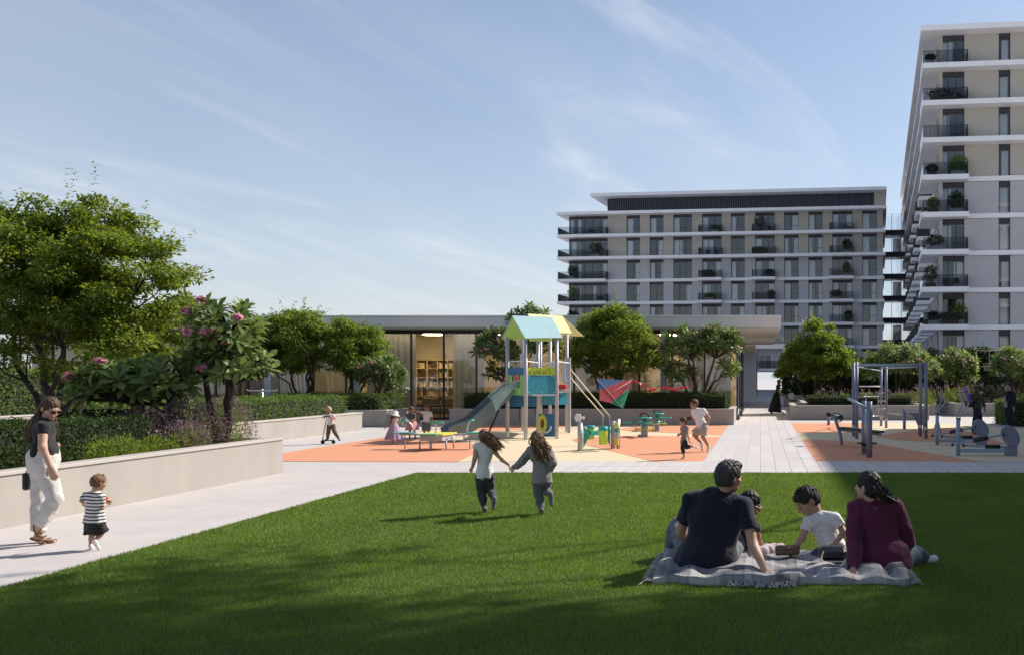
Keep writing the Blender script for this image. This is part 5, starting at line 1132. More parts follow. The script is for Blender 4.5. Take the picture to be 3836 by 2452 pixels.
# ------------------------------------------------------------------ people: continuous bodies from blended distance fields
def cone(a, b_, ra, rb, n=None, f=1., cap=0, k=None, sub=False): return dict(t='c', a=np.array(a, float), b=np.array(b_, float), ra=ra, rb=rb, n=None if n is None else unit(np.array(n, float)), f=f, cap=cap, k=k, sub=sub)
def ell(c, r, ax, k=None, sub=False): return dict(t='e', c=np.array(c, float), r=np.array(r, float), ax=np.array(ax, float), k=k, sub=sub)
def sdf_mesh(prims, h, k=.02, noise=None, cuts=()):
    lo = np.full(3, 1e9); hi = -lo
    for p in prims:
        if p['sub']: continue
        if p['t'] == 'c':
            r = max(p['ra'], p['rb']); lo = np.minimum(lo, np.minimum(p['a'], p['b']) - r); hi = np.maximum(hi, np.maximum(p['a'], p['b']) + r)
        else: r = p['r'].max(); lo = np.minimum(lo, p['c'] - r); hi = np.maximum(hi, p['c'] + r)
    lo -= 4 * h + .012; hi += 4 * h + .012
    n = np.ceil((hi - lo) / h).astype(int) + 1; Dd = np.full(n, .3, np.float32)
    ax = [lo[i] + h * np.arange(n[i]) for i in range(3)]
    for p in prims:
        kk = k if p['k'] is None else p['k']
        if p['t'] == 'c':
            r = max(p['ra'], p['rb']) + kk + 3 * h; l_, h_ = np.minimum(p['a'], p['b']) - r, np.maximum(p['a'], p['b']) + r
        else: r = p['r'].max() + kk + 3 * h; l_, h_ = p['c'] - r, p['c'] + r
        i0 = np.clip(np.floor((l_ - lo) / h).astype(int), 0, n); i1 = np.clip(np.ceil((h_ - lo) / h).astype(int) + 1, 0, n)
        if (i1 <= i0).any(): continue
        sl = tuple(slice(a, b_) for a, b_ in zip(i0, i1))
        X = ax[0][sl[0]][:, None, None]; Y = ax[1][sl[1]][None, :, None]; Z = ax[2][sl[2]][None, None, :]
        if p['t'] == 'c':
            a, d = p['a'], p['b'] - p['a']; px, py, pz = X - a[0], Y - a[1], Z - a[2]
            dd = d.copy()
            if p['n'] is not None:
                nn = p['n']; g = (1 / p['f'] - 1); q = px * nn[0] + py * nn[1] + pz * nn[2]; px, py, pz = px + q * nn[0] * g, py + q * nn[1] * g, pz + q * nn[2] * g
                dd = d + nn * (d @ nn) * g
            L2 = max(dd @ dd, 1e-9); t = np.clip((px * dd[0] + py * dd[1] + pz * dd[2]) / L2, 0, 1)
            v = np.sqrt((px - t * dd[0]) ** 2 + (py - t * dd[1]) ** 2 + (pz - t * dd[2]) ** 2) - (p['ra'] + (p['rb'] - p['ra']) * t)
            if p['n'] is not None: v = v * (.5 + .5 * p['f'])
            if p['cap']:
                u = unit(d)
                if p['cap'] & 1: v = np.maximum(v, (X - p['b'][0]) * u[0] + (Y - p['b'][1]) * u[1] + (Z - p['b'][2]) * u[2])
                if p['cap'] & 2: v = np.maximum(v, -((X - p['a'][0]) * u[0] + (Y - p['a'][1]) * u[1] + (Z - p['a'][2]) * u[2]))
        else:
            q = [X - p['c'][0], Y - p['c'][1], Z - p['c'][2]]; s0 = 0; s1 = 0
            for i in range(3):
                e = q[0] * p['ax'][i][0] + q[1] * p['ax'][i][1] + q[2] * p['ax'][i][2]; s0 = s0 + (e / p['r'][i]) ** 2; s1 = s1 + (e / p['r'][i] ** 2) ** 2
            k0, k1 = np.sqrt(s0), np.sqrt(s1) + 1e-6; v = k0 * (k0 - 1) / k1
        cur = Dd[sl]; v = v.astype(np.float32)
        if p['sub']:
            hh = np.clip(.5 - .5 * (cur + v) / kk, 0, 1); Dd[sl] = cur + (-v - cur) * hh + kk * hh * (1 - hh)
        else:
            hh = np.clip(.5 + .5 * (cur - v) / kk, 0, 1); Dd[sl] = cur + (v - cur) * hh - kk * hh * (1 - hh)
    if noise is not None: Dd += noise(ax[0][:, None, None], ax[1][None, :, None], ax[2][None, None, :]).astype(np.float32) * (np.abs(Dd) < .06)
    for (nrm, c) in cuts: Dd = np.maximum(Dd, (ax[0][:, None, None] * nrm[0] + ax[1][None, :, None] * nrm[1] + ax[2][None, None, :] * nrm[2] - c).astype(np.float32))
    S = Dd < 0
    c8 = sum(S[i:n[0] - 1 + i, j:n[1] - 1 + j, m:n[2] - 1 + m].astype(np.int8) for i in (0, 1) for j in (0, 1) for m in (0, 1))
    act = (c8 > 0) & (c8 < 8); idx = np.full(act.shape, -1, np.int32); I = np.argwhere(act); idx[act] = np.arange(len(I))
    acc = np.zeros((len(I), 3)); cnt = np.zeros(len(I))
    cor = [(i, j, m) for i in (0, 1) for j in (0, 1) for m in (0, 1)]
    val = {c: Dd[I[:, 0] + c[0], I[:, 1] + c[1], I[:, 2] + c[2]] for c in cor}
    for c in cor:
        for a in range(3):
            if c[a] == 0:
                e = list(c); e[a] = 1; d0, d1 = val[c], val[tuple(e)]; m = (d0 < 0) != (d1 < 0); t = np.where(m, d0 / np.where(m, d0 - d1, 1), 0)
                pos = np.tile(np.array(c, float), (len(I), 1)); pos[:, a] += t; acc += pos * m[:, None]; cnt += m
    V = lo + h * (I + acc / np.maximum(cnt, 1)[:, None]); F = []
    for a in range(3):
        b_, c_ = (a + 1) % 3, (a + 2) % 3; s0 = [slice(None)] * 3; s1 = [slice(None)] * 3; s0[a] = slice(0, -1); s1[a] = slice(1, None)
        ch = S[tuple(s0)] != S[tuple(s1)]; E = np.argwhere(ch); E = E[(E[:, b_] > 0) & (E[:, c_] > 0) & (E[:, b_] < act.shape[b_]) & (E[:, c_] < act.shape[c_])]
        if not len(E): continue
        o = np.zeros(3, int); q = []
        for (db, dc) in ((-1, -1), (0, -1), (0, 0), (-1, 0)):
            e = E.copy(); e[:, b_] += db; e[:, c_] += dc; q.append(idx[e[:, 0], e[:, 1], e[:, 2]])
        q = np.stack(q, 1); fl = ~S[E[:, 0], E[:, 1], E[:, 2]]; q[fl] = q[fl][:, ::-1]; F.append(q)
    F = np.vstack(F); F = F[(F >= 0).all(1)]; return V, F
def fold_noise(amp, fr, seed):
    r = np.random.RandomState(seed); K = [unit(r.normal(size=3) * np.array((1, 1, .6))) * fr * r.uniform(.6, 1.7) for _ in range(5)]; ph = r.uniform(0, 6, 5)
    def f(X, Y, Z):
        w_ = .5 * np.sin(X * fr * .6 + ph[0]) + .5 * np.sin(Z * fr * .5 + ph[1]); o = 0
        for i in range(5): o = o + np.sin(X * K[i][0] + Y * K[i][1] + Z * K[i][2] + 2.2 * w_ + ph[i])
        return o * amp / 2.2 - amp * .75
    return f
m_eyew = mat('eye_white', (.7, .68, .66), .3); m_iris = mat('iris', (.03, .018, .01), .2); m_gold = mat('gold', (.6, .4, .1), .3, metal=1.)
def skinm(n, c): return mat(n, c, .52, var=.06, scale=14, bump=.04, bscale=180, spec=.4)
sk1 = skinm('skin_fair', (.52, .32, .23)); sk2 = skinm('skin_tan', (.38, .20, .125)); sk3 = skinm('skin_warm', (.45, .26, .175))
def hairm(n, c): return mat(n, c, .55, var=.45, scale=26, bump=.3, bscale=120, stretch=(1, 1, .25), spec=.35)
h_brown = hairm('hair_brown', (.085, .042, .024)); h_dark = hairm('hair_dark', (.020, .015, .013)); h_light = hairm('hair_light_brown', (.19, .10, .05)); h_grey = hairm('hair_greying', (.045, .042, .040))
def cloth(n, c, rough=.85, var=.08, bump=.55, **kw): return mat(n, c, rough, var=var, scale=9, bump=bump, bscale=34, spec=.25, sheen=.15, **kw)
def frame_of(f, u):
    f = unit(np.array(f, float)); u = np.array(u, float); l = unit(np.cross(f, u)); u = np.cross(l, f); return f, u, l
def head_prims(c, f, u, l, q):
    X = np.stack([l, f, u]); P = lambda a, b_, d: c + l * a * q + f * b_ * q + u * d * q
    pr = [ell(P(0, -.010, .028), np.array((.074, .094, .088)) * q, X), ell(P(0, .022, -.045), np.array((.056, .064, .066)) * q, X, .03 * q), ell(P(0, .062, -.092), np.array((.024, .022, .02)) * q, X, .025 * q),
          cone(P(0, .086, .016), P(0, .109, -.026), .007 * q, .0125 * q, k=.014 * q), ell(P(0, .076, .026), np.array((.048, .018, .011)) * q, X, .015 * q),
          ell(P(.038, .062, -.028), np.array((.024, .022, .022)) * q, X, .02 * q), ell(P(-.038, .062, -.028), np.array((.024, .022, .022)) * q, X, .02 * q)]
    for s_ in (1, -1):
        pr.append(ell(P(.033 * s_, .098, .004), np.array((.017, .016, .011)) * q, X, .012 * q, True))
        pr.append(ell(P(.077 * s_, -.010, -.012), np.array((.009, .019, .031)) * q, X, .006 * q))
    pr.append(ell(P(0, .088, -.052), np.array((.022, .011, .006)) * q, X, .008 * q)); pr.append(ell(P(0, .086, -.063), np.array((.019, .011, .007)) * q, X, .008 * q))
    return pr
def hand_mesh(w_, d, n, s_, side, curl=.5, h=None):
    """w_ wrist, d pointing direction, n palm normal, side +1/-1 for the thumb"""
    d = unit(np.array(d, float)); n = unit(np.array(n, float) - d * (d @ np.array(n, float))); l = np.cross(d, n) * side; pr = []
    w_ = np.array(w_, float)
    pr.append(cone(w_ - d * .03 * s_, w_ + d * .03 * s_, .026 * s_, .030 * s_, n, .7)); pr.append(cone(w_ + d * .02 * s_, w_ + d * .082 * s_, .034 * s_, .039 * s_, n, .42))
    for off, ln, in ((.030, .066), (.010, .078), (-.010, .073), (-.029, .056)):
        b0 = w_ + d * .088 * s_ + l * off * s_; a = curl * .55; dd = d * math.cos(a) + n * math.sin(a); b1 = b0 + dd * ln * .46 * s_; a += curl * 1.0
        dd = d * math.cos(a) + n * math.sin(a); b2 = b1 + dd * ln * .32 * s_; a += curl * .6; dd = d * math.cos(a) + n * math.sin(a); b3 = b2 + dd * ln * .25 * s_
        pr += [cone(b0 - d * .02 * s_, b1, .0098 * s_, .009 * s_, k=.004), cone(b1, b2, .009 * s_, .0082 * s_, k=.004), cone(b2, b3, .0082 * s_, .007 * s_, k=.004)]
    t0 = w_ + d * .022 * s_ + l * .026 * s_; t1 = t0 + unit(d * .75 + l * .6 + n * .25 * curl) * .042 * s_; t2 = t1 + unit(d * .95 + l * .15 + n * .5 * curl) * .035 * s_
    pr += [cone(t0, t1, .015 * s_, .011 * s_, k=.01), cone(t1, t2, .0105 * s_, .008 * s_, k=.004)]
    return sdf_mesh(pr, h or .0042 * max(s_, .75), .012 * s_)
def join(parts):
    V, F, M = [], [], []; o = 0
    for v, f, m in parts:
        if f.shape[1] == 3: f = np.c_[f, f[:, 2]]
        V.append(v); F.append(f + o); M.append(np.full(len(f), m)); o += len(v)
    return np.vstack(V), np.vstack(F), np.concatenate(M)
def ball_arr(c, r, ax=np.eye(3), nu=10, nv=7):
    th = np.linspace(0, np.pi, nv + 1); ph = np.linspace(0, 2 * np.pi, nu, endpoint=False); T, P = np.meshgrid(th, ph, indexing='ij')
    q = np.stack([r[0] * np.sin(T) * np.cos(P), r[1] * np.sin(T) * np.sin(P), r[2] * np.cos(T)], -1).reshape(-1, 3) @ np.array(ax); V = np.array(c) + q
    F = np.array([[j * nu + i, j * nu + (i + 1) % nu, (j + 1) * nu + (i + 1) % nu, (j + 1) * nu + i] for j in range(nv) for i in range(nu)]); return V, F
def put(name, V, F, mats, root, base, midx=None):
    return place(name, np_mesh(name, V - np.array(base), F, mats, midx, True), root)
def locks(paths_fn, n, r0, r1, seed, seg=7, sides=5):
    rs_ = np.random.RandomState(seed); mb = MB()
    for i in range(n):
        pts = smooth_path(paths_fn(rs_, i / n), 4); k = len(pts); mb.tube(pts, [r0 + (r1 - r0) * (j / (k - 1)) for j in range(k)], sides)
    return mb
def person(label, v, Y0, J, front, hf, s, skin, top=None, bottom=None, shoes=None, hair=None, hs=1., hu=(0, 0, 1), vox=.011, group=None, seed=1, curl=(.6, .6), palm=None, fem=0., nohand=(), beard=None, hip_w=1., chest=1.):
    j = {}
    for k_, q in J.items():
        j[k_] = np.array(q, float) if isinstance(q, np.ndarray) else v(q[0], q[1], Y0 + (q[2] if len(q) > 2 else 0))
    base = np.array(((j['la'][0] + j['ra'][0]) / 2, (j['la'][1] + j['ra'][1]) / 2, 0.)) if not isinstance(J.get('base'), np.ndarray) else j['base']
    root = empty('person', base, 0, label, 'person', group)
    F_, U, L_ = frame_of(hf, hu); front = unit(np.array(front, float)); spine = unit(j['neck'] - j['pel']); lat = unit(j['rs'] - j['ls']); fr = unit(np.cross(lat, spine)); fr = fr if fr @ front > 0 else -fr
    sw = np.linalg.norm(j['rs'] - j['ls']); sw = max(sw, .28 * s); ch = lerp(j['pel'], j['neck'], .70); wa = lerp(j['pel'], j['neck'], .34)
    rc = sw * .40 * chest; rw = rc * (.90 - .1 * fem); rp = rc * (.93 + .06 * fem) * hip_w
    def torso(g, hem=None, e=0.):
        pr = [cone(wa, ch, rw + g, rc + g, fr, .64), cone(ch, lerp(ch, j['neck'], .55), rc + g, rc * .62 + g, fr, .6), cone(lerp(j['ls'], j['rs'], .12), lerp(j['ls'], j['rs'], .88), .052 * s + g, .052 * s + g), cone(j['neck'] - spine * .02 * s, j['ls'], .042 * s + g, .045 * s + g), cone(j['neck'] - spine * .02 * s, j['rs'], .042 * s + g, .045 * s + g)]
        if hem is None: pr.append(cone(wa, j['pel'], rw + g, rp + g, fr, .74))
        else:
            hp = j['neck'] + (j['pel'] - j['neck']) * hem; pr.append(cone(wa, lerp(wa, hp, .7), rw + g, rp + g + e * .6, fr, .76)); pr.append(cone(lerp(wa, hp, .7), hp, rp + g + e * .6, rp + g + e, fr, .78, cap=1, k=.008))
        return pr
    def arm(S, g, t=1., cap=0):
        a, e, w_ = j[S + 's'], j[S + 'e'], j[S + 'w']; pr = []
        if t <= 1: pr.append(cone(a, lerp(a, e, t), .050 * s + g, (.050 - .010 * t) * s + g, cap=cap, k=.02 if not cap else .012))
        else: pr += [cone(a, e, .050 * s + g, .040 * s + g), cone(e, lerp(e, w_, t - 1), .041 * s + g, (.041 - .014 * (t - 1)) * s + g, cap=cap)]
        return pr
    def leg(S, g, t=2., cap=0, lo=1.):
        a, e, w_ = j[S + 'hip'], j[S + 'k'], j[S + 'a']; pr = []
        if t <= 1: pr.append(cone(a, lerp(a, e, t), .084 * s * hip_w + g, (.084 - .027 * t) * s * lo + g, cap=cap))
        else:
            pr += [cone(a, e, .084 * s * hip_w + g, .057 * s + g), cone(e, lerp(e, w_, .35), .056 * s + g, .056 * s + g)]
            pr.append(cone(lerp(e, w_, .3 if t > 1.5 else .0), lerp(e, w_, t - 1), .055 * s + g, (.055 - .02 * (t - 1)) * s * lo + g, cap=cap))
        return pr
    # body
    bp = torso(0) + arm('l', 0, 2) + arm('r', 0, 2) + leg('l', 0) + leg('r', 0)
    hb = j['head'] - U * .07 * hs - F_ * .02 * hs; bp.append(cone(j['neck'] - spine * .03 * s, hb, .056 * s, .052 * hs))
    barefoot = shoes is None
    for S in 'lr':
        a, t = j[S + 'a'], j[S + 't']; d = unit(t - a); hl = a - d * .035 * s; hl = hl + (t - a) * .0; hl[2] = min(hl[2], a[2]) - .025 * s; bp += [cone(hl, t, .032 * s, .026 * s, k=.015), cone(a, lerp(hl, t, .35), .036 * s, .032 * s)]
    V, F = sdf_mesh(bp, vox, .022 * s); parts = [(V, F, 0)]
    hv = min(vox, .0062 * max(hs, .8)) ; V, F = sdf_mesh(head_prims(j['head'], F_, U, L_, hs) + [cone(j['head'] - U * .05 * hs - F_ * .02 * hs, lerp(hb, j['neck'], .35), .05 * hs, .05 * hs)], hv, .02 * hs); parts.append((V, F, 0))
    for S, sd in (('l', 1), ('r', -1)):
        if S in nohand: continue
        pn = palm[S] if palm and S in palm else -lat * (1 if S == 'r' else -1) * .8 + fr * .2
        V, F = hand_mesh(j[S + 'w'], j[S + 'h'] - j[S + 'w'], pn, s * (1.0 if hs * 1.05 > s else .95), sd, curl[0 if S == 'l' else 1], h=max(.0042 * s, vox * .45)); parts.append((V, F, 0))
    X = np.stack([L_, F_, U]); Pc = lambda a, b_, d: j['head'] + (L_ * a + F_ * b_ + U * d) * hs
    for s_ in (1, -1):
        v_, f_ = ball_arr(Pc(.032 * s_, .079, .003), np.array((.0115, .009, .006)) * hs, X); parts.append((v_, f_, 1)); v_, f_ = ball_arr(Pc(.032 * s_, .0855, .003), np.array((.0055, .004, .0055)) * hs, X); parts.append((v_, f_, 2))
        v_, f_ = ball_arr(Pc(.032 * s_, .092, .024), np.array((.019, .006, .0035)) * hs, X); parts.append((v_, f_, 3))
    v_, f_ = ball_arr(Pc(0, .097, -.057), np.array((.021, .006, .008)) * hs, X); parts.append((v_, f_, 4))
    V, F, M = join(parts)
    lipm = MATS.get('lip') or mat('lip', (.42, .16, .13), .4)
    put('body', V, F, [skin, m_eyew, m_iris, hair['m'] if hair else h_dark, lipm], root, base, M)
    sd_ = seed * 13
    if bottom:
        g = bottom.get('g', .014 * s); ln = bottom.get('len', 1.93); fl = bottom.get('flare', 1.)
        hpt = j['pel'] + spine * bottom.get('rise', .07) * s
        pr = [cone(hpt, j['pel'], rp * .95 + g * .6, rp + g, fr, .76, cap=2, k=.008), cone(j['pel'], lerp(j['lhip'], j['rhip'], .5), rp + g, rp * .9 + g, fr, .8)] + leg('l', g, ln, 1, fl) + leg('r', g, ln, 1, fl)
        if not bottom.get('skirt'):
            V, F = sdf_mesh(pr, vox * .9, .018 * s, fold_noise(.0062 * s, 38 / s, sd_ + 1)); put(bottom.get('name', 'trousers'), V, F, bottom['m'], root, base)
        else:
            w0 = j['pel'] + spine * bottom.get('rise', .1) * s; hm = bottom['hem']; hm = v(hm[0], hm[1], Y0); r0, r1 = bottom['r']; axv = unit(hm - w0); Ln = np.linalg.norm(hm - w0); mb = MB()
            prof = [(r0 + (r1 - r0) * (t ** .85), Ln * t) for t in np.linspace(0, 1, 9)]; np_ = bottom.get('pleats', 11)
            mb.lathe(prof, w0, 44, wob=lambda r, z, a: r * (1 + .10 * (z / Ln) * math.sin(np_ * a + 2 * math.sin(a * 2)) + .03 * math.sin(3 * a + 1)), ax=axv); mb.build('skirt', bottom['m'], root, off=base)
    if top:
        g = top.get('g', .013 * s); pr = torso(g, top.get('hem', 1.06), top.get('e', .015 * s)); sl = top.get('sleeve', .55)
        for S in 'lr':
            if sl > 0: pr += arm(S, g * 1.1, sl, 1)
        if top.get('collar'): pr.append(cone(j['neck'] - spine * .01, lerp(j['neck'], hb, .45), .062 * s + g * .3, .058 * s + g * .3, cap=1))
        V, F = sdf_mesh(pr, vox * .85, .02 * s, fold_noise(.0065 * s, 34 / s, sd_ + 2)); put(top.get('name', 'shirt'), V, F, top['m'], root, base)
    if shoes:
        for S in 'lr':
            a, t = j[S + 'a'], j[S + 't']; d = unit(t - a); hl = a - d * .04 * s; hl[2] -= .03 * s; V, F = sdf_mesh([cone(hl, t + d * .012 * s, .042 * s, .036 * s, k=.02), cone(a, lerp(hl, t, .3), .043 * s, .044 * s)], vox * .7, .02 * s); put('shoe', V, F, shoes, root, base)
    if hair:
        q = hs * hair.get('vol', 1.); c = j['head']; pr = [ell(c + U * .032 * hs - F_ * .014 * hs, np.array((.083, .102, .094)) * q, X)]
        lowcut = hair.get('nape', .075)
        pr.append(ell(c - U * .02 * hs - F_ * .045 * hs, np.array((.074, .066, .075)) * q, X, .03 * hs))
        pr.append(ell(c + F_ * .088 * hs - U * .042 * hs, np.array((.068, .072, .088)) * hs, X, .012 * hs, True))
        for s_ in (1, -1):
            if not hair.get('ears_cov'): pr.append(ell(c + L_ * .078 * hs * s_ - U * .022 * hs + F_ * .008 * hs, np.array((.02, .03, .036)) * hs, X, .008 * hs, True))
        def hn(X_, Y_, Z_):
            px, py, pz = X_ - c[0], Y_ - c[1], Z_ - c[2]; a = px * L_[0] + py * L_[1] + pz * L_[2]; b_ = px * F_[0] + py * F_[1] + pz * F_[2]; t = px * U[0] + py * U[1] + pz * U[2]
            return (.0028 * np.sin(a / hs * 210 + b_ / hs * 50) + .002 * np.sin(b_ / hs * 160 + t / hs * 90 + 2) + .0018 * np.sin(a / hs * 330 - t / hs * 120)) * hs * hair.get('rough', 1)
        for e in hair.get('extra', []): pr.append(e(c, F_, U, L_, hs))
        V, F = sdf_mesh(pr, hv, .015 * hs, hn, cuts=[(-U, -(U @ c) + lowcut * hs)]); hp = [(V, F, 0)]
        ho = put('hair', V, F, hair['m'], root, base)
        if not hair.get('locks') and vox < .009:
            rr_ = np.random.RandomState(sd_ + 5); mb = MB()
            for _ in range(420):
                d = unit(rr_.normal(size=3)); fw_, up_ = d @ F_, d @ U
                if up_ < -.25 or (fw_ > .45 and up_ < .45): continue
                st = c + U * .032 * hs - F_ * .014 * hs + L_ * (d @ L_) * .080 * q + F_ * fw_ * .099 * q + U * up_ * .091 * q
                fl_ = unit(d * .12 + F_ * (.7 if up_ > .5 else -.1) - U * (.9 if up_ < .6 else .1) + rr_.normal(0, .25, 3)); e1 = st + fl_ * .02 * hs; mb.tube([st, e1, e1 + unit(fl_ - d * .05) * .016 * hs], [.0035 * hs, .003 * hs, .001 * hs], 4)
            tag(mb.build('lock_strands', hair['m'], ho, off=base), kind='stuff')
        if hair.get('locks'):
            mb = hair['locks'](c, F_, U, L_, hs, j); lo_ = mb.build('lock_strands', hair['m'], ho, off=base); lo_['kind'] = 'stuff'
    return root, j, base, (F_, U, L_)
def glasses(root, base, j, fr_, hs, m, lens):
    F_, U, L_ = fr_; P = lambda a, b_, d: j['head'] + (L_ * a + F_ * b_ + U * d) * hs; mb = MB()
    for s_ in (1, -1):
        mb.tube([P(.034 * s_ + .026 * math.cos(a), .106, .004 + .02 * math.sin(a)) for a in np.linspace(0, 2 * math.pi, 17)], .003, 5); mb.tube([P(.06 * s_, .104, .01), P(.079 * s_, .0, .006)], .003, 5)
    mb.tube([P(-.008, .108, .008), P(.008, .108, .008)], .003, 5); g_ = mb.build('glasses', m, root, off=base)
    mb = MB()
    for s_ in (1, -1): mb.add([P(.034 * s_ + .025 * math.cos(a), .106, .004 + .019 * math.sin(a)) for a in np.linspace(0, 2 * math.pi, 13)[:-1]], [list(range(12))])
    mb.build('lens', lens, g_, off=base)
m_lens = mat('dark_lens', (.02, .015, .012), .1)
def obj_coord_mat(name, fn, rough=.85):
    m = bpy.data.materials.new(name); m.use_nodes = True; t = m.node_tree; b_ = t.nodes['Principled BSDF']; b_.inputs['Roughness'].default_value = rough; b_.inputs['Specular IOR Level'].default_value = .2
    tc_ = N(t, 'ShaderNodeTexCoord'); sp_ = N(t, 'ShaderNodeSeparateXYZ'); t.links.new(tc_.outputs['Object'], sp_.inputs[0]); t.links.new(fn(t, sp_.outputs, tc_.outputs['Object']), b_.inputs['Base Color']); return m
def mixcol(t, fac, a, b_):
    mx = N(t, 'ShaderNodeMix', data_type='RGBA'); t.links.new(fac, mx.inputs[0])
    for i, c in ((6, a), (7, b_)):
        if isinstance(c, tuple): mx.inputs[i].default_value = (*c, 1)
        else: t.links.new(c, mx.inputs[i])
    return mx.outputs[2]
def stripes(t, o, vec):
    w_ = M_(t, 'MULTIPLY', M_(t, 'ADD', o[2], M_(t, 'MULTIPLY', M_(t, 'SINE', M_(t, 'MULTIPLY', o[0], 30)), .002)), 2 * math.pi / .0345); return mixcol(t, M_(t, 'GREATER_THAN', M_(t, 'SINE', w_), .35), (.72, .70, .67), (.018, .018, .022))
m_stripe = obj_coord_mat('striped_jersey', stripes)
def tweed(t, o, vec):
    n1 = N(t, 'ShaderNodeTexNoise'); n1.inputs['Scale'].default_value = 90; n1.inputs['Detail'].default_value = 6; n1.inputs['Roughness'].default_value = .8; t.links.new(vec, n1.inputs['Vector'])
    mr = N(t, 'ShaderNodeMapRange'); mr.inputs[1].default_value = .35; mr.inputs[2].default_value = .65; t.links.new(n1.outputs['Fac'], mr.inputs[0]); return mixcol(t, mr.outputs[0], (.09, .085, .085), (.44, .42, .41))
m_tweed = obj_coord_mat('grey_tweed', tweed)
c_white = cloth('white_cotton', (.72, .70, .69)); c_black = cloth('black_cotton', (.016, .016, .019)); c_navy = cloth('navy_cotton', (.010, .013, .026)); c_maroon = cloth('maroon_knit', (.10, .016, .045)); c_jean = cloth('denim', (.055, .085, .13), var=.25); c_char = cloth('charcoal_leggings', (.055, .055, .065), var=.15); c_offw = cloth('offwhite_twill', (.60, .58, .55)); c_olive = cloth('olive_cotton', (.115, .095, .05)); c_lav = cloth('lavender_tulle', (.36, .27, .42), var=.2); c_pink = cloth('pink_cotton', (.62, .27, .24)); c_grey = cloth('grey_cotton', (.13, .135, .15)); c_slate = cloth('slate_polo', (.10, .105, .12)); c_sand = cloth('sand_shorts', (.40, .34, .28)); c_tan = cloth('dusty_rose_jersey', (.26, .19, .17), var=.2); c_green = cloth('green_fleece', (.045, .06, .04)); c_dknavy = cloth('dark_navy_jacket', (.014, .018, .032)); c_brown = mat('brown_suede', (.16, .10, .06), .8, var=.2, scale=12)
s_white = mat('white_leather', (.68, .67, .66), .5); s_black = mat('black_leather', (.015, .015, .017), .4); s_grey = mat('grey_suede', (.16, .155, .16), .8, var=.2); s_brown = mat('brown_leather', (.17, .095, .055), .5, var=.2, scale=20)
exec_people = True
# ---- woman in white trousers
def wl(c, F_, U, L_, q, j):
    def pf(rs_, t):
        a = rs_.uniform(-2.6, 2.6); r = .085 * q; st = c + U * rs_.uniform(.0, .07) * q - F_ * math.cos(a * .5) * r * .9 + L_ * math.sin(a * .5) * r * 1.0
        sw_ = rs_.normal(0, .02); bk = rs_.uniform(-.06, .07)
        return [st, st - U * .09 + F_ * (-.02), c + np.array((-.10 + bk, 0, -.17)) + L_ * (math.sin(a * .5) * .10), c + np.array((-.115 + bk * 1.1, 0, -.30 - rs_.uniform(0, .08))) + L_ * (math.sin(a * .5) * .11 + sw_)]
    return locks(pf, 240, .012, .006, 3)
def hair_front(c, F_, U, L_, q, j): return wl(c, F_, U, L_, q, j)
rw_, jw, bw_, fw = person('woman in black T-shirt and white trousers walking behind the toddler', W_, 10.6, dict(head=(300, 203), neck=(240, 318), pel=(238, 640), ls=(238, 372, .165), rs=(236, 376, -.165), le=(148, 545, .24), lw=(318, 528, .17), lh=(395, 540, .12), re=(232, 548, -.24), rw=(302, 712, -.23), rh=(330, 800, -.24),
    lhip=(232, 690, .085), lk=(205, 960, .08), la=(196, 1318, .07), lt=(330, 1372, .06), rhip=(232, 690, -.085), rk=(345, 990, -.09), ra=(190, 1245, -.08), rt=(225, 1345, -.07)), (1, 0, 0), (.80, -.30, -.42), .98, sk1,
    dict(m=c_black, sleeve=.32, hem=.93, g=.008, e=.0), dict(m=c_offw, len=1.86, g=.016, flare=1.5, rise=.10), None, dict(m=h_brown, locks=hair_front, ears_cov=True, nape=.12), vox=.0085, seed=1, fem=.8, hip_w=1.08, curl=(.8, .45))
glasses(rw_, bw_, jw, fw, 1., mat('tortoise_frame', (.10, .045, .02), .35), m_lens)
for S in 'lr':
    a, t = jw[S + 'a'], jw[S + 't']; d = unit(t - a); hl = a - d * .05; hl[2] -= .052; tt = t + d * .02; tt[2] -= .026; nrm = unit(np.cross(d, (0, 1., 0))); nrm = nrm if nrm[2] > 0 else -nrm
    V, F = sdf_mesh([cone(hl, tt, .046, .044, nrm, .32)], .006, .01); so_s = put('sandal', V, F, s_brown, rw_, bw_)
    mb = MB()
    for f_ in (.35, .62, .86):
        c = lerp(hl, tt, f_) + nrm * .022; mb.tube([c + np.array((0, .042 * math.cos(x_), 0)) + nrm * .034 * math.sin(x_) for x_ in np.linspace(0, math.pi, 9)], .009, 6)
    mb.build('strap', s_brown, so_s, off=bw_)
mb = MB(); wq = jw['pel'] + (unit(jw['neck'] - jw['pel']) * .10); mb.lathe([(.158, -.022), (.161, -.02), (.161, .02), (.158, .022)], wq, 24, ax=unit(jw['neck'] - jw['pel']), wob=lambda r, z, a: r * (.78 + .24 * abs(math.sin(a)) ** 1.0) if False else r * math.sqrt((.80 * math.cos(a)) ** 2 + (1.0 * math.sin(a)) ** 2)); mb.build('belt', s_black, rw_, off=bw_)
q = W_(118, 835, 10.75); hb_ = empty('handbag', q - np.array((0, 0, .1)), 0, 'small black bag hanging behind the woman in white trousers', 'bag')
mb = MB(); mb.box(-.03, .035, -.09, .09, .0, .19, c=.02); mb.build('pouch', s_black, hb_); mb = MB(); mb.tube([(0, -.06, .18), (.08, -.03, .42), (.10, .05, .42), (0, .06, .18)], .006, 5); mb.build('strap', s_black, hb_)
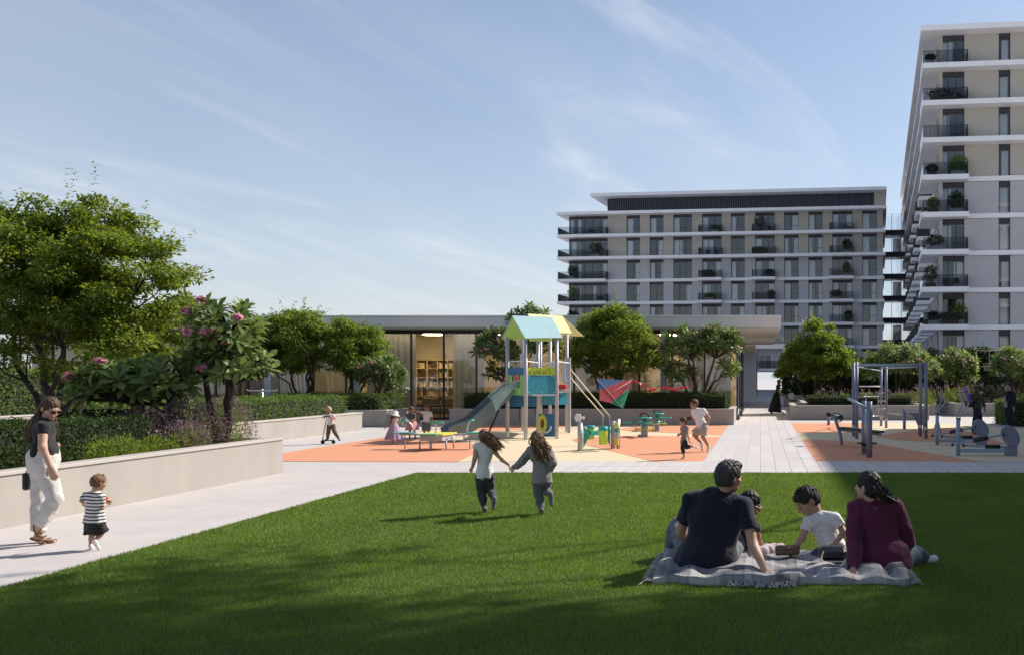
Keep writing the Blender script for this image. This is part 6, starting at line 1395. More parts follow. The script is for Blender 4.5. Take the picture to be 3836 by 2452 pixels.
# ---- toddler
rt_, jt, bt, ft = person('toddler in striped T-shirt and black shorts beside the woman', W_, 10.22, dict(head=(722, 852), neck=(690, 935), pel=(685, 1205), ls=(618, 965, .02), rs=(738, 978, -.05), le=(572, 1010, -.03), lw=(600, 1050, .1), lh=(640, 1060, .14), re=(748, 1075, -.02), rw=(795, 1042, .1), rh=(825, 1015, .12),
    lhip=(660, 1220, .02), lk=(662, 1320, .02), la=(652, 1400, .0), lt=(668, 1425, .09), rhip=(712, 1220, -.02), rk=(745, 1300, .02), ra=(690, 1362, -.06), rt=(722, 1425, -.02)), (.55, .8, 0), (.45, .85, -.2), .47, sk3,
    dict(m=m_stripe, sleeve=.75, hem=.98, g=.016, e=.02), dict(m=c_black, len=.8, g=.026, flare=1.7, name='shorts', rise=.05), s_white, dict(m=h_light, nape=.07), hs=.70, vox=.007, seed=2, curl=(.6, 1.2), chest=1.1)
q = W_(787, 1000, 10.3); ty = empty('toy_ball', q, 0, 'small red toy held by the toddler', 'toy'); mb = MB(); mb.ball((0, 0, 0), (.035, .03, .028), 0, 12, 8); mb.build('shell', m_red, ty); mb = MB(); mb.lathe([(.036, -.004), (.037, 0), (.036, .004)], (0, 0, 0), 14); mb.build('band', m_whitep, ty)
# ---- running girls
def ga_l(c, F_, U, L_, q, j):
    tip = R_(1262, 350, 12.95)
    def pf(rs_, t):
        a = rs_.uniform(-1.9, 1.9); st = c + U * rs_.uniform(-.02, .085) * q - F_ * math.cos(a * .6) * .088 * q + L_ * math.sin(a * .6) * .08 * q
        e = tip + rs_.normal(0, 1, 3) * np.array((.045, .06, .03)) - (tip - c) * rs_.uniform(-.05, .45); m1 = st * .62 + e * .38 + np.array((0, -.03, .02)) + rs_.normal(0, .014, 3)
        return [st, m1, st * .25 + e * .75 + np.array((.0, 0, .015)) + rs_.normal(0, .018, 3), e]
    return locks(pf, 170, .010, .003, 5)
ra_ = person('girl in white sleeveless top running hand in hand on the lawn', R_, 13.0, dict(head=(1108, 222), neck=(1112, 292), pel=(1112, 600), ls=(1030, 325, .0), rs=(1192, 350, .0), le=(1012, 450, -.08), lw=(988, 535, .03), lh=(955, 565, .1), re=(1290, 455, .0), rw=(1358, 506, .0), rh=(1385, 535, .0),
    lhip=(1066, 630), lk=(1082, 800, .06), la=(1112, 935, .0), lt=(1122, 978, .1), rhip=(1158, 630), rk=(1172, 765, .12), ra=(1205, 845, -.10), rt=(1200, 935, -.09)), (0, 1, 0), (-.12, 1, 0), .74, sk1,
    dict(m=c_white, sleeve=.1, hem=1.10, g=.014, e=.022), dict(m=c_char, len=1.95, g=.008), s_grey, dict(m=hairm('hair_chestnut', (.14, .072, .036)), locks=ga_l, ears_cov=True, nape=.09), hs=.84, vox=.0085, seed=3, fem=.3, curl=(1.2, .9))
def gb_l(c, F_, U, L_, q, j):
    tip = R_(1692, 425, 12.72)
    def pf(rs_, t):
        a = rs_.uniform(-2.2, 2.2); st = c + U * rs_.uniform(-.03, .085) * q - F_ * math.cos(a * .6) * .088 * q + L_ * math.sin(a * .6) * .083 * q
        e = tip + rs_.normal(0, 1, 3) * np.array((.055, .03, .05)) - (tip - c) * rs_.uniform(-.1, .3); m1 = st * .6 + e * .4 + np.array((.0, -.05, .0)) + rs_.normal(0, .022, 3)
        return [st, m1, st * .25 + e * .75 + rs_.normal(0, .026, 3) + np.array((.02, -.02, 0)), e]
    return locks(pf, 190, .011, .003, 6)
rb_ = person('girl in grey tweed jacket and grey trousers running on the lawn', R_, 12.85, dict(head=(1640, 235), neck=(1662, 318), pel=(1682, 640), ls=(1572, 362, .0), rs=(1755, 385, .0), le=(1488, 470, -.02), lw=(1412, 535, .05), lh=(1375, 545, .1), re=(1800, 490, -.03), rw=(1765, 555, .12), rh=(1735, 560, .16),
    lhip=(1640, 670), lk=(1655, 820, .05), la=(1680, 945, .0), lt=(1692, 992, .1), rhip=(1722, 670), rk=(1722, 765, .14), ra=(1772, 800, -.12), rt=(1782, 895, -.11)), (0, 1, 0), (-.1, 1, 0), .76, sk1,
    dict(m=m_tweed, sleeve=1.95, hem=1.13, g=.018, e=.03, name='jacket'), dict(m=c_grey, len=1.95, g=.012), s_grey, dict(m=h_light, locks=gb_l, ears_cov=True, nape=.09), hs=.84, vox=.0085, seed=4, fem=.3, curl=(.9, .8))
# ---- family on the blanket
FY = 9.1
rf_ = person('man in navy T-shirt sitting on the blanket with his back turned', F_, FY, dict(head=(735, 200), neck=(672, 325), pel=(575, 815), ls=(462, 368, .02), rs=(852, 410, -.02), le=(385, 600, .2), lw=(480, 760, .42), lh=(550, 800, .5), re=(905, 690, -.16), rw=(1000, 880, -.42), rh=(1110, 925, -.52),
    lhip=(470, 815, .1), lk=(372, 560, .62), la=(300, 795, .72), lt=(262, 838, .98), rhip=(680, 815, .1), rk=(800, 640, .7), ra=(830, 800, .86), rt=(850, 830, 1.1), base=np.array((-.45, 9.2, 0.))), (.1, 1, 0), (.78, .62, -.08), 1.2, sk3,
    dict(m=c_navy, sleeve=.60, hem=1.10, g=.018, e=.05), dict(m=cloth('grey_trousers', (.14, .155, .18)), len=1.9, g=.02, rise=.05), s_brown, dict(m=h_grey, nape=.075, vol=1.05, extra=[lambda c, f, u, l, q: ell(c + f * .062 * q + u * .092 * q, (.06 * q, .04 * q, .03 * q), np.stack([l, f, u]), .02)]), hs=1.22, hu=(.05, .05, 1), vox=.0075, seed=5, curl=(.5, .12), palm={'r': (0, 0, -1)}, chest=1.12, hip_w=1.12)
def gg_l(c, F_, U, L_, q, j):
    def pf(rs_, t):
        a = rs_.uniform(-2.4, 2.4); st = c + U * rs_.uniform(-.02, .07) * q - F_ * math.cos(a * .6) * .088 * q + L_ * math.sin(a * .6) * .08 * q
        return [st, st - U * .07 - F_ * .02, st - U * .18 - F_ * .03 + rs_.normal(0, .012, 3), st - U * (.26 + rs_.uniform(0, .05)) - F_ * .02 + rs_.normal(0, .02, 3)]
    return locks(pf, 90, .011, .004, 8)
rg_, jg, bg_, fg = person('girl with sunglasses sitting behind the man on the blanket', F_, 9.72, dict(head=(885, 395), neck=(860, 490), pel=(880, 760), ls=(800, 540, .08), rs=(925, 550, -.05), le=(800, 650, .2), lw=(920, 740, .3), lh=(960, 750, .3), re=(945, 640, .0), rw=(975, 705, .14), rh=(1012, 735, .2),
    lhip=(850, 770, .05), lk=(1060, 730, .3), la=(1010, 800, .5), lt=(1080, 805, .55), rhip=(910, 770, -.06), rk=(1110, 735, .05), ra=(1010, 800, .12), rt=(1060, 805, .15), base=np.array((-.1, 9.72, 0.))), (.8, .55, 0), (.86, .1, -.42), .72, sk2,
    dict(m=cloth('dark_teal_print', (.02, .035, .045), var=.5), sleeve=.4, hem=1.02), dict(m=cloth('pale_pink_print', (.50, .40, .42), var=.2), len=1.5, g=.03, flare=1.3), s_white, dict(m=h_dark, locks=gg_l, ears_cov=True, nape=.1), hs=1.06, vox=.009, seed=6, curl=(.5, 1.), fem=.3)
glasses(rg_, bg_, jg, fg, 1.06, mat('cream_frame', (.6, .45, .3), .4), m_lens)
q = F_(1008, 728, 9.88); ap = empty('apple', q, 0, 'red and yellow apple in the hand of the sitting girl', 'apple'); mb = MB(); mb.lathe([(.001, -.03), (.018, -.033), (.036, -.01), (.038, .01), (.028, .03), (.010, .031), (.001, .024)], (0, 0, 0), 16); mb.build('flesh', mat('apple_skin', ((.45, .04, .02), (.5, .35, .06)), .3, scale=22), ap); mb = MB(); mb.tube([(0, 0, .02), (.004, 0, .045)], .0025, 5); mb.build('stalk', m_bark, ap)
rk_ = person('boy in white T-shirt kneeling and reaching across the blanket', F_, 9.65, dict(head=(1300, 372), neck=(1372, 470), pel=(1500, 735), ls=(1308, 530, -.02), rs=(1502, 500, -.05), le=(1262, 640, -.08), lw=(1205, 715, -.14), lh=(1178, 762, -.16), re=(1562, 600, -.10), rw=(1500, 680, -.16), rh=(1435, 722, -.16),
    lhip=(1450, 740, .04), lk=(1335, 790, -.02), la=(1450, 800, .30), lt=(1520, 805, .42), rhip=(1540, 740, -.02), rk=(1405, 795, -.12), ra=(1520, 805, .2), rt=(1590, 805, .32), base=np.array((.55, 9.7, 0.))), (-.75, -.35, 0), (-.75, -.30, -.55), .84, sk3,
    dict(m=c_white, sleeve=.55, hem=1.06, g=.014, e=.02), dict(m=c_jean, len=1.9, g=.014), s_white, dict(m=h_dark, nape=.07, extra=[lambda c, f, u, l, q: ell(c + f * .066 * q + u * .066 * q, (.066 * q, .03 * q, .034 * q), np.stack([l, f, u]), .02)]), hs=1.18, vox=.0075, seed=7, curl=(.7, .8), hu=(-.3, 0, 1))
mb = MB(); q0 = F_(1395, 592, 9.42); mb.tube([q0 + (-.008, 0, .006), q0, q0 + (.008, 0, -.005)], .004, 5); mb.build('chest_logo', c_black, rk_[0], off=rk_[2])
def mo_l(c, F_, U, L_, q, j):
    tip = F_v(1905, 365)
    def pf(rs_, t):
        a = rs_.uniform(-2.3, 2.3); st = c + U * rs_.uniform(-.03, .085) * q - F_ * math.cos(a * .6) * .09 * q + L_ * math.sin(a * .6) * .085 * q
        kn = F_v(1790, 320); e = tip + rs_.normal(0, .022, 3) - (tip - kn) * rs_.uniform(-.2, .35)
        return [st, st * .45 + kn * .55 + rs_.normal(0, .016, 3), kn * .5 + e * .5 + rs_.normal(0, .02, 3) + np.array((0, -.015, .02)), e]
    return locks(pf, 120, .011, .005, 9)
def F_v(x_, y_): return F_(x_, y_, 8.98)
rm_ = person('woman in maroon long sleeved top sitting on the blanket with her back turned', F_, FY, dict(head=(1735, 270), neck=(1772, 385), pel=(1850, 800), ls=(1650, 432, .0), rs=(1932, 418, .0), le=(1640, 680, -.12), lw=(1632, 868, -.30), lh=(1598, 905, -.40), re=(2025, 650, .1), rw=(1990, 760, .4), rh=(1960, 770, .5),
    lhip=(1780, 810, .1), lk=(1860, 740, .62), la=(2060, 800, .62), lt=(2120, 815, .6), rhip=(1930, 810, .08), rk=(2075, 760, .4), ra=(2150, 795, .45), rt=(2205, 792, .42), base=np.array((.85, 9.2, 0.))), (.05, 1, 0), (-.80, .60, .02), 1.1, sk1,
    dict(m=c_maroon, sleeve=1.96, hem=1.13, g=.022, e=.03, name='sweater', collar=True), dict(m=c_jean, len=1.9, g=.018, rise=.03), s_white, dict(m=h_dark, locks=mo_l, nape=.10, vol=1.04, ears_cov=False), hs=1.16, vox=.008, seed=8, curl=(.1, .4), palm={'l': (0, 0, -1)}, fem=.3, hip_w=1.25, chest=1.18)
FY_ = None
# blanket
def plaid(t, o, vec):
    def band(ax_, fr, ph, th): return M_(t, 'GREATER_THAN', M_(t, 'SINE', M_(t, 'ADD', M_(t, 'MULTIPLY', ax_, fr), ph)), th)
    a = M_(t, 'MULTIPLY', M_(t, 'ADD', band(o[0], 13, .4, .15), band(o[1], 13, 1.0, .15)), .5); a = M_(t, 'ADD', M_(t, 'MULTIPLY', a, .8), M_(t, 'MULTIPLY', band(o[0], 78, 0, .85), .2))
    return mixcol(t, a, (.37, .36, .36), (.10, .105, .12))
m_blk = obj_coord_mat('grey_plaid_wool', plaid, .9)
bx0, bx1, by0, by1 = -.94, 1.30, 8.42, 9.9; rs_ = np.random.RandomState(4); nx_, ny_ = 150, 100
gx_, gy_ = np.meshgrid(np.linspace(0, 1, nx_), np.linspace(0, 1, ny_), indexing='ij')
edge = .05 * np.sin(gx_ * 9 + 1) + .03 * np.sin(gx_ * 23)
bX = bx0 + (bx1 - bx0) * gx_ + .04 * np.sin(gy_ * 8) * (1 - 2 * np.abs(gx_ - .5)) ; bY_ = by0 + (by1 - by0) * gy_ + edge * (1 - gy_)
wr = np.zeros_like(gx_)
for k in range(9):
    a = rs_.uniform(0, 6.28); f_ = rs_.uniform(9, 34); wr += np.sin((gx_ * math.cos(a) * 1.4 + gy_ * math.sin(a)) * f_ + 2.5 * np.sin(gx_ * 5 + k) + rs_.uniform(0, 6)) / f_ * 12
bZ = .045 + .022 * np.abs(wr) ** 1.3 * .8; bZ = np.clip(bZ, .03, .115)
idx = np.arange(nx_ * ny_).reshape(nx_, ny_); Fq = np.stack([idx[:-1, :-1], idx[1:, :-1], idx[1:, 1:], idx[:-1, 1:]], -1).reshape(-1, 4)
bbase = np.array((.15, 9.2, 0)); Vb = np.stack([bX, bY_, bZ], -1).reshape(-1, 3)
rim = [idx[:, 0], idx[-1, :], idx[::-1, -1], idx[0, ::-1]]; ring = np.concatenate([r_[:-1] for r_ in rim]); nV = len(Vb); low = Vb[ring].copy(); low[:, 2] = .004
Fr_ = np.array([[ring[i], nV + i, nV + (i + 1) % len(ring), ring[(i + 1) % len(ring)]] for i in range(len(ring))])
bl = empty('picnic_blanket', bbase, 0, 'crumpled grey checked picnic blanket with fringe under the family', 'blanket')
place('fabric', np_mesh('fabric', np.vstack([Vb, low]) - bbase, np.vstack([Fq, Fr_]), m_blk, smooth=True), bl)
fb = MB(); m_fr = cloth('fringe_wool', (.36, .35, .35))
for sx_, xe in ((-1, 0), (1, nx_ - 1)):
    for k in range(44):
        p = np.array((bX[xe, int(k * 2.2)], bY_[xe, int(k * 2.2)], .03)); fb.tube([p, p + (sx_ * .05, rs_.normal(0, .02), .012), p + (sx_ * .11, rs_.normal(0, .035), -.015)], .004, 4)
for k in range(50):
    i_ = int(45 + k * .8); p = np.array((bX[i_, 0], bY_[i_, 0], .045)); fb.tube([p, p + (rs_.normal(0, .03), -.03, .01), p + (rs_.normal(0, .04), -.07, -.03)], .0035, 4)
tag(fb.build('fringe', m_fr, bl, off=bbase), kind='stuff')
# things on the blanket
q = F_(1155, 830, 9.45); bp_ = empty('suede_pouch', (q[0], 9.45, .085), .15, 'flat brown suede pouch in the middle of the blanket', 'pouch')
mb = MB(); mb.prism([(-.12, -.02), (-.09, .035), (.08, .055), (.115, .02), (.11, -.03), (-.1, -.045)], 0, .02, mx=Matrix.Scale(1, 4)); mb.box(-.115, .115, -.06, .06, .0, .085, c=.018); mb.build('body', c_brown, bp_); mb = MB(); mb.box(-.119, .119, -.066, .0, .05, .09, c=.012); mb.build('flap', c_brown, bp_)
q = F_(1490, 850, 9.15); kb = empty('black_bag', (q[0], 9.2, .08), 0, 'soft black bag between the boy and the woman in maroon', 'bag')
mb = MB(); mb.box(-.14, .13, -.09, .09, 0, .13, c=.04); mb.build('body', s_black, kb); mb = MB(); mb.tube(smooth_path([(-.1, -.09, .1), (-.12, -.14, .03), (-.05, -.2, -.01), (.05, -.2, -.01)], 4), .008, 5); mb.build('strap', m_rope, kb); mb = MB(); mb.box(-.12, .11, -.004, .004, .131, .136); mb.build('zip', m_steel, kb)
# ---- scooter rider
YS = 26.75
rs1 = person('child in white shirt and olive trousers riding a kick scooter', K_, YS, dict(head=(528, 232), neck=(535, 278), pel=(560, 435), ls=(492, 288, 0), rs=(596, 300, .03), le=(462, 330, -.06), lw=(450, 322, -.16), lh=(442, 318, -.2), re=(622, 350, .0), rw=(592, 338, -.14), rh=(575, 325, -.18),
    lhip=(535, 450), lk=(522, 540, -.03), la=(510, 640, .0), lt=(475, 668, -.05), rhip=(590, 450), rk=(612, 540, -.02), ra=(672, 632, .06), rt=(690, 668, .0)), (-.3, -1, 0), (-.2, -1, -.25), .58, sk2,
    dict(m=c_white, sleeve=.6, hem=1.02, e=.02), dict(m=c_olive, len=1.93, g=.016), s_black, dict(m=h_light, nape=.05, vol=1.03), hs=.80, vox=.010, seed=20)
mb = MB(); hq = rs1[1]['head'] + rs1[3][1] * .055 * .8; mb.lathe([(.088, -.02), (.086, .03), (.055, .075), (.02, .10), (.001, .105)], hq, 14, ax=rs1[3][1]); mb.build('cap', mat('tan_cap', (.36, .28, .18), .8), rs1[0], off=rs1[2])
k0 = K_(438, 718); so2 = empty('kick_scooter', (k0[0], YS, 0), 0, 'black and silver kick scooter under the child in olive trousers', 'scooter')
ko = np.array((k0[0], YS, 0.)); fw_ = K_(438, 697, YS); rw2 = K_(570, 660, YS)
for nm, c, r_ in (('front_wheel', fw_, .045), ('rear_wheel', np.array((rw2[0], YS + .12, .04)), .04)):
    mb = MB(); mb.tube([(c[0] + r_ * math.cos(a), c[1] + .3 * r_ * math.sin(0), r_ + r_ * math.sin(a)) for a in np.linspace(0, 2 * math.pi, 17)], .014, 6); mb.lathe([(.001, -.01), (r_ * .9, -.008), (r_ * .9, .008), (.001, .01)], (c[0], c[1], r_), 12, ax=(0, 1, 0)); mb.build(nm, m_black, so2, off=ko)
mb = MB(); mb.prism([(fw_[0] + .02, YS - .05), (rw2[0], YS + .06), (rw2[0], YS + .18), (fw_[0] + .02, YS + .05)], .07, .095); mb.build('deck', m_black, so2, off=ko)
mb = MB(); tp = K_(503, 308, YS - .16); mb.tube([(fw_[0], YS, .08), (fw_[0] + .012, YS - .01, .2), tp], [.022, .018, .014], 8); mb.build('stem', m_steel, so2, off=ko)
mb = MB(); mb.tube([K_(440, 318, YS - .18), tp, K_(598, 335, YS - .14)], .013, 8); mb.build('handlebar', m_black, so2, off=ko)
# ---- hatted girl
rs2_ = person('girl in white sun hat and lavender skirt on the orange surface', K_, 26.5, dict(head=(1518, 300), neck=(1508, 345), pel=(1512, 470), ls=(1472, 365, .0), rs=(1545, 362, .0), le=(1425, 432, .0), lw=(1385, 475, .0), lh=(1358, 498, .0), re=(1562, 420, .06), rw=(1560, 440, .16), rh=(1572, 436, .2),
    lhip=(1490, 490), lk=(1486, 600, .0), la=(1486, 695, .0), lt=(1500, 722, .05), rhip=(1545, 490), rk=(1570, 600, .0), ra=(1585, 705, -.03), rt=(1608, 730, .0)), (.5, .85, 0), (.7, .6, -.15), .56, sk3,
    dict(m=c_white, sleeve=.15, hem=.72, e=.0), dict(m=c_lav, skirt=True, hem=(1512, 652), r=(.085, .235), rise=.16, pleats=13), s_white, dict(m=h_brown, nape=.1, ears_cov=True, locks=lambda c, f, u, l, q, j: locks(lambda r, t: [c - f * .08 * q + l * r.normal(0, .03), c - f * .1 * q - u * .1 + l * r.normal(0, .03), c - f * .1 * q - u * .22 + l * r.normal(0, .03)], 40, .009, .004, 4)), hs=.80, vox=.010, seed=21, fem=.4)
hh_ = rs2_[1]['head'] + rs2_[3][1] * .045; mb = MB(); mb.lathe([(.135, -.045), (.13, -.035), (.088, .0), (.082, .06), (.05, .085), (.001, .09)], hh_, 20, ax=rs2_[3][1], wob=lambda r, z, a: r * (1 + (.04 * math.sin(3 * a) if r > .1 else 0))); mb.build('sun_hat', c_white, rs2_[0], off=rs2_[2])
# ---- girl in grey polo, boy pointing
rs3 = person('girl in grey polo shirt and pink skirt with folded arms', K_, 28.9, dict(head=(1760, 212), neck=(1765, 262), pel=(1778, 410), ls=(1716, 285, .0), rs=(1818, 285, .0), le=(1712, 362, -.02), lw=(1765, 378, -.14), lh=(1795, 372, -.15), re=(1826, 360, -.02), rw=(1775, 370, -.12), rh=(1745, 380, -.14),
    lhip=(1752, 430), lk=(1748, 545, .0), la=(1746, 632, .0), lt=(1742, 650, -.08), rhip=(1806, 430), rk=(1815, 545, .0), ra=(1828, 630, .0), rt=(1828, 650, -.08)), (-.3, -1, 0), (-.8, -.6, 0), .60, sk2,
    dict(m=c_slate, sleeve=.6, hem=.98), dict(m=c_pink, skirt=True, hem=(1782, 515), r=(.12, .20), rise=.08, pleats=9), s_brown, dict(m=h_brown, ears_cov=True, nape=.1), hs=.84, vox=.010, seed=22, fem=.3)
rs4 = person('boy in white T-shirt and grey shorts pointing across the girl', K_, 28.75, dict(head=(2008, 185), neck=(2008, 238), pel=(1995, 412), ls=(1948, 255, .0), rs=(2062, 262, .0), le=(1880, 245, -.03), lw=(1812, 232, -.05), lh=(1770, 226, -.06), re=(2082, 345, .02), rw=(2068, 415, .0), rh=(2062, 450, -.02),
    lhip=(1965, 425), lk=(1968, 540, .0), la=(1970, 628, .0), lt=(1958, 652, -.08), rhip=(2022, 425), rk=(2026, 540, .0), ra=(2030, 630, .0), rt=(2028, 652, -.08)), (-.1, -1, 0), (-.1, -1, -.1), .62, sk2,
    dict(m=c_white, sleeve=.6, hem=1.0, e=.015), dict(m=c_grey, len=.85, g=.022, flare=1.4, name='shorts'), s_grey, dict(m=h_brown, nape=.06), hs=.86, vox=.010, seed=23, curl=(.25, .5))
# ---- runners
rs5 = person('boy in white T-shirt and beige shorts running onto the playground', N_, 23.75, dict(head=(1893, 212), neck=(1905, 272), pel=(2000, 500), ls=(1880, 300, .05), rs=(2018, 300, -.05), le=(1895, 395, .12), lw=(1825, 412, .02), lh=(1795, 408, -.02), re=(2086, 388, -.10), rw=(2080, 460, .0), rh=(2058, 482, .04),
    lhip=(1975, 520, .06), lk=(1892, 608, .06), la=(1990, 712, .08), lt=(2000, 800, .06), rhip=(2020, 520, -.06), rk=(2002, 625, -.06), ra=(2080, 755, -.04), rt=(2068, 822, -.08)), (-.9, -.2, 0), (-.85, -.5, -.15), .84, sk2,
    dict(m=c_white, sleeve=.5, hem=1.02, e=.02), dict(m=c_sand, len=.85, g=.03, flare=1.4, name='shorts'), s_white, dict(m=h_brown, nape=.06), hs=.98, vox=.010, seed=24, curl=(.9, .9))
rs6 = person('small child in dusty rose top and black leggings running', N_, 21.6, dict(head=(1750, 438), neck=(1766, 492), pel=(1762, 690), ls=(1738, 520, .05), rs=(1800, 520, -.05), le=(1730, 585, .06), lw=(1712, 605, -.02), lh=(1680, 615, -.05), re=(1808, 600, -.08), rw=(1828, 672, -.06), rh=(1845, 700, -.06),
    lhip=(1758, 700, .03), lk=(1745, 785, .03), la=(1765, 885, .02), lt=(1730, 918, .0), rhip=(1775, 700, -.04), rk=(1798, 770, -.04), ra=(1875, 748, -.02), rt=(1930, 775, -.02)), (-1, -.2, 0), (-.95, -.3, -.2), .60, sk3,
    dict(m=c_tan, sleeve=.55, hem=1.08, e=.02), dict(m=c_black, len=1.6, g=.008, name='leggings'), s_white, dict(m=h_brown, ears_cov=True, nape=.08, locks=lambda c, f, u, l, q, j: locks(lambda r, t: [c - f * .08 * q + u * r.normal(.02, .03), c - f * .16 * q + u * r.normal(.05, .02), c - f * .24 * q + u * r.normal(.02, .03)], 40, .009, .003, 4)), hs=.85, vox=.009, seed=25, fem=.2)
# ---- woman with stroller
YW = 50.0
rs7 = person('woman in long black dress pushing a stroller near the pavilion', S_, YW, dict(head=(618, 912), neck=(600, 955), pel=(585, 1095), ls=(592, 975, .12), rs=(592, 978, -.12), le=(620, 1050, .12), lw=(680, 1088, .12), lh=(705, 1092, .12), re=(618, 1052, -.14), rw=(678, 1092, -.14), rh=(704, 1095, -.14),
    lhip=(580, 1120, .06), lk=(620, 1210, .06), la=(640, 1315, .05), lt=(685, 1338, .05), rhip=(580, 1120, -.06), rk=(560, 1210, -.06), ra=(505, 1318, -.05), rt=(525, 1340, -.05)), (1, 0, 0), (.95, -.2, -.2), .98, sk2,
    dict(m=c_black, sleeve=.5, hem=.95), dict(m=c_black, skirt=True, hem=(562, 1326), r=(.15, .34), rise=.12, pleats=8), s_black, dict(m=hairm('hair_auburn', (.06, .02, .018)), nape=.06), hs=1., vox=.014, seed=26, fem=.7)
sb_ = G(2750 + 760 / 3.664, 1180 + 1345 / 3.664); sb_ = np.array((S_(742, 1345, YW)[0], YW, 0.)); stl = empty('stroller', sb_, 0, 'grey baby stroller pushed by the woman in black dress', 'stroller')
c_strol = cloth('grey_canvas', (.60, .58, .56))
mb = MB(); mb.prism([(.02, 1.0), (.22, 1.06), (.30, .98), (.26, .72), (.06, .72), (-.02, .84)], -.2, .2, plane='xz'); mb.build('canopy', c_strol, stl)
mb = MB(); mb.prism([(-.12, .86), (.0, .70), (.30, .58), (.46, .60), (.44, .68), (.26, .71), (.06, .73), (-.03, .92)], -.19, .19, plane='xz'); mb.build('seat', c_grey, stl)
mb = MB()
for y_ in (-.2, .2): mb.tube(smooth_path([(-.22, y_, .96), (-.1, y_, .86), (.2, y_, .48), (.38, y_, .1)], 4), .014, 6); mb.tube([(.2, y_, .48), (-.02, y_, .1)], .014, 6)
mb.build('frame', m_dark, stl); mb = MB(); mb.tube([(-.22, -.2, .96), (-.22, .2, .96)], .018, 8); mb.build('handle', m_black, stl)
for x_ in (-.04, .38):
    for y_ in (-.22, .22):
        mb = MB(); mb.tube([(x_ + .08 * math.cos(a), y_, .1 + .08 * math.sin(a)) for a in np.linspace(0, 2 * math.pi, 17)], .02, 6); mb.lathe([(.001, -.01), (.03, -.01), (.03, .01), (.001, .01)], (x_, y_, .1), 8, ax=(0, 1, 0)); mb.build('wheel', m_black, stl)
mb = MB(); mb.box(.0, .34, -.16, .16, .2, .34, c=.03); mb.build('basket', c_grey, stl)
# ---- man with backpack and yoga mat
YM = 31.0
rs8 = person('man in green hoodie carrying a backpack beside the gym', Gz, YM, dict(head=(1905, 412), neck=(1880, 468), pel=(1872, 690), ls=(1862, 500, -.19), rs=(1882, 500, .19), le=(1832, 590, -.25), lw=(1905, 525, -.28), lh=(1930, 508, -.24), re=(1935, 600, .22), rw=(1955, 690, .2), rh=(1960, 740, .2),
    lhip=(1868, 705, -.09), lk=(1850, 830, -.09), la=(1828, 965, -.09), lt=(1868, 992, -.1), rhip=(1875, 705, .09), rk=(1905, 830, .09), ra=(1855, 955, .1), rt=(1900, 985, .08)), (1, -.15, 0), (.95, -.25, 0), 1.0, sk3,
    dict(m=c_green, sleeve=1.92, hem=1.05, e=.02, name='hoodie'), dict(m=c_dknavy, len=1.93, g=.02), s_grey, dict(m=h_dark, nape=.06, vol=1.02), hs=1.02, vox=.013, seed=27, curl=(1.1, .5))
mb = MB(); nq = rs8[1]['neck']; mb.tube([nq + (.09 * math.cos(a) - .02, .09 * math.sin(a), .03 + .02 * math.cos(a)) for a in np.linspace(0, 2 * math.pi, 17)], .035, 8); mb.build('hood', c_black, rs8[0], off=rs8[2])
bk0 = Gz(1790, 640, YM); bkp = empty('backpack', bk0 - np.array((0, 0, .12)), 0, 'black backpack on the back of the man in green hoodie', 'backpack')
mb = MB(); mb.box(-.11, .10, -.16, .16, .0, .44, c=.06); mb.build('bag', s_black, bkp); mb = MB(); mb.box(-.16, -.112, -.12, .12, .03, .25, c=.02); mb.build('pocket', s_black, bkp)
for y_ in (-.1, .1):
    mb = MB(); mb.tube(smooth_path([(.1, y_, .42), (.2, y_ * 1.1, .47), (.29, y_ * 1.1, .36), (.26, y_ * 1.2, .15), (.1, y_, .05)], 4), .016, 6); mb.build('strap', s_black, bkp)
ym0, ym1 = Gz(1722, 465, YM - .22), Gz(1808, 625, YM - .22); ymt = empty('yoga_mat', ym1, 0, 'rolled purple yoga mat strapped to the backpack', 'yoga mat')
m_yoga = mat('purple_foam', (.24, .11, .50), .7, var=.08); mb = MB(); mb.tube([ym0, ym1], .06, 14); mb.build('roll', m_yoga, ymt, off=ym1)
for t in (.25, .72):
    c = lerp(ym0, ym1, t); d = unit(ym1 - ym0); mb = MB(); mb.tube([c - d * .012, c + d * .012], .062, 14); mb.build('band', s_black, ymt, off=ym1)
# ---- drinking woman
YD = 31.8
rs9 = person('woman in navy jacket drinking from a bottle at the right edge', Gz, YD, dict(head=(2238, 448), neck=(2250, 498), pel=(2230, 705), ls=(2198, 530, -.02), rs=(2292, 530, .05), le=(2225, 600, -.2), lw=(2200, 495, -.22), lh=(2192, 455, -.2), re=(2300, 610, .05), rw=(2288, 685, -.02), rh=(2285, 730, -.02),
    lhip=(2212, 720, .0), lk=(2225, 830, -.02), la=(2250, 945, .0), lt=(2225, 962, -.12), rhip=(2256, 720, .02), rk=(2262, 830, .0), ra=(2262, 945, .06), rt=(2240, 962, -.04)), (-.7, -.7, 0), (-.85, -.4, .22), .96, sk1,
    dict(m=c_dknavy, sleeve=1.9, hem=.98, e=.015, name='jacket'), dict(m=c_dknavy, len=1.93, g=.01), s_grey, dict(m=h_dark, nape=.08, ears_cov=True, extra=[lambda c, f, u, l, q: ell(c - f * .11 * q - u * .01, (.04, .05, .05), np.stack([l, f, u]), .02)]), hs=1., vox=.013, seed=28, curl=(1.1, .4), fem=.6)
mb = MB(); q = Gz(2198, 620, YD - .17); mb.box(q[0] - .055, q[0] + .05, q[1] - .015, q[1] + .03, q[2] - .19, q[2] + .19, c=.012); mb.build('shirt_front', mat('pale_grey_shirt', (.30, .32, .35), .8), rs9[0], off=rs9[2])
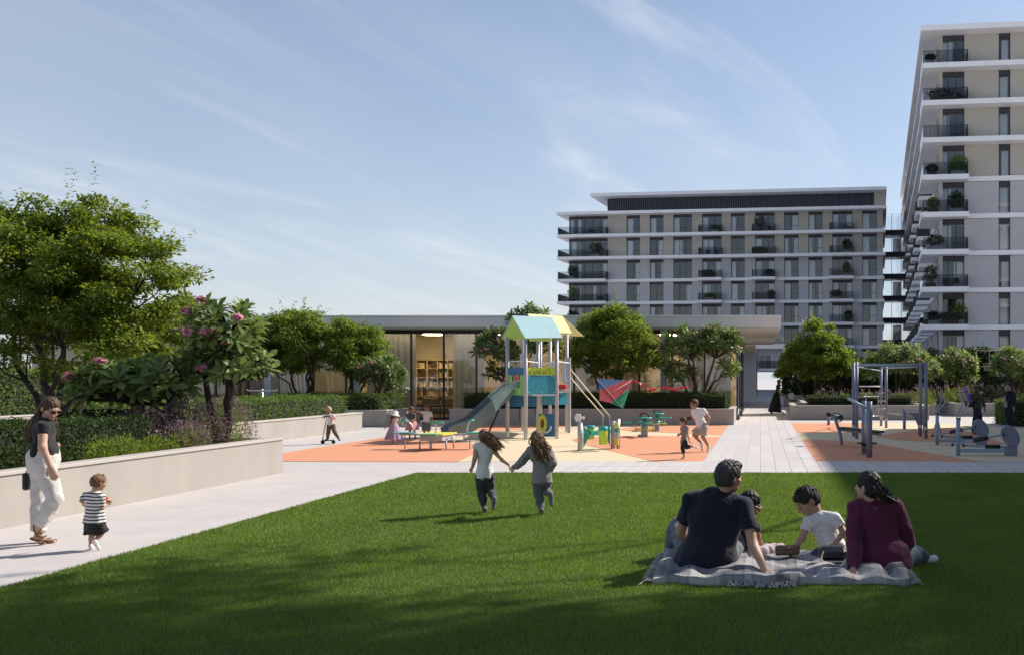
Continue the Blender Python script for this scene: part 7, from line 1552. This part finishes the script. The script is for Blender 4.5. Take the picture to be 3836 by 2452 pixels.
bt0 = Gz(2186, 448, YD - .22); bo = empty('water_bottle', bt0, 0, 'clear grey water bottle raised by the drinking woman', 'bottle'); mb = MB(); mb.lathe([(.001, -.1), (.03, -.1), (.033, -.09), (.033, .04), (.015, .075), (.013, .1), (.001, .1)], (0, 0, 0), 12, ax=(.6, -.1, -.5)); mb.build('flask', mat('bottle_plastic', (.32, .34, .38), .2, var=.1), bo); mb = MB(); mb.lathe([(.0345, -.05), (.0345, -.02)], (0, 0, 0), 12, ax=(.6, -.1, -.5)); mb.build('band', m_black, bo)
# ------------------------------------------------------------------ balcony furniture and plants
m_pot = mat('planter_box_brown', (.10, .055, .035), .7); m_potw = mat('planter_box_white', (.45, .44, .42), .7)
CT = Matrix.Translation(mid.location) @ Matrix.Rotation(-TH, 4, 'Z'); TT = Matrix.Translation(tow.location) @ Matrix.Rotation(-TH, 4, 'Z')
def pot_plant(lbl, M4, u, dep, z, h_, w_, kind, seed):
    p = M4 @ Vector((u, dep, z)); rs_ = np.random.RandomState(seed); o = empty('potted_plant', p, -TH, lbl, 'potted plant', 'plants on the balconies')
    mb = MB(); mb.box(-w_ * .5, w_ * .5, -.18, .18, 0, .38, c=.02); mb.build('pot', m_pot if seed % 2 else m_potw, o)
    n = 420; d = unit(rs_.normal(size=(n, 3))); rr = np.array((w_ * .62, .3, (h_ - .4) * .5)); P = d * rr * rs_.uniform(.4, 1, (n, 1)) + np.array((0, 0, .4 + (h_ - .4) * .5)); L = np.full(n, .22) * rs_.uniform(.6, 1.2, n)
    V, F = leaf_quads(P, d + rs_.normal(0, .5, (n, 3)), d + rs_.normal(0, .5, (n, 3)), L, L * .55); place('foliage', np_mesh('foliage', V, F, m_leafd if seed % 3 else m_leaf), o)
    mb = MB(); mb.tube([(0, 0, .36), (.02, 0, h_ * .7)], .03, 6); mb.build('stem', m_bark, o)
bname = {'B1': (1035, 1165, 'first'), 'B2': (1390, 1520, 'middle'), 'B3': (1905, 2040, 'right'), 'C': (162, 405, 'corner')}
lv = {7: 'top floor', 6: 'second floor from the top', 5: 'third floor from the top', 4: 'fourth floor from the top', 3: 'fifth floor from the top'}
for i, (bn_, k, f_, h_, w_, kd_) in enumerate([('B1', 7, .7, 1.0, 1.1, 'bushy'), ('B2', 7, .3, 2.3, 1.3, 'tall'), ('C', 6, .68, 2.2, 1.3, 'tall'), ('B2', 6, .25, 1.0, 1.7, 'wide'), ('B3', 6, .75, 2.0, 1.1, 'tall'), ('B1', 5, .3, 1.1, 1.6, 'wide'), ('B3', 5, .72, 2.0, .9, 'tall'), ('B2', 5, .75, 1.0, 1.0, 'bushy'), ('C', 5, .05, 2.0, .9, 'tall'), ('C', 4, .06, 2.3, 1.0, 'tall'), ('B3', 4, .2, 1.2, 1.3, 'bushy'), ('B2', 4, .85, 1.3, .8, 'bushy'), ('B1', 4, .4, .9, 1.2, 'low'), ('B3', 3, .8, 1.6, .8, 'tall'), ('C', 3, .05, 2.0, 1.0, 'tall')]):
    a, b_, nm = bname[bn_]; u = U[a] + (U[b_] - U[a]) * f_
    pot_plant(f'{kd_} potted plant on the {nm} balcony bay, {lv[k]} of the block', CT, u, .65 if bn_ != 'C' or f_ > .1 else .6, FL * k, h_, w_, kd_, 300 + i)
tl = {9: 'top floor', 8: 'ninth floor', 7: 'eighth floor', 6: 'seventh floor', 5: 'sixth floor', 4: 'fifth floor', 3: 'fourth floor', 2: 'third floor', 1: 'second floor'}
for i, (k, u, h_, w_, kd_) in enumerate([(9, .7, .85, .7, 'small'), (8, 1.6, 1.0, 1.9, 'wide'), (6, 3.0, 1.7, 1.2, 'tall'), (6, .8, .9, .8, 'small'), (5, 2.8, 1.8, 1.1, 'tall'), (5, .9, 1.3, .9, 'bushy'), (4, 1.0, 1.3, 1.3, 'bushy'), (3, .7, 1.9, .9, 'tall'), (2, 3.1, 1.8, .9, 'tall'), (2, 2.3, 1.0, 1.5, 'wide'), (2, .9, 1.1, .8, 'small'), (1, .7, 1.2, 1.0, 'bushy')]):
    pot_plant(f'{kd_} potted plant on the tower corner balcony, {tl[k]}', TT, u, .55, FL * k, h_, w_, kd_, 340 + i)
def bal_chair(lbl, M4, u, dep, z, rz):
    p = M4 @ Vector((u, dep, z)); o = empty('balcony_chair', p, rz - TH, lbl, 'chair', 'chairs on the balconies')
    mb = MB(); mb.box(-.25, .25, -.25, .25, .38, .44, c=.01); mb.build('seat', m_black, o); mb = MB(); mb.box(-.25, .25, .22, .26, .445, .82, c=.01); mb.build('backrest', m_black, o)
    for x_ in (-.22, .2):
        for y_ in (-.22, .2): mb = MB(); mb.box(x_, x_ + .03, y_, y_ + .03, 0, .378); mb.build('leg', m_black, o)
for i, (bn_, k, f_) in enumerate([('C', 7, .55), ('B2', 7, .8), ('B3', 7, .8), ('B1', 6, .3), ('B1', 6, .75), ('C', 5, .85), ('C', 4, .8), ('B1', 3, .5)]):
    a, b_, nm = bname[bn_]; u = U[a] + (U[b_] - U[a]) * f_; bal_chair(f'black chair on the {nm} balcony bay, {lv[k]}' + (', right one' if (bn_, k) == ('B1', 6) and i == 4 else ''), CT, u, .7, FL * k, (i % 3) * .9)
for k, u in ((8, 3.2), (3, 2.2), (3, 3.0)): bal_chair(f'dark balcony chair on the tower corner balcony, {tl[k]}' + (' near the door' if u > 2.9 else ' by the planter'), TT, u, .6, FL * k, .5)
